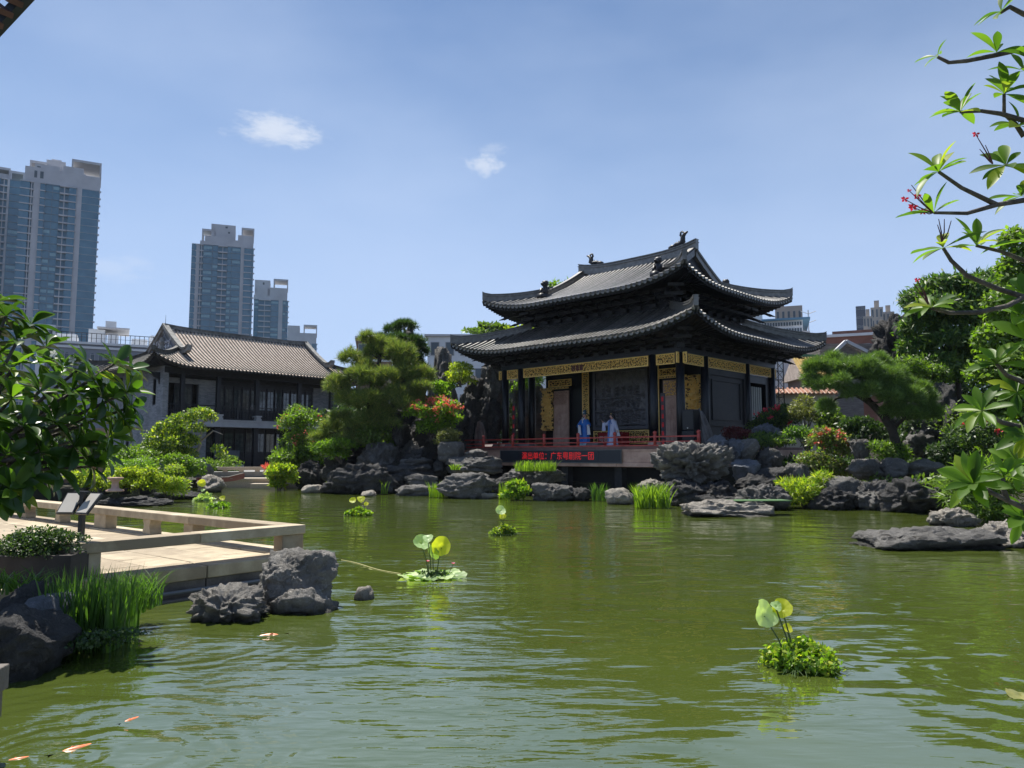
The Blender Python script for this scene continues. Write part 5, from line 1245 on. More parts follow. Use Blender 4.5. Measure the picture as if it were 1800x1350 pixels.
# soil mounds that carry planting behind the rocks
def mound(name, pts, label=None):
    V = []; F = []
    for (x, y, z, r) in pts:
        d, f = ico(3); v = d*np.array([r, r*.8, z]); v = v+d*fbm(v*.7+x, 3, int(x*7)%50)[:,None]*.3; b0 = len(V); V += list(v+np.array([x, y, .4])); F += [tuple(q+b0) for q in f]
    link(name, mesh_np(name, np.array(V), np.array(F), earth, True), kind='structure')
mound('rockery_soil', [(-7.5,46,3.2,4), (-4.5,47.5,4.6,3.4), (-3,46,2.2,3.2)])
mound('right_bank_soil', [(11.5,36.5,1.2,2.6), (15.5,35,1.2,3.6), (23,40,3.5,6), (16.5,24.5,.5,2.4), (14.6,31.5,.6,2.6)])

# ------------------------------------------------------------------ plants
def unit(v): return v/np.maximum(np.linalg.norm(v, axis=-1, keepdims=True), 1e-6)
def leaf_quads(C, Dr, Nn, ln, wd):
    "rhombic folded leaves"
    S = unit(np.cross(Dr, Nn)); ln = np.broadcast_to(ln, (len(C),))[:,None]; wd = np.broadcast_to(wd, (len(C),))[:,None]
    a = C; b = C+Dr*ln*.45+S*wd*.5+Nn*wd*.12; c = C+Dr*ln; d = C+Dr*ln*.45-S*wd*.5+Nn*wd*.12
    V = np.stack([a, b, c, d], 1).reshape(-1, 3); F = np.arange(len(C)*4).reshape(-1, 4); return V, F
def needle_tufts(C, A, n, ln, wd, r_, spread=.9):
    N_ = len(C); D = np.repeat(A, n, 0)*(.55)+r_.normal(size=(N_*n, 3))*spread*.6; D = unit(D); B_ = np.repeat(C, n, 0)
    S = unit(np.cross(D, r_.normal(size=D.shape)))*wd; L_ = ln*r_.uniform(.7, 1.1, (N_*n, 1))
    V = np.stack([B_-S, B_+S, B_+D*L_], 1).reshape(-1, 3); return V, np.arange(N_*n*3).reshape(-1, 3)
def clump_points(cl, n, r_, shell=.75, up=.35):
    w = np.array([c[3]*c[4]*c[5] for c in cl])**.7; w /= w.sum(); idx = r_.choice(len(cl), n, p=w); c = np.array(cl)[idx]
    d = unit(r_.normal(size=(n, 3))); d[:,2] = np.where(d[:,2] < -.4, -d[:,2]*.6, d[:,2]); d = unit(d)
    rad = r_.uniform(0, 1, n)**(1/3)*(1-shell)+shell*r_.uniform(.82, 1.05, n); rad = rad*np.where(r_.uniform(0, 1, n) < .16, r_.uniform(1, 1.38, n), 1)
    return c[:,:3]+d*c[:,3:6]*rad[:,None], unit(d+np.array([0, 0, up]))
def clumps_in(w, d, h, n, r_, fill=.42, flat=.8):
    "clumps filling an ellipsoidal crown; origin at bottom centre"
    out = []
    for i in range(n):
        q = unit(r_.normal(size=(1, 3)))[0]*r_.uniform(.3, .86); s = fill*r_.uniform(.45, 1.25)
        out.append((q[0]*w/2, q[1]*d/2, h/2+q[2]*h/2, w/2*s, d/2*s, h/2*s*flat))
    return out
def crown(parent, cl, n, ln, wd, mat, r_, name='foliage', shell=.75, jitter=.8, droop=0.0, **kw):
    C, Nn = clump_points(cl, n, r_, shell); Dr = unit(r_.normal(size=(n, 3))+np.array([0, 0, -droop])+Nn*.5); Nn = unit(Nn+r_.normal(size=(n, 3))*jitter*.5)
    V, F = leaf_quads(C, Dr, Nn, ln*r_.uniform(.65, 1.5, n), wd*r_.uniform(.8, 1.5, n)); return link(name, mesh_np(name, V, F, mat), parent, **kw)
lf = dict(
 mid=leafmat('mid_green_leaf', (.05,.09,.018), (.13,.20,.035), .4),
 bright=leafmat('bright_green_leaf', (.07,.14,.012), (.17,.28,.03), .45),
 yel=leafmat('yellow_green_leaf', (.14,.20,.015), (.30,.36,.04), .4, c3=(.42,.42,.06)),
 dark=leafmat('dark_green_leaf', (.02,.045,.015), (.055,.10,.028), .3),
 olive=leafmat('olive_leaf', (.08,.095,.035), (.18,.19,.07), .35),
 pine=leafmat('pine_needles', (.065,.10,.03), (.17,.22,.065), .35, c3=(.28,.25,.10)),
 pined=leafmat('deep_pine_needles', (.05,.10,.03), (.14,.22,.06), .3),
 fern=leafmat('feathery_leaf', (.03,.075,.02), (.07,.14,.035), .35),
 red=leafmat('maroon_leaf', (.05,.008,.01), (.12,.02,.02), .3, tcol=(1.6,1,.8)),
 flower=leafmat('coral_flower', (.65,.14,.10), (.85,.30,.20), .3, tcol=(1.3,.9,.8)),
 pinkf=leafmat('pink_flower', (.55,.04,.08), (.75,.10,.12), .3, tcol=(1.3,.9,.8)),
 blade=leafmat('grass_blade', (.07,.13,.015), (.20,.30,.035), .45),
 bladed=leafmat('shaded_blade', (.03,.075,.015), (.08,.16,.03), .4),  # grass blade colour darkened to stand for shade
 pale=leafmat('pale_lotus_pad', (.25,.34,.14), (.40,.50,.22), .3),
)
bark = M('grey_brown_bark', (.07,.055,.045), (.16,.13,.11), 6, .9, .6, 30); barkd = M('dark_bark', (.02,.016,.014), (.05,.04,.035), 6, .9, .6, 30)
barkl = M('pale_bark', (.25,.21,.18), (.38,.33,.28), 5, .85, .4, 20)
_ps = [500]
def shrub(name, label, px0, px1, py0, py1, Y, mat='mid', n=1800, ln=.12, wd=.06, ncl=10, flowers=None, nf=0, fs=.09, cat='shrub', depth=None, shell=.7, droop=0.0, stems=True, fill=.45, ftop=True, group=None, mat2=None):
    _ps[0] += 1; r_ = np.random.default_rng(_ps[0])
    if 'waterline' in label and py1 > 850: Y = min(Y, 2430.0/(py1-800)+.3)
    a, c = P(px0, py1, Y), P(px1, py0, Y); w, h = c.x-a.x, c.z-a.z; d = depth or w*.8
    root = empty(name, ((a.x+c.x)/2, Y+d*.3, a.z), 0, label=label, cat=cat, group=group); w *= 1.13; h *= 1.05; d *= 1.1
    cl = clumps_in(w, d, h, ncl, r_, fill)
    crown(root, cl, n, ln, wd, lf[mat], r_, shell=shell, droop=droop)
    if mat2: crown(root, cl, n//3, ln, wd, lf[mat2], r_, name='young_foliage', shell=.9, droop=droop)
    if stems:
        m = MB()
        for c_ in cl[:7]: m.tube([(r_.normal()*w*.04, 0, -.1), (c_[0]*.4, c_[1]*.4, c_[2]*.4), (c_[0], c_[1], c_[2])], [.035*min(1, h), .025*min(1, h), .01], 5)
        m.build('stems', bark, root, kind='stuff')
    if flowers:
        # flower heads: tight clusters of petals near the sunlit surface
        C, Nn = clump_points(cl, nf*4, r_, .95, .6); keep = np.argsort(-(C[:,2]+r_.normal(size=len(C))*h*.15))[:nf] if ftop else np.arange(nf); C = C[keep]; Nn = Nn[keep]
        k = 9; CC = np.repeat(C, k, 0)+r_.normal(size=(nf*k, 3))*fs*.4; DD = unit(np.repeat(Nn, k, 0)+r_.normal(size=(nf*k, 3))*.9); NN = unit(r_.normal(size=(nf*k, 3)))
        V, F = leaf_quads(CC, DD, NN, fs, fs*.8); link('flowers', mesh_np('flowers', V, F, lf[flowers]), root, kind='stuff')
    return root
def conifer(name, label, Y, trunk, limbs, pads, mat, tufts=2600, nn=13, ln=.2, wd=.006, cat='pine tree', tr=.18, bk=None, depth=1.2, upw=.9):
    "pads: (px,py,rx_px,ry_px, dY) foliage pads; trunk/limbs: pixel paths with dY"
    _ps[0] += 1; r_ = np.random.default_rng(_ps[0]); base = P(trunk[0][0], trunk[0][1], Y)
    root = empty(name, base, 0, label=label, cat=cat); sc = Y/FPX
    cl = [(*(P(p[0], p[1], Y+p[4])-base), p[2]*sc, max(p[2]*sc*.75, .3)*depth, p[3]*sc) for p in pads]
    C, Nn = clump_points(cl, tufts, r_, .62, .6); Nn = unit(Nn+np.array([0, 0, upw])*.6+r_.normal(size=Nn.shape)*.35)
    V, F = needle_tufts(C, Nn, nn, ln, wd, r_); link('needles', mesh_np('needles', V, F, lf[mat]), root)
    pt = [P(x, y, Y+d)-base for x, y, d in trunk]; m = MB(); m.tube(pt, list(np.linspace(tr, tr*.4, len(pt))), 9); m.build('trunk', bk or barkd, root, True)
    for lb in limbs:
        q = [P(x, y, Y+d)-base for x, y, d in lb]; m = MB(); m.tube(q, list(np.linspace(tr*.45, tr*.12, len(q))), 6); m.build('limb', bk or barkd, root, True)
    tw = MB()
    for c_ in cl:
        for j in range(3):
            e = Vector(c_[:3])+Vector((r_.uniform(-.7,.7)*c_[3], r_.uniform(-.7,.7)*c_[4], r_.uniform(-.1,.5)*c_[5])); s = min(pt+[x for lb in limbs for x in [P(x, y, Y+d)-base for x, y, d in lb]], key=lambda v: (v-e).length)
            tw.tube([s, (s+e)/2+Vector((0,0,-.08)), e], [tr*.16, tr*.1, tr*.05], 4)
    tw.build('twigs', bk or barkd, root, kind='stuff'); return root
# ---- the left pine
PADS = [(622,640,30,22,0),(660,622,28,20,.6),(700,632,34,24,.3),(596,678,24,20,-.4),(636,668,34,22,-.6),(676,662,34,20,-.8),(716,668,30,22,-.2),(744,660,24,18,.5),(610,706,30,20,-.5),(652,700,36,22,-1),(694,698,34,20,-.9),(730,690,26,18,-.4),(600,738,26,16,-.3),(640,736,30,18,-.8),(674,730,26,14,-.7),(582,760,26,14,.1),(612,770,30,14,-.2),(566,776,20,9,0),(665,604,20,14,.8),(640,602,14,12,.4),(634,758,18,12,-.4)]
conifer('pine_tree', 'broad yellow-green pine covering the left rockery between the hall and the stage', 40.0, [(648,800,.4),(644,770,.2),(655,735,0),(648,700,.1),(660,660,.2),(668,630,.3)], [[(655,735,0),(690,715,-.2),(730,690,-.2)],[(650,710,0),(620,690,0),(598,680,0)],[(645,765,.2),(612,755,0),(580,762,0)],[(658,670,.2),(700,650,.2),(742,658,.3)],[(660,660,.2),(630,640,.1)]], [(a+(i*37%11-5), b+(i*53%15-7), c*(.6+.06*(i%5)), d*(.7+.1*(i%4)), e) for i, (a, b, c, d, e) in enumerate(PADS+[(p[0]+17, p[1]+9, p[2]*.7, p[3]*.6, p[4]-.3) for p in PADS[::2]])], 'pine', 4800, 13, .42, .014, tr=.26, depth=1.3)
# ---- right bent pine
PADS = [(1440,655,32,18,0),(1480,650,34,18,-.4),(1520,662,36,22,-.6),(1560,668,34,20,-.4),(1455,685,28,16,-.4),(1500,690,30,14,-.7),(1600,705,34,18,-.4),(1632,722,22,14,0),(1540,690,28,14,0),(1575,720,26,12,-.3),(1610,735,24,10,-.2),(1475,640,18,10,.3),(1590,680,26,14,.4),(1428,668,16,10,0),(1456,718,13,12,.2),(1550,650,22,10,.5)]
conifer('pine_tree', 'bent dark green pine leaning left over the right rock wall', 28.2, [(1580,808,0),(1576,785,0),(1568,755,0),(1552,730,0),(1530,708,.1),(1505,692,.1),(1480,680,.1)], [[(1568,755,0),(1590,735,0),(1620,722,0)],[(1552,730,0),(1575,705,0),(1600,700,0)],[(1530,708,0),(1520,685,0),(1515,665,0)],[(1505,692,0),(1470,700,0),(1456,715,.1)],[(1480,680,0),(1455,665,0),(1435,660,0)]], [(a+(i*37%11-5), b+(i*53%15-7), c*(.62+.05*(i%5)), d*(.85+.1*(i%4)), e) for i, (a, b, c, d, e) in enumerate(PADS+[(1420,662,14,9,0),(1466,636,14,9,.1),(1500,640,18,10,.2),(1536,640,16,10,.3),(1580,655,18,12,.2),(1616,690,18,12,.2),(1645,728,13,9,0),(1630,705,16,10,.1),(1590,722,20,10,-.5),(1484,672,18,10,-.9),(1530,680,20,10,-.9),(1560,700,20,10,-.8)])], 'pined', 5400, 12, .30, .011, tr=.2, depth=1.3)
# ---- dark conifer shrubs on the left rock peak
conifer('juniper', 'dark juniper crowning the left rock peak above the pine', 46.5, [(708,640,0),(706,600,0),(704,575,0)], [[(706,600,0),(735,610,0)]], [(690,582,14,12,0),(712,574,18,10,0),(700,600,22,12,-.6),(728,606,18,16,-.5),(720,635,22,16,-1),(740,620,12,16,0),(735,650,16,12,-.8),(710,655,16,12,-1),(668,596,10,8,0)], 'dark', 1800, 12, .34, .016, cat='juniper', tr=.1)
shrub('shrub', 'bright yellow-green shrub growing on the dark rock left of the pavilion eave', 778, 838, 640, 676, 42.3, 'yel', 1500, .16, .07, 12)
shrub('shrub', 'small green tuft between the two rock spires at the left', 770, 800, 668, 700, 42.8, 'bright', 500, .16, .06, 6)
shrub('shrub', 'leafy branch with red leaf tips on the rocks above the flowering shrub', 750, 792, 670, 700, 41.5, 'bright', 500, .2, .08, 6)
shrub('roof_garden_trees', 'small round trees on the roof garden of the long white building', 838, 884, 564, 584, 92, 'mid', 900, .5, .3, 7, cat='roof garden', stems=False)
shrub('roof_garden_hedge', 'green creeper on the roof canopy of the long white building', 806, 880, 578, 587, 91, 'mid', 800, .4, .25, 10, cat='hedge', stems=False)
shrub('roof_garden_hedge', 'yellowish shrubs on the white building roof just left of the upper pavilion wall', 890, 944, 572, 588, 91, 'yel', 900, .4, .25, 10, cat='hedge', stems=False)
shrub('tree', 'light green treetop peeping above the upper pavilion roof beside the left lion', 975, 1018, 484, 530, 62, 'bright', 500, .35, .12, 7, cat='tree')
# flowering and other shrubs on the left rockery
shrub('flowering_shrub', 'round shrub covered in coral-red flowers on the rocks left of the stage', 716, 802, 694, 770, 38.6, 'bright', 3400, .17, .08, 16, 'flower', 150, .13, mat2='mid')
shrub('clipped_bush', 'round clipped grey-green bush at the left end of the stage', 766, 814, 748, 782, 37.8, 'olive', 2600, .09, .05, 10, cat='bush', fill=.6)
shrub('shrub', 'dark glossy shrub under the left side of the pine', 632, 690, 722, 800, 39.0, 'mid', 1500, .2, .08, 12)
shrub('shrub', 'spreading light-edged shrub on the rocks beside the flowering bush at the hall', 556, 632, 768, 812, 38.8, 'bright', 2200, .17, .08, 12, mat2='mid')
shrub('flowering_shrub', 'tall shrub with sparse coral flowers in front of the right half of the hall', 482, 562, 712, 806, 43.0, 'mid', 3400, .20, .06, 18, 'flower', 26, .13, ftop=False, mat2='bright')
shrub('shrub', 'glossy dark green shrub below the tall flowering shrub by the hall', 474, 566, 780, 836, 42.0, 'mid', 3000, .22, .10, 16, mat2='bright')
shrub('shrub', 'bright yellow-green bush at the waterline right of the landing stage', 462, 512, 816, 862, 41.2, 'yel', 2200, .20, .09, 12, mat2='bright')
shrub('flowering_plant', 'coral flower head at the right end of the landing balustrade', 462, 478, 816, 828, 41.0, 'flower', 120, .2, .1, 3, cat='flower', stems=False)
# the pale-trunked tree in front of the hall
def broadleaf(name, label, Y, trunk, limbs, pads, mat, n, ln, wd, tr=.12, bk=None, cat='tree', mat2=None, depth=1.0, droop=.1, tname='trunk'):
    _ps[0] += 1; r_ = np.random.default_rng(_ps[0]); base = P(trunk[0][0], trunk[0][1], Y); root = empty(name, base, 0, label=label, cat=cat); sc = Y/FPX
    cl = [(*(P(p[0], p[1], Y+p[4])-base), p[2]*sc, p[2]*sc*depth, p[3]*sc) for p in pads]
    crown(root, cl, n, ln, wd, lf[mat], r_, shell=.6, droop=droop)
    if mat2: crown(root, cl, n//2, ln, wd, lf[mat2], r_, name='sunlit_foliage', shell=.9, droop=droop)  # sunlit look put into the colour of these outer leaves
    pt = [P(x, y, Y+d)-base for x, y, d in trunk]; m = MB(); m.tube(pt, list(np.linspace(tr, tr*.45, len(pt))), 8); m.build(tname, bk or bark, root, True)
    for lb in limbs: q = [P(x, y, Y+d)-base for x, y, d in lb]; m = MB(); m.tube(q, list(np.linspace(tr*.5, tr*.15, len(q))), 6); m.build('limb', bk or bark, root, True)
    return root
broadleaf('small_tree', 'wide low tree with a leaning pale trunk and yellow-green leaves before the hall', 41.5, [(336,808,0),(346,795,0),(352,782,0),(354,760,0),(358,740,0)], [[(354,760,0),(335,745,0),(310,740,0)],[(353,775,0),(375,757,-.2),(392,764,-.3)],[(358,742,0),(372,732,0)]],
 [(352,728,22,10,0),(322,738,22,10,0),(300,752,26,12,-.2),(335,755,24,10,-.4),(285,770,26,14,-.3),(310,778,30,14,-.6),(270,790,24,14,0),(300,800,28,16,-.4),(330,776,18,12,-.5),(368,736,12,8,0),(255,808,22,12,0),(385,790,12,6,-.3),(390,802,10,5,-.3),(330,800,16,12,-.2)], 'mid', 4600, .17, .08, .1, barkl, mat2='yel')
shrub('clipped_bush', 'rounded feathery green bush above the potted hedge', 190, 268, 806, 844, 31.5, 'bright', 2600, .10, .03, 10, cat='bush', fill=.6)
shrub('shrub', 'low lush shrub behind the potted hedge at the foot of the pale-trunked tree', 256, 350, 800, 854, 33.5, 'mid', 2600, .15, .06, 14, mat2='bright')
shrub('shrub', 'green undergrowth at the foot of the hall side wall', 168, 275, 780, 842, 38.5, 'mid', 2600, .18, .08, 16, mat2='bright')
shrub('shrub', 'dark hedge behind the pinkish pergola posts at the left', 96, 190, 780, 850, 34, 'mid', 2400, .18, .08, 16, mat2='bright')
for i, (x0, x1, lb) in enumerate(((118,162,'leftmost'),(158,200,'second'),(196,236,'third'),(232,272,'fourth'))):
    s_ = shrub('potted_shrub', f'{lb} from the left of the potted golden-leaved shrubs on the bank ledge', x0-6, x1+6, 826, 864, 28.6, 'yel', 2200, .11, .06, 14, fill=.55, group='golden shrubs in dark pots on the left bank', cat='potted shrub')
    m = MB(); m.lathe([(.16,0),(.24,.03),(.27,.22),(.30,.26),(.28,.28)], n=12); m.build('pot', M('dark_glazed_pot', (.02,.02,.022), (.045,.042,.04), 5, .35), s_, True, loc=(0,0,-.14))
m = MB(); m.lathe([(.3,0),(.3,.05),(.13,.12),(.11,.34),(.2,.42),(.26,.44),(.26,.5)], n=12); m.build('stone_stool', pink, None, True, loc=P(202,864,27.6), label='pinkish stone stool between the dark pots on the bank ledge', cat='stool')
shrub('shrub', 'hanging yellow-green feathery shrub at the right end of the potted hedge', 254, 324, 820, 878, 29.5, 'yel', 3000, .12, .03, 14, droop=.4, mat2='bright')
# pergola with pinkish posts, half hidden by the near frangipani
pg = empty('pergola', P(140, 850, 33), R(-8), label='pinkish stone pergola half hidden behind the near frangipani leaves', cat='pergola')
for (px, t, ww) in ((183,755,.26),(162,765,.2),(118,760,.2),(70,770,.26)):
    a = P(px, 850, 33)-P(140,850,33); H = hgt(t,33)-P(140,850,33).z; m = MB(); m.box(a.x-ww/2,a.x+ww/2,-.12,.12,-.2,H); m.build('post', pink, pg)
a, c = P(60,745,33)-P(140,850,33), P(192,758,33)-P(140,850,33); m = MB(); m.box(a.x,c.x,-.15,.15,c.z-.1,c.z+.12); m.build('beam', pink, pg); m = MB(); m.box(a.x,c.x-2,-.2,.9,c.z+.12,c.z+.5); m.build('tiled_top', pink, pg)
# ---- right bank planting
shrub('shrub', 'low maroon-leaved shrub on the boulders right of the stage', 1274, 1320, 748, 780, 31.8, 'red', 1600, .09, .05, 10)
shrub('azalea', 'dark azalea mass with a few pink flowers beside the pavilion rear corner', 1338, 1432, 706, 775, 35.5, 'dark', 4200, .14, .06, 18, 'pinkf', 16, .16, mat2='mid')
shrub('shrub', 'low green ground shrub above the boulder row right of the stage', 1306, 1402, 756, 800, 32.2, 'mid', 3600, .11, .05, 16, mat2='dark')
shrub('shrub', 'feathery light green fern clump left of the orange-flowering shrub', 1398, 1450, 748, 790, 31.2, 'fern', 1800, .16, .04, 10, mat2='bright')
shrub('flowering_shrub', 'open shrub with orange-red flowers on the bank left of the bent pine trunk', 1422, 1510, 754, 856, 28.6, 'olive', 4600, .11, .055, 18, 'flower', 46, .10, mat2='bright')
shrub('bamboo_shrub', 'bright yellow-green bamboo-leaved shrub overhanging the water right of the boulders', 1378, 1464, 828, 892, 26.2, 'yel', 3400, .19, .035, 16, mat2='bright')
shrub('shrub', 'green plants at the foot of the bent pine trunk', 1530, 1600, 776, 812, 28.0, 'mid', 1600, .14, .05, 10, mat2='bright')
shrub('shrub', 'olive shrub behind the bent pine, left of the pinnacle', 1392, 1450, 690, 760, 34.0, 'olive', 2200, .12, .05, 12)
broadleaf('fern_tree', 'dark feathery-leaved tree rising behind the lowest right frangipani branch', 34, [(1690,760,0),(1685,680,0),(1680,600,0)], [[(1682,640,0),(1640,590,0)],[(1682,620,0),(1720,560,0)]],
 [(1660,505,44,20,0),(1620,525,34,16,0),(1700,520,50,26,0),(1650,545,50,24,-.5),(1700,560,50,26,-.4),(1620,575,36,20,0),(1670,600,50,22,-.6),(1640,640,40,20,-.6),(1700,630,40,24,-.2),(1740,500,34,24,.4),(1760,560,34,30,.4),(1610,610,26,18,0),(1660,660,34,14,-.4)], 'fern', 17000, .27, .08, .16, barkd, mat2='mid', droop=.6)
broadleaf('dense_tree', 'dense small-leaved bright green tree filling the right edge of the photo', 26, [(1810,900,0),(1800,760,0),(1790,620,0)], [[(1796,700,0),(1760,640,0)],[(1792,640,0),(1830,560,0)]],
 [(1785,430,24,26,0),(1800,480,40,40,0),(1770,540,36,30,-.3),(1800,580,50,40,-.4),(1750,600,34,30,-.3),(1780,650,50,36,-.6),(1735,660,30,24,0),(1800,720,50,40,-.4),(1745,720,30,26,0),(1770,780,40,26,-.3),(1830,650,40,60,0),(1850,500,40,60,0)], 'mid', 17000, .17, .09, .16, bark, mat2='bright')
shrub('shrub', 'dark glossy shrub with one pink flower below the right trees', 1706, 1790, 740, 800, 24.5, 'dark', 2400, .12, .05, 12, 'pinkf', 3, .14, mat2='mid')
shrub('spider_plant', 'mass of striped strap-leaved plants on the bank at the right edge', 1700, 1830, 820, 926, 20.0, 'mid', 3600, .30, .035, 18, mat2='bright', droop=.3)
shrub('shrub', 'shrubs climbing the rock wall right of the bent pine', 1590, 1690, 610, 690, 32.2, 'mid', 2600, .14, .06, 14, mat2='bright')
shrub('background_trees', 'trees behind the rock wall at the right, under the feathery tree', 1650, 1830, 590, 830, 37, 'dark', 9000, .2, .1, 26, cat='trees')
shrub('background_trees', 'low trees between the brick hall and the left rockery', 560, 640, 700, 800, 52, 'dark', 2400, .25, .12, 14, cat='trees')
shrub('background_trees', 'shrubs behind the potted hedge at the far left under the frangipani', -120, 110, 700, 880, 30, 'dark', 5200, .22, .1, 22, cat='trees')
# ---- blades
def blades(name, label, px0, px1, py0, py1, Y, n, mat='blade', wd=.02, lean=.35, cat='grass clump', depth=None, broad=False, group=None):
    if name == 'grass_clump': Y = min(Y, 2430.0/(py1-800)+.2)
    _ps[0] += 1; r_ = np.random.default_rng(_ps[0]); a, c = P(px0, py1, Y), P(px1, py0, Y); w, h = c.x-a.x, c.z-a.z; d = depth or min(w*.6, .8); S = 5; V = []; F = []
    for i in range(n):
        b0 = Vector((r_.uniform(-.36,.36)*w, r_.uniform(-.5,.5)*d, 0)); H = h*r_.uniform(.55, 1.02); an = r_.uniform(0, 6.28); ll = H*lean*r_.uniform(.1, 1.1); dx, dy = math.cos(an), math.sin(an)*.8
        fa = r_.uniform(0, 3.14); sx_, sy_ = math.cos(fa), math.sin(fa); b = len(V)
        for k in range(S+1):
            q = k/S; ww = wd*(1-q**3)*(.6+.8*math.sin(min(1, q*1.2)*math.pi*.9) if broad else 1)*r_.uniform(.95,1.05)
            p = b0+Vector((dx*ll*q*q, dy*ll*q*q, H*(q-.15*lean*q*q)))
            V += [(p.x-sx_*ww, p.y-sy_*ww, p.z), (p.x+sx_*ww, p.y+sy_*ww, p.z)]
        for k in range(S): F.append((b+2*k, b+2*k+1, b+2*k+3, b+2*k+2))
    return link(name, mesh_np(name, V, np.array(F), lf[mat]), loc=((a.x+c.x)/2, Y, a.z), label=label, cat=cat, group=group)
blades('grass_clump', 'tuft of bright green reeds at the far waterline below the left ledge', 570, 596, 843, 866, 36.8, 60)
blades('grass_clump', 'few thin dark green reeds in front of the arched ledge', 668, 684, 842, 868, 35.6, 14)
blades('grass_clump', 'bright yellow-green reed clump in front of the smooth grey boulder', 750, 784, 842, 874, 34.0, 80, wd=.025)
blades('grass_clump', 'reeds at the waterline left of the low leafy plant', 872, 902, 842, 876, 33.6, 50)
shrub('low_plant', 'low leafy bright green plant at the waterline before the display board', 886, 936, 848, 880, 33.2, 'bright', 1300, .16, .08, 8, cat='plant', mat2='yel')
blades('grass_clump', 'upright green reeds beside the dark foundation right of centre', 1036, 1072, 844, 880, 32.4, 70, 'bladed')
blades('grass_clump', 'biggest clump of bright reeds at the waterline below the stage right end', 1106, 1184, 842, 892, 29.0, 330, wd=.022, lean=.5)
blades('moss_grass', 'yellow-green grass tuft growing on the slanting ribbed rock', 892, 990, 806, 828, 34.4, 420, wd=.016, lean=.6, depth=.9)
blades('ground_plants', 'small green plant on the big layered slab below the stage end', 790, 812, 812, 826, 35.6, 60, lean=.8)
link('green_mat', MB().box(-.95,.95,-.35,.35,0,.03).mesh('green_mat', M('green_mat', (.04,.10,.03), (.06,.14,.045), 6, .8)), loc=P(1330,884,23.6)+Vector((0,0,.06)), rot=(0,0,.1), label='thin green mat lying on the flat pale slab', cat='mat')

# ---- ground cover over soil and banks
def cover(name, label, x0, x1, y0, y1, z0, n, mat, amp=.4, ln=.2):
    _ps[0] += 1; r_ = np.random.default_rng(_ps[0]); C = np.stack([r_.uniform(x0, x1, n), r_.uniform(y0, y1, n), np.zeros(n)], 1); hh = fbm(C*.5, 3, _ps[0]); C[:,2] = z0+amp*(hh+.5)+r_.uniform(-.15, .1, n)
    V, F = leaf_quads(C, unit(r_.normal(size=(n,3))+np.array([0,0,.3])), unit(r_.normal(size=(n,3))*.6+np.array([0,0,1])), ln*r_.uniform(.6,1.2,n), ln*.5*r_.uniform(.7,1.2,n)); link(name, mesh_np(name, V, F, lf[mat]), kind='stuff', label=label)
cover('ground_cover', 'low greenery covering the bank behind the left rocks', -8.5, -1.5, 42, 50, .9, 9000, 'mid')
cover('ground_cover', 'low greenery covering the bank right of the pavilion', 10.5, 24, 31, 42, .9, 12000, 'dark', .8)
cover('ground_cover', 'low greenery on the near right bank', 12.6, 20, 14, 30, .7, 9000, 'mid', .5)
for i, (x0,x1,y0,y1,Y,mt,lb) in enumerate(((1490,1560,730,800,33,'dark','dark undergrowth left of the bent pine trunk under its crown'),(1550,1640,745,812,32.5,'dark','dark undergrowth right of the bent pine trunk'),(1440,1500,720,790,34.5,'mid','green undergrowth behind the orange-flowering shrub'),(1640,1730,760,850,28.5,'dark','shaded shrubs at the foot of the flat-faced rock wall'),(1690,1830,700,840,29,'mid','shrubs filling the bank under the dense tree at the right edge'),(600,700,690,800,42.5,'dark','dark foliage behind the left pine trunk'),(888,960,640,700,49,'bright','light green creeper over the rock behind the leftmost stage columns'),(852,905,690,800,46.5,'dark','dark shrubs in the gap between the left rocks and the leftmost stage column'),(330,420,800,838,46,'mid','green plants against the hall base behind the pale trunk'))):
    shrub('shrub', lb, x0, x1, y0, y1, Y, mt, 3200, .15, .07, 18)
# ------------------------------------------------------------------ stone deck with low bench rails
DA = Vector((-.777,.629,0)).normalized(); DB = Vector((-DA.y, DA.x, 0)); DB = -DB if DB.y > 0 else DB
# local x = along far-left edge (DA), local y = towards the camera (DB)
DC = Vector((-2.8, 11.5, 0)); DRZ = math.atan2(DA.y, DA.x); DZ = .38
# right handed frame: x=DA, y=z cross x
DY = Vector((0,0,1)).cross(DA); sgn = 1 if DY.dot(DB) > 0 else -1
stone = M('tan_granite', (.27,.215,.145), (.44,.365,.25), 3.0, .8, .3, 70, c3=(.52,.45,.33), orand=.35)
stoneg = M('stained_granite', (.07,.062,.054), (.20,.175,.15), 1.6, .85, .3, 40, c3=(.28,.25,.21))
deck = empty('stone_deck', DC+Vector((0,0,0)), DRZ, label='paved granite deck reaching into the pond at the left', cat='deck', kind='thing')
def D_(x, y, z): return Vector((x, y*sgn, z))
def dbox(m, x0, x1, y0, y1, z0, z1): ya, yb = sorted((y0*sgn, y1*sgn)); return m.box(x0, x1, ya, yb, z0, z1)
LXD, LYD = 17.0, 6.2
m = MB(); dbox(m, .12, LXD, .12, LYD, -.6, DZ-.12); m.build('core', M('deck_core', (.05,.045,.04), (.09,.08,.07), 3, .9), deck)
sr = random.Random(4)
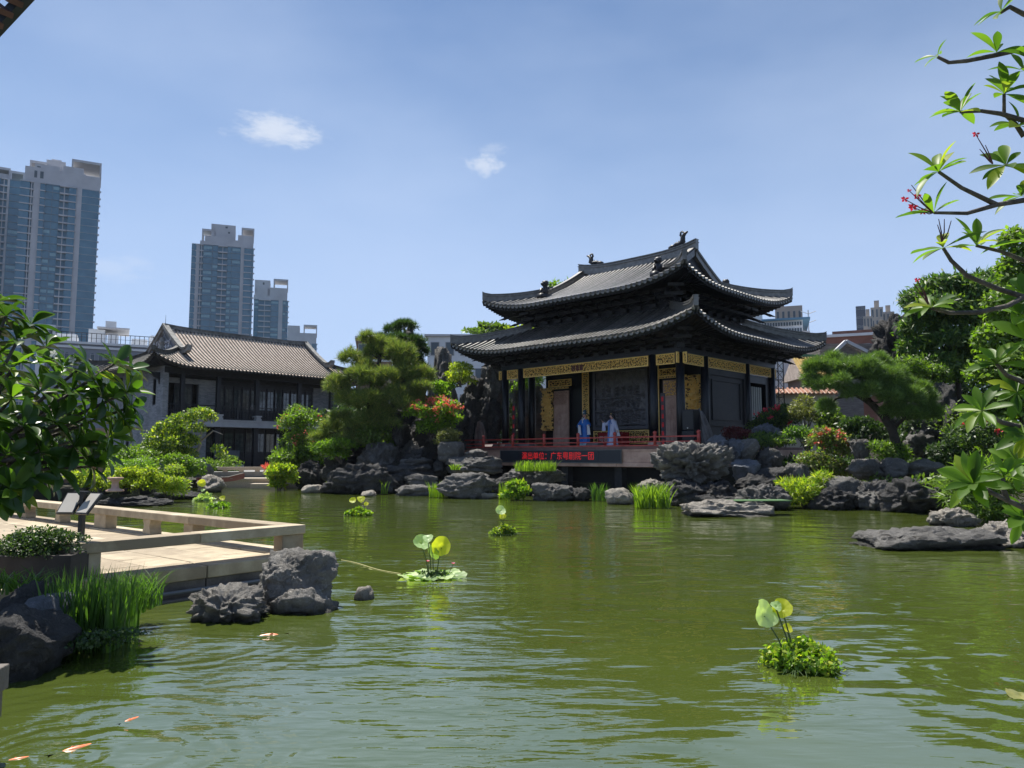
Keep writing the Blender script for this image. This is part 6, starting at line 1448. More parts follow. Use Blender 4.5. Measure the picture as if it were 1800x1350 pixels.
# edge stones (kerb) along both free edges
x = 0
while x < LXD:
    w = 1.35; m = MB(); dbox(m, x+.008, min(x+w, LXD)-.008, 0, .5, DZ-.16, DZ); m.build('kerb_stone', stone, deck, bevel=.012); x += w
y = .5
while y < LYD:
    w = 1.3; m = MB(); dbox(m, 0, .5, y+.008, min(y+w, LYD)-.008, DZ-.16, DZ); m.build('kerb_stone', stone, deck, bevel=.012)
    m = MB(); dbox(m, .03, .12, y+.01, min(y+w, LYD)-.01, DZ-.42, DZ-.165); m.build('face_stone', stoneg, deck); y += w  # face colour holds stain and the painted shade of this side
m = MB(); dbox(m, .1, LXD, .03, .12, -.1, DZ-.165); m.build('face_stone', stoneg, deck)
row = 0; yy = .51
while yy < LYD-.1:
    x = .51-(row % 2)*.0; x = .51; off = sr.uniform(.3, 1.1); first = True
    while x < LXD-.1:
        w = off if first else sr.uniform(.9, 1.25); first = False; x1 = min(x+w, LXD)
        m = MB(); dz = sr.uniform(-.003,.003); dbox(m, x+.006, x1-.006, yy+.006, yy+.58-.006, DZ-.1, DZ-.025+dz); m.build('paving_slab', stone, deck, bevel=.006); x = x1
    yy += .58; row += 1
m = MB(); dbox(m, .15, 14, .35, LYD-.2, -.9, -.3) ; m.build('under_core', M('deck_core', (.05,.045,.04)), deck)
m = MB(); m.tube([D_(-.05,.1,.10), D_(-.05,LYD,.10)], .025, 6); m.build('pipe', M('grey_pipe', (.12,.13,.15), None, 4, .5), deck)
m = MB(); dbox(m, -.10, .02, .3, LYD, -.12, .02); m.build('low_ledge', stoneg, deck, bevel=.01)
# benches
def bench_rail(label, along_x, posts, L0, L1, inset, top=.78):
    o = D_(0,0,0); r = empty('bench_rail', DC, DRZ, label=label, cat='bench rail')
    bw = .30; h = .13
    segs = np.linspace(L0, L1, max(2, int((L1-L0)/2.6)+1)+1)
    for a, c in zip(segs[:-1], segs[1:]):
        m = MB(); 
        if along_x: dbox(m, a+.004, c-.004, inset-bw/2, inset+bw/2, top-h, top)
        else: dbox(m, inset-bw/2, inset+bw/2, a+.004, c-.004, top-h, top)
        m.build('rail_beam', stone, r, bevel=.012)
    for (p, w, shaped) in posts:
        m = MB(); z0, z1 = DZ+.002, top-h-.002; d = .22
        prof = [(-w/2,z0),(w/2,z0),(w/2,z0+.07),(w*.36,z0+.12),(w*.36,z1-.09),(w/2,z1-.04),(w/2,z1),(-w/2,z1),(-w/2,z1-.04),(-w*.36,z1-.09),(-w*.36,z0+.12),(-w/2,z0+.07)] if shaped else [(-w/2,z0),(w/2,z0),(w/2,z1),(-w/2,z1)]
        if along_x: m.prism([(p+a, b_) for a, b_ in prof], inset*sgn-d/2, inset*sgn+d/2, 'y')
        else: m.prism([(p*sgn+a, b_) for a, b_ in prof], inset-d/2, inset+d/2, 'x')
        m.build('rail_post', stone, r, bevel=.01)
    return r
INS = .32
def along(px, py):  # deck local coords of a photo point on the deck plane
    w = Wt(px, py, DZ)-DC; return w.dot(DA), w.dot(DB)
ax_posts = []
for px, py, w, s in ((432,938,.3,False),(310,933,.28,True),(234,922,.5,False),(167,912,.28,True),(113,904,.28,True),(64,897,.5,False),(22,890,.28,True),(-20,884,.3,True)):
    ax_posts.append((along(px, py+2)[0], w, s))
bench_rail('long low granite bench rail along the far edge of the deck', True, ax_posts, .17+.31, 15.5, INS)
bench_rail('short low granite bench rail along the near water edge of the deck', False, [(.36,.36,False),(3.25,.42,False)], .17, 3.46, INS)
# near left corner: planter, sign, plants
pb = empty('planter_box', P(52, 1012, 8.9), .12, label='low dark planter box holding a clipped dark bush by the deck', cat='planter'); pb.location.z = DZ-.03
m = MB(); m.box(-.55,.55,-.28,.28,0,.34); m.build('box', M('dark_planter', (.03,.025,.022), (.06,.05,.045), 4, .8), pb, bevel=.01)
shrub('clipped_bush', 'clipped dark bush growing in the planter box at the left edge', -30, 122, 932, 990, 8.7, 'dark', 5200, .035, .022, 22, cat='bush', fill=.5, depth=.5)
sg = empty('sign_stand', Wt(139, 1008, DZ), R(-14), label='black sign stand with two blank tilted pale panels on the deck', cat='sign')
sY = sg.location.y; zt_ = P(140, 866, sY).z-DZ
blk = M('black_metal', (.012,.012,.013), (.02,.02,.022), 5, .45)
m = MB(); m.box(-.028,.028,-.028,.028,-.05,zt_); m.build('post', blk, sg)
pal = M('blank_sign_panel', (.40,.38,.35), (.46,.44,.41), 2, .5)
sc = sY/FPX
for (x0, x1, rz) in ((-.245,-.03,.18),(.03,.235,-.18)):
    fr_ = empty('panel_mount', ((x0+x1)/2, -.04, zt_-.13), 0, parent=sg); fr_.rotation_euler = (R(-40), 0, rz)
    w = (x1-x0)/2; m = MB(); m.box(-w,w,-.012,.012,-.155,.155); m.build('panel_back', blk, fr_); m = MB(); m.box(-w+.016,w-.016,-.018,-.0125,-.14,.14); m.build('panel_face', pal, fr_)
m = MB(); m.box(-.1,.1,-.05,.0,zt_,zt_+.02); m.build('cap', blk, sg)
blades('arrowhead_plants', 'dense clump of tall green aquatic plants beside the deck at the left', 72, 250, 985, 1140, 7.5, 420, 'bladed', .011, .28, depth=.6, broad=True, cat='water plants')
blades('rush_clump', 'feathery grassy plants trailing from the aquatic clump towards the deck wall', 165, 290, 990, 1070, 8.3, 420, 'bladed', .006, .9, depth=.5, cat='water plants')
blades('strap_plant', 'striped strap-leaved plant by the planter box at the left edge', -40, 90, 985, 1040, 8.0, 70, 'bladed', .014, 1.3, depth=.4, cat='plant')
shrub('floating_weed', 'dark floating weed at the foot of the tall aquatic plants', 66, 225, 1118, 1146, 6.9, 'dark', 1600, .03, .025, 16, cat='weed', depth=.5, stems=False)
m = MB(); m.box(-.35,.4,-.3,.3,-.4,.62); 
pt = empty('stone_post', P(-30, 1240, 4.6), R(8), label='granite post at the lower left corner of the photo, over the water', cat='post'); pt.location.z = 0
x1 = P(12,1200,4.35).x-pt.location.x-.27; zt_ = P(10,1186,4.6).z; zm = P(10,1232,4.6).z; zb_ = P(10,1312,4.6).z
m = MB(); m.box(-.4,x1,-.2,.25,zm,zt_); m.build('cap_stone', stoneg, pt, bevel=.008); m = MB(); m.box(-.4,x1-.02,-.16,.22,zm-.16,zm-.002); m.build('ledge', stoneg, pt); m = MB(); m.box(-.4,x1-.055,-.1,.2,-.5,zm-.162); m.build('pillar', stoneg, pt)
m = MB(); m.tube([(x1-.02,-.18,zm-.08),(x1+.05,-.2,zm-.05),(x1+.06,-.2,zm-.14),(x1,-.18,zm-.15)], .006, 5); m.build('cable_loop', blk, pt)
# ------------------------------------------------------------------ lotus rafts and floating things
def lotus_leaf(c, r, tilt, az, mat, parent, fold=.25, seed=0, name='lotus_leaf', stem=True):
    r_ = random.Random(seed); V = [(0,0,-.04*r/.15)]; n, k = 26, 4; F = []
    for j in range(1, k+1):
        for i in range(n):
            a = 2*math.pi*i/n; q = j/k; rr = r*q*(1+.06*math.sin(a*3+seed)+.03*math.sin(a*7)); V.append((rr*math.cos(a), rr*math.sin(a), r*(.16*q*q*math.sin(a*2+seed)+fold*q*q*abs(math.cos(a))+.05*q*math.sin(a*9)*q)))
    for i in range(n): F.append((0, 1+i, 1+(i+1)%n))
    for j in range(k-1):
        for i in range(n): a = 1+j*n+i; b_ = 1+j*n+(i+1)%n; F.append((a, a+n, b_+n, b_))
    o = link(name, mesh_np(name, V, F, mat, True), parent, loc=c, rot=(tilt, 0, az))
    if stem: m = MB(); m.tube([(c[0]*.35, c[1]*.35, 0),(c[0]*.6, c[1]*.6, c[2]*.5),(c[0], c[1], c[2]-.02)], .007, 5); m.build('stalk', M('lotus_stalk', (.05,.09,.02), (.09,.13,.03), 5, .7), parent)
    return o
lpale = leafmat('lotus_pale', (.30,.42,.22), (.42,.52,.30), .35); lyel = leafmat('lotus_yellow', (.35,.38,.03), (.48,.46,.05), .5); lgrn = leafmat('lotus_green', (.10,.18,.06), (.18,.28,.08), .35)
def raft(label, px, py, w_px, h_px, leaves, mat='bright', n=900, ln=.05, pads=False, mat2=None, flowers=()):
    base = Wt(px, py); Y = base.y; s = Y/FPX; root = empty('lotus_raft', base, 0, label=label, cat='lotus raft'); w = w_px*s; h = h_px*s; _ps[0] += 1; r_ = np.random.default_rng(_ps[0])
    if not pads:
        cl = []
        for i in range(14): a = r_.uniform(0,6.28); q = r_.uniform(0,.72); cl.append((math.cos(a)*q*w/2, math.sin(a)*q*w/2*.75, h*.25*(1-q), w*.16, w*.16, h*.65*(1-.5*q)))
        crown(root, cl, n, ln, ln*.75, lf[mat], r_, name='floating_foliage', shell=.8)
        if mat2: crown(root, cl, n//2, ln, ln*.8, lf[mat2], r_, name='young_foliage', shell=.95)
        if w > .5:
            V=[];F=[]
            m = MB()
            for i in range(26): a = r_.uniform(0,6.28); c = Vector((math.cos(a)*w*.42, math.sin(a)*w*.34, .01)); m.tube([c*.8, c+Vector((0,0,.03)), c*1.22+Vector((r_.normal()*.03, r_.normal()*.03, .0))], [.004,.003,.002], 4)
            m.build('runners', M('lotus_stalk', (.05,.09,.02)), root, kind='stuff')
    else:
        for i in range(pads):
            a = 2*math.pi*i/pads+r_.uniform(-.2,.2); q = r_.uniform(.28,.44)*w
            lotus_leaf((math.cos(a)*q, math.sin(a)*q*.7, .015+.012*(i%3)), w*r_.uniform(.11,.16), r_.uniform(-.12,.12), a, lf['pale'] if i % 2 else lgrn, root, .06, i, 'lily_pad', False)
        crown(root, [(0,0,.02,w*.2,w*.16,.05)], 200, .05, .03, lf['dark'], r_, name='floating_foliage')
    for (dx, dy, r_px, mt, tilt, az) in leaves: lotus_leaf((dx*s, (r_.uniform(-.05,.05)), dy*s), r_px*s, tilt, az, mt, root, seed=int(abs(dx)+dy))
    for (dx, dy, sz) in flowers:
        m = MB(); m.tube([(dx*s*.7,0,0),(dx*s,0,dy*s)], .004, 4); fo = m.build('flower_stalk', M('lotus_stalk', (.05,.09,.02)), root)
        C = np.tile([[dx*s,0,dy*s]], (10,1)); an = np.linspace(0,6.28,11)[:10]; Dr = unit(np.stack([np.cos(an), np.sin(an), np.full(10,.5)],1)); V, F = leaf_quads(C, Dr, np.tile([[0,0,1.]],(10,1)), sz*s, sz*s*.4); link('water_lily', mesh_np('water_lily', V, F, leafmat('magenta_flower', (.45,.06,.25), (.6,.12,.35), .3)), root)
raft('largest floating raft of small leaves with a pale lotus leaf in the right foreground', 1408, 1172, 170, 46, [(-60,88,24,lpale,1.25,.5),(-26,96,17,lyel,1.15,-.4),(-18,62,9,lyel,.9,.2),(-38,100,10,lpale,.8,.3)], 'bright', 5200, .040, mat2='yel')
raft('lily pad raft with three tall lotus leaves left of centre', 762, 1014, 122, 20, [(-22,58,15,lpale,.9,.6),(-2,40,14,lgrn,1.2,2.4),(14,52,17,lyel,1.35,-.2),(-10,66,9,lpale,.7,0)], pads=13, flowers=((-10,26,5),(34,22,5)))
raft('small leafy raft with one pale and one yellow lotus leaf near the pond centre', 886, 940, 56, 16, [(-6,42,9,lpale,1.0,.3),(-2,32,6,lyel,1.0,0)], 'mid', 2200, .06, mat2='yel')
raft('small leafy raft with two yellow lotus leaves near the left rockery', 630, 906, 48, 14, [(4,28,7,lyel,.8,.3),(-10,26,6,lyel,.9,0),(14,20,4,lyel,1,0)], 'bright', 2000, .065, mat2='yel')
raft('pale leafy raft nearest the hedge at the left', 360, 880, 40, 10, [(-6,30,7,lyel,1.2,.5),(-3,18,4,lgrn,.6,0)], 'pale', 700, .13)
raft('leafy raft with thin green shoots just right of the pale one', 388, 892, 44, 8, [(2,16,5,lyel,.9,.3),(-8,8,4,lgrn,.5,0)], 'bright', 600, .11)
# tether of the middle raft
a_, b_ = Wt(600, 985), Wt(704, 1010); m = MB(); m.tube([a_+(b_-a_)*q+Vector((0, .06*math.sin(q*7), .006)) for q in np.linspace(0, 1, 12)], .008, 5); m.build('rope', M('straw_rope', (.35,.34,.12), (.45,.42,.2), 9, .8), label='thin yellowish rope floating on the water to the lily pad raft', cat='rope')
# koi
koim = M('koi_orange', (.75,.16,.05), (.85,.35,.18), 14, .35, c3=(.9,.7,.6))
def koi(label, px, py, L_, rz):
    V=[];F=[];n=14;k=10
    for i in range(n+1):
        q=i/n; x=(q-.45)*L_; r=L_*.11*math.sin(math.pi*min(1,q*.86+.1))**.75*(1 if q<.7 else max(.16,1-(q-.7)*3)); yb=.05*L_*math.sin(q*5)
        for j in range(k): a=2*math.pi*j/k; V.append((x, yb+r*.8*math.cos(a), r*math.sin(a)))
    for i in range(n):
        for j in range(k): a=i*k+j; b_=i*k+(j+1)%k; F.append((a,b_,b_+k,a+k))
    F.append(tuple(range(k))[::-1]); F.append(tuple(n*k+j for j in range(k)))
    root = link('koi', mesh_np('koi', V, F, koim, True), loc=Wt(px,py)+Vector((0,0,-L_*.062)), rot=(0,0,rz), label=label, cat='fish')
    e = L_*.55; m = MB(); m.prism([(e-.02*L_,0),(e+.2*L_,.12*L_),(e+.13*L_,0),(e+.2*L_,-.12*L_)], .05*L_, .062*L_); m.build('tail_fin', koim, root)
    m = MB(); m.prism([(-.1*L_,.05*L_),(.2*L_,.05*L_),(.1*L_,.13*L_)], -.004, .004, 'y'); m.build('dorsal_fin', koim, root)
    for sy in (-1,1): m = MB(); m.prism([(-.2*L_,sy*.08*L_),(-.1*L_,sy*.08*L_),(-.05*L_,sy*.2*L_)], .045*L_, .05*L_); m.build('side_fin', koim, root)
koi('small orange koi near the surface, upper of the three at the lower left', 231, 1264, .16, R(-110)); koi('longest pale orange koi near the bottom left corner', 134, 1314, .24, R(-125)); koi('orange koi at the bottom left corner, left of the longest one', 32, 1333, .15, R(-140)); koi('dark orange koi under the surface right of the tilted brown rock', 474, 1116, .26, R(20))
# floating leaf pad at the right edge
lotus_leaf(tuple(Wt(1796,1224)+Vector((0,0,.012))), .11, .05, 0, M('brown_green_pad', (.12,.13,.03), (.2,.19,.05), 9, .5), None, .02, 3, 'lily_pad', False)
bpy.data.objects[[o.name for o in COL.objects if o.name.startswith('lily_pad')][-1]]
lp = [o for o in COL.objects if o.name.startswith('lily_pad') and o.parent is None][0]; tag(lp, 'single brownish lily pad floating at the right edge of the photo', 'lily pad')
# ------------------------------------------------------------------ frangipani trees
def frang_leaf(seed, w=.185):
    r_ = random.Random(seed); V=[];F=[];n=12; bend=r_.uniform(.08,.35); L=1.0
    for i in range(n+1):
        q=i/n; x=q*L; ww=max(.006, w*(math.sin(math.pi*q**1.45)**.8 if 0<q<1 else 0)); z=-bend*q*q+.05*q
        V += [(x,-ww,z+ww*.45),(x,0,z),(x,ww,z+ww*.45)]
    for i in range(n):
        a=i*3; F += [(a,a+3,a+4,a+1),(a+1,a+4,a+5,a+2)]
    return V,F
frm = leafmat('frangipani_leaf', (.04,.09,.012), (.10,.18,.022), .5, .45, c3=(.22,.26,.03), spec=.35); frs = leafmat('frangipani_leaf_shade', (.022,.055,.010), (.05,.105,.016), .36, .3)  # one leaf in two colours: lit copy and darker painted-shade copy
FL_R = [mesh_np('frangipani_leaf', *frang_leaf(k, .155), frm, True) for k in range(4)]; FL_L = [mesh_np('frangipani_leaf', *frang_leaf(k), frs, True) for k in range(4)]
def align(axis, d):
    "rotation taking +X to direction d, +Z near up"
    d = Vector(d).normalized(); z = Vector(axis); s = z.cross(d)
    if s.length < 1e-3: s = Vector((0,1,0))
    s.normalize(); z = d.cross(s); return Matrix((d, s, z)).transposed().to_euler()
def whorl(root, base, tip, ax, n, L, meshes, r_, spread=(50,100), collect=None):
    ax = Vector(ax).normalized(); t1 = ax.orthogonal().normalized(); t2 = ax.cross(t1)
    for i in range(n):
        a = i*2.4+r_.uniform(-.3,.3); th = R(r_.uniform(*spread)); d = ax*math.cos(th)+(t1*math.cos(a)+t2*math.sin(a))*math.sin(th); s = L*r_.uniform(.7,1.12)
        rot = align(ax, d)
        if collect is None or len(collect) == 0 and False: link('leaf', r_.choice(meshes), root, loc=tip-base, rot=rot, scale=(s, s*r_.uniform(.85,1.25), s))
        else: collect.append((tip-base, rot, s))
YR = 6.4
base = Vector((5.6, 6.0, 0.3)); rf = empty('frangipani_tree', base, 0, label='frangipani with bright green leaf whorls and red flowers reaching in from the right', cat='frangipani')
fbark = M('frangipani_bark', (.05,.042,.036), (.13,.11,.095), 9, .85, .6, 60, c3=(.2,.18,.16))
r_ = random.Random(11)
m = MB(); m.tube([(0,0,-.3),(.05,.1,.8),(-.1,.2,1.8),(-.15,.3,2.6),(-.1,.35,3.4),(-.15,.4,4.2),(-.2,.4,5.4)], [.13,.12,.10,.09,.075,.06,.04], 9); m.build('trunk', fbark, rf, True)
BR_ = [ # branch paths in photo pixels with distance
 [(1990,150,6.4),(1860,72,6.4),(1800,85,6.4),(1750,97,6.3),(1700,107,6.3),(1668,110,6.3),(1648,100,6.3)],
 [(1990,150,6.5),(1860,50,6.5),(1800,25,6.5),(1775,12,6.4),(1760,22,6.4)],
 [(1990,280,6.4),(1860,205,6.4),(1800,212,6.4),(1760,200,6.3),(1725,195,6.3),(1688,197,6.3)],
 [(1800,240,6.5),(1785,218,6.5),(1765,200,6.4),(1765,165,6.3)],
 [(1990,350,6.5),(1860,300,6.5),(1800,293,6.4),(1768,290,6.4)],
 [(1990,420,6.3),(1860,342,6.3),(1800,352,6.3),(1752,360,6.2),(1700,375,6.2),(1642,374,6.2)],
 [(1752,360,6.2),(1715,342,6.2),(1690,330,6.1),(1650,302,6.1)],
 [(1990,560,6.3),(1860,530,6.3),(1800,522,6.2),(1755,508,6.2),(1700,485,6.1),(1672,458,6.1),(1658,436,6.1)],
 [(1990,560,6.6),(1860,480,6.6),(1800,458,6.6),(1760,442,6.5),(1716,432,6.5)],
 [(1800,522,6.2),(1770,538,6.0),(1720,549,5.9),(1670,550,5.9),(1638,542,5.8)],
 [(1990,780,6.0),(1880,690,6.0),(1800,672,6.0),(1770,660,6.0),(1752,640,5.9)],
 [(1990,780,5.9),(1880,760,5.9),(1800,752,5.9),(1760,742,5.8),(1726,722,5.8)],
 [(1990,900,5.8),(1880,780,5.8),(1830,760,5.8),(1805,765,5.8)],
 [(1990,960,5.6),(1880,905,5.6),(1800,893,5.6),(1755,872,5.6),(1712,850,5.5)],
 [(1770,878,5.6),(1764,860,5.6),(1763,840,5.6)],
]
for bp_ in BR_:
    q = [P(x,y,d)-base for x,y,d in bp_]
    th = .030 if bp_[0][0] > 1850 else .022
    m = MB(); m.tube(q, list(np.linspace(th, .013, len(q))), 8); m.build('branch', fbark, rf, True)
WH = [(1760,20,6.4,5,(-.6,0,.5),.20,(50,110)),(1648,100,6.3,3,(-.5,0,.8),.17,(30,85)),(1752,92,6.3,5,(.2,0,1),.24,(35,105)),(1688,197,6.3,8,(-.2,-.1,.8),.27,(30,105)),(1765,165,6.3,7,(.2,-.2,1),.24,(25,95)),(1790,220,6.4,6,(.3,-.4,.5),.26,(40,110)),(1768,290,6.4,7,(-.2,-.4,.4),.26,(50,115)),(1650,302,6.1,8,(-.3,-.1,.8),.24,(30,100)),
 (1642,374,6.2,4,(-.4,-.1,.7),.26,(30,110)),(1658,436,6.1,5,(-.2,-.1,.9),.26,(40,110)),(1716,432,6.5,7,(0,-.3,.8),.24,(30,110)),(1800,425,6.4,5,(0,-.2,.8),.25,(40,100)),(1638,540,5.8,8,(-.5,-.3,.6),.25,(40,110)),(1752,640,5.9,11,(-.3,-.5,.8),.27,(30,100)),(1726,722,5.8,9,(-.5,-.5,.7),.27,(30,110)),(1805,765,5.8,10,(-.5,-.6,.5),.28,(35,110)),(1712,850,5.5,12,(-.6,-.5,.5),.28,(35,110)),(1764,838,5.6,6,(.1,-.3,.9),.27,(30,90)),(1800,560,6.2,4,(0,-.4,.6),.25,(40,100)),(1810,600,6.2,6,(-.4,-.4,.6),.26,(40,110)),(1788,690,6.0,8,(-.4,-.5,.6),.26,(40,110)),(1790,815,5.9,9,(-.5,-.5,.5),.26,(40,110)),(1800,910,5.8,8,(-.4,-.6,.4),.26,(40,110)),(1800,520,6.3,7,(-.3,-.4,.6),.24,(40,110)),(1795,345,6.4,6,(-.1,-.4,.8),.22,(40,110)),(1800,125,6.4,6,(-.1,-.4,.8),.22,(40,110))]
for (x,y,d,n,ax,L_,sp) in WH: whorl(rf, base, P(x,y,d), ax, int(n*1.5), L_*(1.15 if d > 6 else .82), FL_R, r_, sp)
# red flower sprays
def spray(px, py, d, tops, mat):
    b0 = P(px,py,d)-base; 
    for (x,y,fl) in tops:
        e = P(x,y,d)-base; m = MB(); m.tube([b0, (b0+e)/2+Vector((.01,0,-.015)), e], [.006,.005,.003], 5); m.build('flower_stalk', M('dark_red_stalk', (.06,.015,.015), (.1,.03,.025), 8, .7), rf)
        if fl:
            n=6 if fl>1 else 5; V=[];F=[]
            for i in range(n):
                a=i*6.28/n+.3; dr=Vector((math.cos(a),-.3*math.cos(a*2)+.1*math.sin(a),math.sin(a)*.8)); s=.035*fl; p=Vector((0,0,0)); nn=Vector((-dr.z,0,dr.x)).normalized(); k=len(V)
                V += [p, dr*s*.6+nn*s*.3, dr*s*1.1, dr*s*.6-nn*s*.3]; F.append((k,k+1,k+2,k+3))
            link('flower', mesh_np('flower',[tuple(v) for v in V],F,leafmat('crimson_petal', (.45,.01,.03), (.65,.03,.06), .35, tcol=(1.5,.9,.9))), rf, loc=e)
spray(1640,374,6.2,[(1590,350,1),(1602,325,0),(1604,364,1.2),(1612,345,1),(1622,372,1),(1598,335,.6)],0)
spray(1745,288,6.4,[(1715,236,1),(1722,262,0),(1732,255,0),(1728,272,0)],0)
spray(1655,425,6.1,[(1648,395,0),(1660,385,0),(1672,388,0),(1650,385,0)],0)
spray(1632,535,5.8,[(1612,492,.7),(1606,498,0),(1622,505,0)],0)
# left frangipani: dense, dark, white flowers
base = Vector((-5.6, 7.2, .35)); lfz = empty('frangipani_tree', base, 0, label='dense dark frangipani with white flowers filling the left edge of the photo', cat='frangipani')
m = MB(); m.tube([(0,0,-.2),(.05,.1,.5),(.1,.15,1.0),(.2,.2,1.5)], [.10,.09,.08,.07], 9); m.build('trunk', fbark, lfz, True)
r_ = random.Random(5); coll = []
tops = [(10,556,8.0),(-20,575,8.2),(30,600,8.0),(70,640,7.8),(20,650,7.7),(110,645,7.9),(150,640,8.0),(165,668,7.8),(200,640,7.9),(225,650,8.2),(125,690,7.6),(70,690,7.5),(20,700,7.4),(180,700,7.7),(222,690,7.8),(215,735,7.9),(150,735,7.6),(95,740,7.4),(40,750,7.2),(-10,740,7.2),(190,770,7.8),(130,785,7.6),(70,795,7.3),(10,800,7.1),(160,820,7.8),(100,825,7.5),(50,840,7.2),(0,860,7.0),(110,710,8.4),(60,770,8.2),(150,770,8.4),(20,830,8.0),(80,842,7.8),(-40,650,7.6),(-50,720,7.4),(-50,800,7.2),(0,620,8.4),(50,720,8.3),(100,660,8.6),(30,790,8.5),(120,750,8.5),(190,730,8.5),(0,690,8.6),(60,830,8.6),(-40,560,8.4),(80,610,8.3),(-10,530,8.2),(55,570,8.2),(20,862,7.0),(-20,870,6.9),(180,800,7.9),(205,755,8.1),(230,715,8.1),(60,680,8.7),(20,770,8.7),(110,810,8.6),(40,820,8.6),(160,690,8.8),(85,720,8.8),(-10,640,8.6)]
hub = Vector((.2,.2,1.5))
for i, (x,y,d) in enumerate(tops):
    tip = P(x,y,d); e = tip-base; ax = Vector((e.x-.2, (e.y-.2)*.7-.1, max(.15, e.z-1.2)+.35)).normalized()
    if i % 2 == 0: m = MB(); mid = hub*.5+e*.5+Vector((0,0,-.12)); m.tube([hub if i%4 else Vector((.1,.15,1.0)), mid, e], [.035,.024,.014], 6); m.build('branch', fbark, lfz, True)
    k0 = len(coll); whorl(lfz, base, tip, ax, 12, .295, FL_L, r_, (30,115), coll); coll[k0:] = [(*c_, (y < 660 or x > 190 or i % 4 == 0)) for c_ in coll[k0:]]  # top and outer whorls take the brighter leaf colour as painted sunlight
order = sorted(range(len(coll)), key=lambda i: coll[i][0].y)
Vb, Fb = [], []
for j, i in enumerate(order):
    l, rot, s, sun_tint = coll[i]
    if j < 290: link('leaf', (FL_R if sun_tint else FL_L)[j%4], lfz, loc=l, rot=rot, scale=(s, s*(.9+.3*((j*7)%5)/5), s))
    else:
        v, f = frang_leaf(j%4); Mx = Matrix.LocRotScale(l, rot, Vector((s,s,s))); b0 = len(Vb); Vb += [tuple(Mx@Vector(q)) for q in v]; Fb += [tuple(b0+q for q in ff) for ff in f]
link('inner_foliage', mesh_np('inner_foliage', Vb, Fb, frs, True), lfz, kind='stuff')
wf = leafmat('white_petal', (.6,.6,.55), (.75,.74,.66), .3, tcol=(1,1,1))
for (x,y,d) in ((43,600,7.9),(100,622,7.7),(133,632,7.8),(192,668,7.7)):
    for q in range(1):
        V=[];F=[]
        for i in range(5):
            a=i*1.256+q; dr=Vector((math.cos(a),-.3,math.sin(a))); nn=Vector((-math.sin(a),0,math.cos(a))); s=.045; k=len(V); V += [Vector((0,0,0)), dr*s*.6+nn*s*.35, dr*s, dr*s*.6-nn*s*.35]; F.append((k,k+1,k+2,k+3))
        link('flower', mesh_np('flower',[tuple(v) for v in V],F,wf), lfz, loc=P(x+q*5-5,y+(q%2)*6,d)-base)
# ------------------------------------------------------------------ the two performers
skin = M('skin_makeup', (.55,.30,.24), (.62,.36,.29), 8, .5); hairm = M('black_hair', (.006,.006,.007), (.014,.013,.014), 10, .4)
def body_mesh(joints, edges, radii, mat, name, root):
    me = bpy.data.meshes.new(name); me.from_pydata(joints, edges, []); o = bpy.data.objects.new(name, me); COL.objects.link(o); o.parent = root
    sk = o.modifiers.new('skin', 'SKIN'); 
    if not me.skin_vertices: 
        bpy.context.view_layer.objects.active = o
    for i, r in enumerate(radii): me.skin_vertices[0].data[i].radius = (r, r*.85 if i in (0,1,2) else r)
    me.skin_vertices[0].data[0].use_root = True
    sb = o.modifiers.new('sub', 'SUBSURF'); sb.levels = 2; sb.render_levels = 2
    me.materials.append(mat)
    bpy.context.view_layer.update(); ev = o.evaluated_get(bpy.context.evaluated_depsgraph_get()); nm = bpy.data.meshes.new_from_object(ev); nm.materials.clear(); nm.materials.append(mat)
    o.modifiers.clear(); o.data = nm; nm.polygons.foreach_set('use_smooth', np.ones(len(nm.polygons), dtype=bool)); return o
def hand(parent, wrist, d, mat, name='hand', s=1.0):
    d = Vector(d).normalized(); side = d.cross(Vector((0,0,1))); side = side.normalized() if side.length > .05 else Vector((1,0,0)); up = side.cross(d); m = MB(); w = Vector(wrist)
    m.tube([w, w+d*.05*s, w+d*.095*s], [.024*s,.036*s,.034*s], 8)
    for i, l in enumerate((.065,.075,.07,.055)):
        b0 = w+d*.09*s+side*(i-1.5)*.018*s; m.tube([b0, b0+d*l*.5*s-up*.006*s, b0+d*l*s-up*.025*s], [.009*s,.008*s,.006*s], 5)
    b0 = w+d*.04*s+side*(-.03)*s; m.tube([b0, b0+side*-.025*s+d*.03*s, b0+side*-.028*s+d*.06*s-up*.01], [.011*s,.009*s,.007*s], 5)
    m.build(name, mat, parent, True)
def robe(root, prof, mat, name, n=48, pleat=.03, cx=lambda z: 0):
    V=[];F=[]
    for (z, rx, ry) in prof:
        q = max(0, 1-z/1.2)
        for i in range(n): a=2*math.pi*i/n; k = 1+pleat*q*(math.sin(a*9)+.5*math.sin(a*5+1)); V.append((cx(z)+rx*k*math.cos(a), ry*k*math.sin(a), z))
    for j in range(len(prof)-1):
        for i in range(n): a=j*n+i; b_=j*n+(i+1)%n; F.append((a,b_,b_+n,a+n))
    return link(name, mesh_np(name, V, F, mat, True), root)
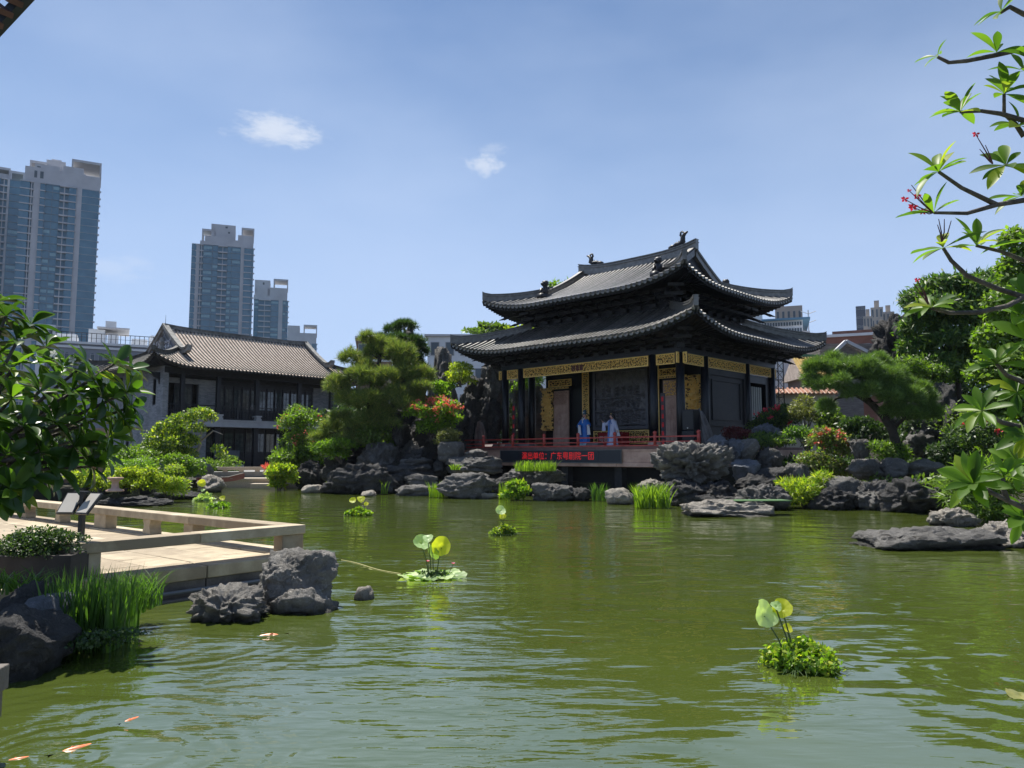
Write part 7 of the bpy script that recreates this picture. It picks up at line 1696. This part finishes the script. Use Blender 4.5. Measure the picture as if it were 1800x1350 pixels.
def face(root, c, fy, mat):
    "c: head centre, fy: heading angle of the face (0 = -Y)"
    R_ = Matrix.Rotation(fy, 4, 'Z'); T = Matrix.Translation(c)@R_
    m = MB(); v, f = ico(3); v = v*np.array([.078,.095,.115]); v[:,0] *= np.where(v[:,2] < -.02, 1-.35*(-v[:,2]-.02)/.1, 1)
    me = mesh_np('head', [tuple(T@Vector(q)) for q in v], f, mat, True); h = link('head', me, root)
    m = MB(); m.prism([(-.016,-.02),(.016,-.02),(.006,.035),(-.006,.035)], -.118, -.085, 'y', T); m.build('nose', mat, h)
    for sx in (-1,1):
        m = MB(); m.box(sx*.032-.017, sx*.032+.017, -.093, -.084, .012, .026, T); m.build('eye', hairm, h); m = MB(); m.box(sx*.034-.02, sx*.034+.02, -.094, -.086, .04, .047, T); m.build('eyebrow', hairm, h)
        m = MB(); m.box(sx*.078-.008, sx*.078+.008, -.015, .02, -.02, .035, T); m.build('ear', mat, h)
    m = MB(); m.box(-.02,.02,-.094,-.082,-.055,-.043, T); m.build('mouth', redp, h); return h
def sleeve(root, path, rad, mat, name): m = MB(); m.tube(path, rad, 14); return m.build(name, mat, root, True)
blue = M('bright_blue_silk', (.005,.10,.42), (.01,.17,.55), 4, .42, .2, 9, c3=(.03,.35,.55)); teal = M('teal_hem_embroidery', (.03,.30,.38), (.45,.55,.55), 16, .5); wht = M('white_water_sleeve', (.62,.63,.66), (.75,.75,.77), 5, .7, .2, 12)
lav = M('pale_lavender_silk', (.48,.50,.68), (.62,.64,.78), 5, .5, .2, 10, c3=(.25,.36,.75)); lavb = M('blue_trim_silk', (.06,.16,.5), (.12,.28,.62), 9, .45)
def stagept(px, yl): x = plx(px, yl); return PC+PEX*x+PEY*yl+Vector((0,0,FZ)), x
# man: faces right-front
loc, xl0 = stagept(1028, -3.4); man = empty('person', loc, PRZ+R(-5), label='performer in a bright blue robe with long white sleeves and a dark winged hat', cat='person')
J = [(0,0,1.0),(0,0,1.25),(0,0,1.46),(0,0,1.58),(0,-.01,1.66),(-.19,0,1.44),(-.27,-.06,1.2),(-.12,-.26,1.12),(.19,0,1.44),(.33,-.1,1.24),(.52,-.26,1.14),(-.1,0,.92),(-.11,-.02,.5),(-.12,.02,.06),(.1,0,.92),(.13,-.05,.5),(.14,-.04,.06),(-.12,-.12,.03),(.15,-.18,.03)]
Eg = [(0,1),(1,2),(2,3),(3,4),(2,5),(5,6),(6,7),(2,8),(8,9),(9,10),(0,11),(11,12),(12,13),(0,14),(14,15),(15,16),(13,17),(16,18)]
body_mesh(J, Eg, [.15,.15,.12,.055,.06,.065,.05,.035,.065,.05,.035,.09,.06,.045,.09,.06,.045,.04,.04], skin, 'body', man)
hd = face(man, Vector((0,-.01,1.68)), R(35), skin)
m = MB(); m.lathe([(.10,1.72),(.105,1.80),(.09,1.86),(.095,1.93),(.05,1.97)], (0,.01,0), 14); hat = m.build('hat', M('dark_teal_hat', (.01,.05,.08), (.03,.10,.15), 14, .35), man, True)
for sx in (-1,1): m = MB(); m.tube([(sx*.09,.06,1.80),(sx*.18,.08,1.74),(sx*.26,.09,1.62)], [.02,.03,.025], 7); m.build('hat_wing', hairm, hat)
m = MB(); m.box(-.06,.06,-.10,-.092,1.80,1.84); m.build('hat_jewel', wht, hat)
robe(man, [(.06,.36,.25),(.3,.33,.23),(.7,.28,.20),(1.05,.225,.165),(1.3,.225,.15),(1.44,.20,.12),(1.52,.10,.08),(1.56,.06,.06)], blue, 'robe', pleat=.07)
robe(man, [(.05,.365,.255),(.12,.362,.252),(.2,.352,.245)], teal, 'robe_hem', pleat=.07)
m = MB(); m.tube([(-.08,-.08,1.56),(0,-.16,1.38),(.03,-.175,1.28)], .025, 6); m.tube([(.08,-.08,1.56),(.02,-.15,1.42)], .025, 6); m.build('white_collar', wht, man, True)
sleeve(man, [(-.18,0,1.42),(-.28,-.06,1.2),(-.14,-.25,1.1)], [.09,.12,.14], blue, 'sleeve'); sleeve(man, [(.18,0,1.42),(.33,-.1,1.24),(.50,-.24,1.14)], [.09,.12,.13], blue, 'sleeve')
def watersleeve(root, top, w, L_, mat, sway=(0,0)):
    V=[];F=[];n=22
    for j, q in enumerate(np.linspace(0,1,8)):
        for i in range(n): a=2*math.pi*i/n; k=1+.12*q*math.sin(a*5+j*.3); V.append((top[0]+sway[0]*q+w*(.75+.35*q)*k*math.cos(a), top[1]+sway[1]*q+w*.5*k*math.sin(a), top[2]-L_*q))
    for j in range(7):
        for i in range(n): a=j*n+i; b_=j*n+(i+1)%n; F.append((a,b_,b_+n,a+n))
    return link('water_sleeve', mesh_np('water_sleeve', V, F, mat, True), root)
watersleeve(man, (-.10,-.30,1.17), .10, .52, wht, (.03,0)); watersleeve(man, (.52,-.28,1.17), .10, .52, wht, (.05,0))
hand(man, (-.10,-.29,1.13), (.8,-.5,.05), skin); hand(man, (.52,-.28,1.14), (.9,-.3,.05), skin)
for sx in (-1,1): m = MB(); m.box(sx*.14-.06, sx*.14+.06, -.28, .1, 0, .08); m.build('boot', wht, man, bevel=.02)
m = MB(); m.tube([(0,-.09,1.60),(.01,-.13,1.52)], [.035,.01], 6); m.build('beard', hairm, man)
# woman: faces left
loc, _ = stagept(1077, -3.3); wom = empty('person', loc, PRZ+R(5), label='performer in a pale lavender and blue robe with high black hair, facing left', cat='person')
J2 = [(0,0,.95),(0,0,1.18),(0,0,1.36),(-.01,0,1.47),(-.02,0,1.54),(-.15,-.05,1.34),(-.3,-.12,1.12),(-.38,-.22,1.22),(.15,.02,1.34),(.24,-.05,1.08),(.36,-.14,.86),(-.08,0,.85),(-.09,0,.45),(-.09,0,.05),(.08,0,.85),(.09,0,.45),(.09,0,.05),(-.12,-.12,.03),(.06,-.13,.03)]
body_mesh(J2, Eg, [.12,.115,.10,.045,.05,.055,.04,.03,.055,.04,.03,.08,.055,.04,.08,.055,.04,.035,.035], skin, 'body', wom)
face(wom, Vector((-.02,0,1.56)), R(-70), skin)
m = MB(); v, f = ico(3); hv = v*np.array([.10,.11,.12])+np.array([.015,.03,1.60]); hr_ = link('hair', mesh_np('hair', hv, f, hairm, True), wom)
link('hair_bun', mesh_np('hair_bun', v*np.array([.07,.07,.09])+np.array([.05,.04,1.70]), f, hairm, True), hr_); m = MB(); m.tube([(.07,.06,1.6),(.11,.09,1.4),(.12,.10,1.05)], [.06,.05,.02], 7); m.build('long_hair', hairm, hr_, True); m = MB(); m.lathe([(.02,0),(.035,.02),(.01,.05)], (-.06,-.02,1.69), 8); m.build('hair_ornament', gold, hr_)
robe(wom, [(.02,.30,.24),(.3,.26,.21),(.7,.215,.17),(1.0,.165,.13),(1.12,.155,.12),(1.3,.17,.115),(1.38,.14,.10),(1.45,.06,.05)], lav, 'robe', pleat=.09, cx=lambda z: 0)
m = MB(); m.prism([(-.20,.05),(-.10,.05),(-.06,1.1),(-.04,1.36),(-.09,1.36),(-.13,1.1)], -.20, -.15, 'y'); m.build('blue_front_panel', lavb, wom)
m = MB(); m.tube([(-.07,-.1,1.44),(-.02,-.13,1.3),(.03,-.13,1.18)], .022, 6); m.build('blue_collar', lavb, wom, True)
sleeve(wom, [(-.12,-.04,1.34),(-.28,-.11,1.16),(-.38,-.20,1.2)], [.07,.09,.10], lav, 'sleeve'); sleeve(wom, [(.14,.02,1.34),(.24,-.05,1.08),(.36,-.13,.88)], [.07,.09,.10], lav, 'sleeve')
watersleeve(wom, (-.38,-.22,1.25), .10, .42, lav); watersleeve(wom, (.34,-.14,.98), .08, .42, wht, (.12,0)); hand(wom, (-.38,-.24,1.25), (-.4,-.2,.7), skin); hand(wom, (.36,-.15,.86), (.4,-.3,-.5), skin)
for sx in (-1,1): m = MB(); m.box(sx*.09-.05, sx*.09+.03, -.26, .0, 0, .05); m.build('shoe', lavb, wom)
# ------------------------------------------------------------------ final name tidy-up
for o in COL.objects:
    if o.name.startswith('roof_seat'): bpy.data.objects.remove(o)
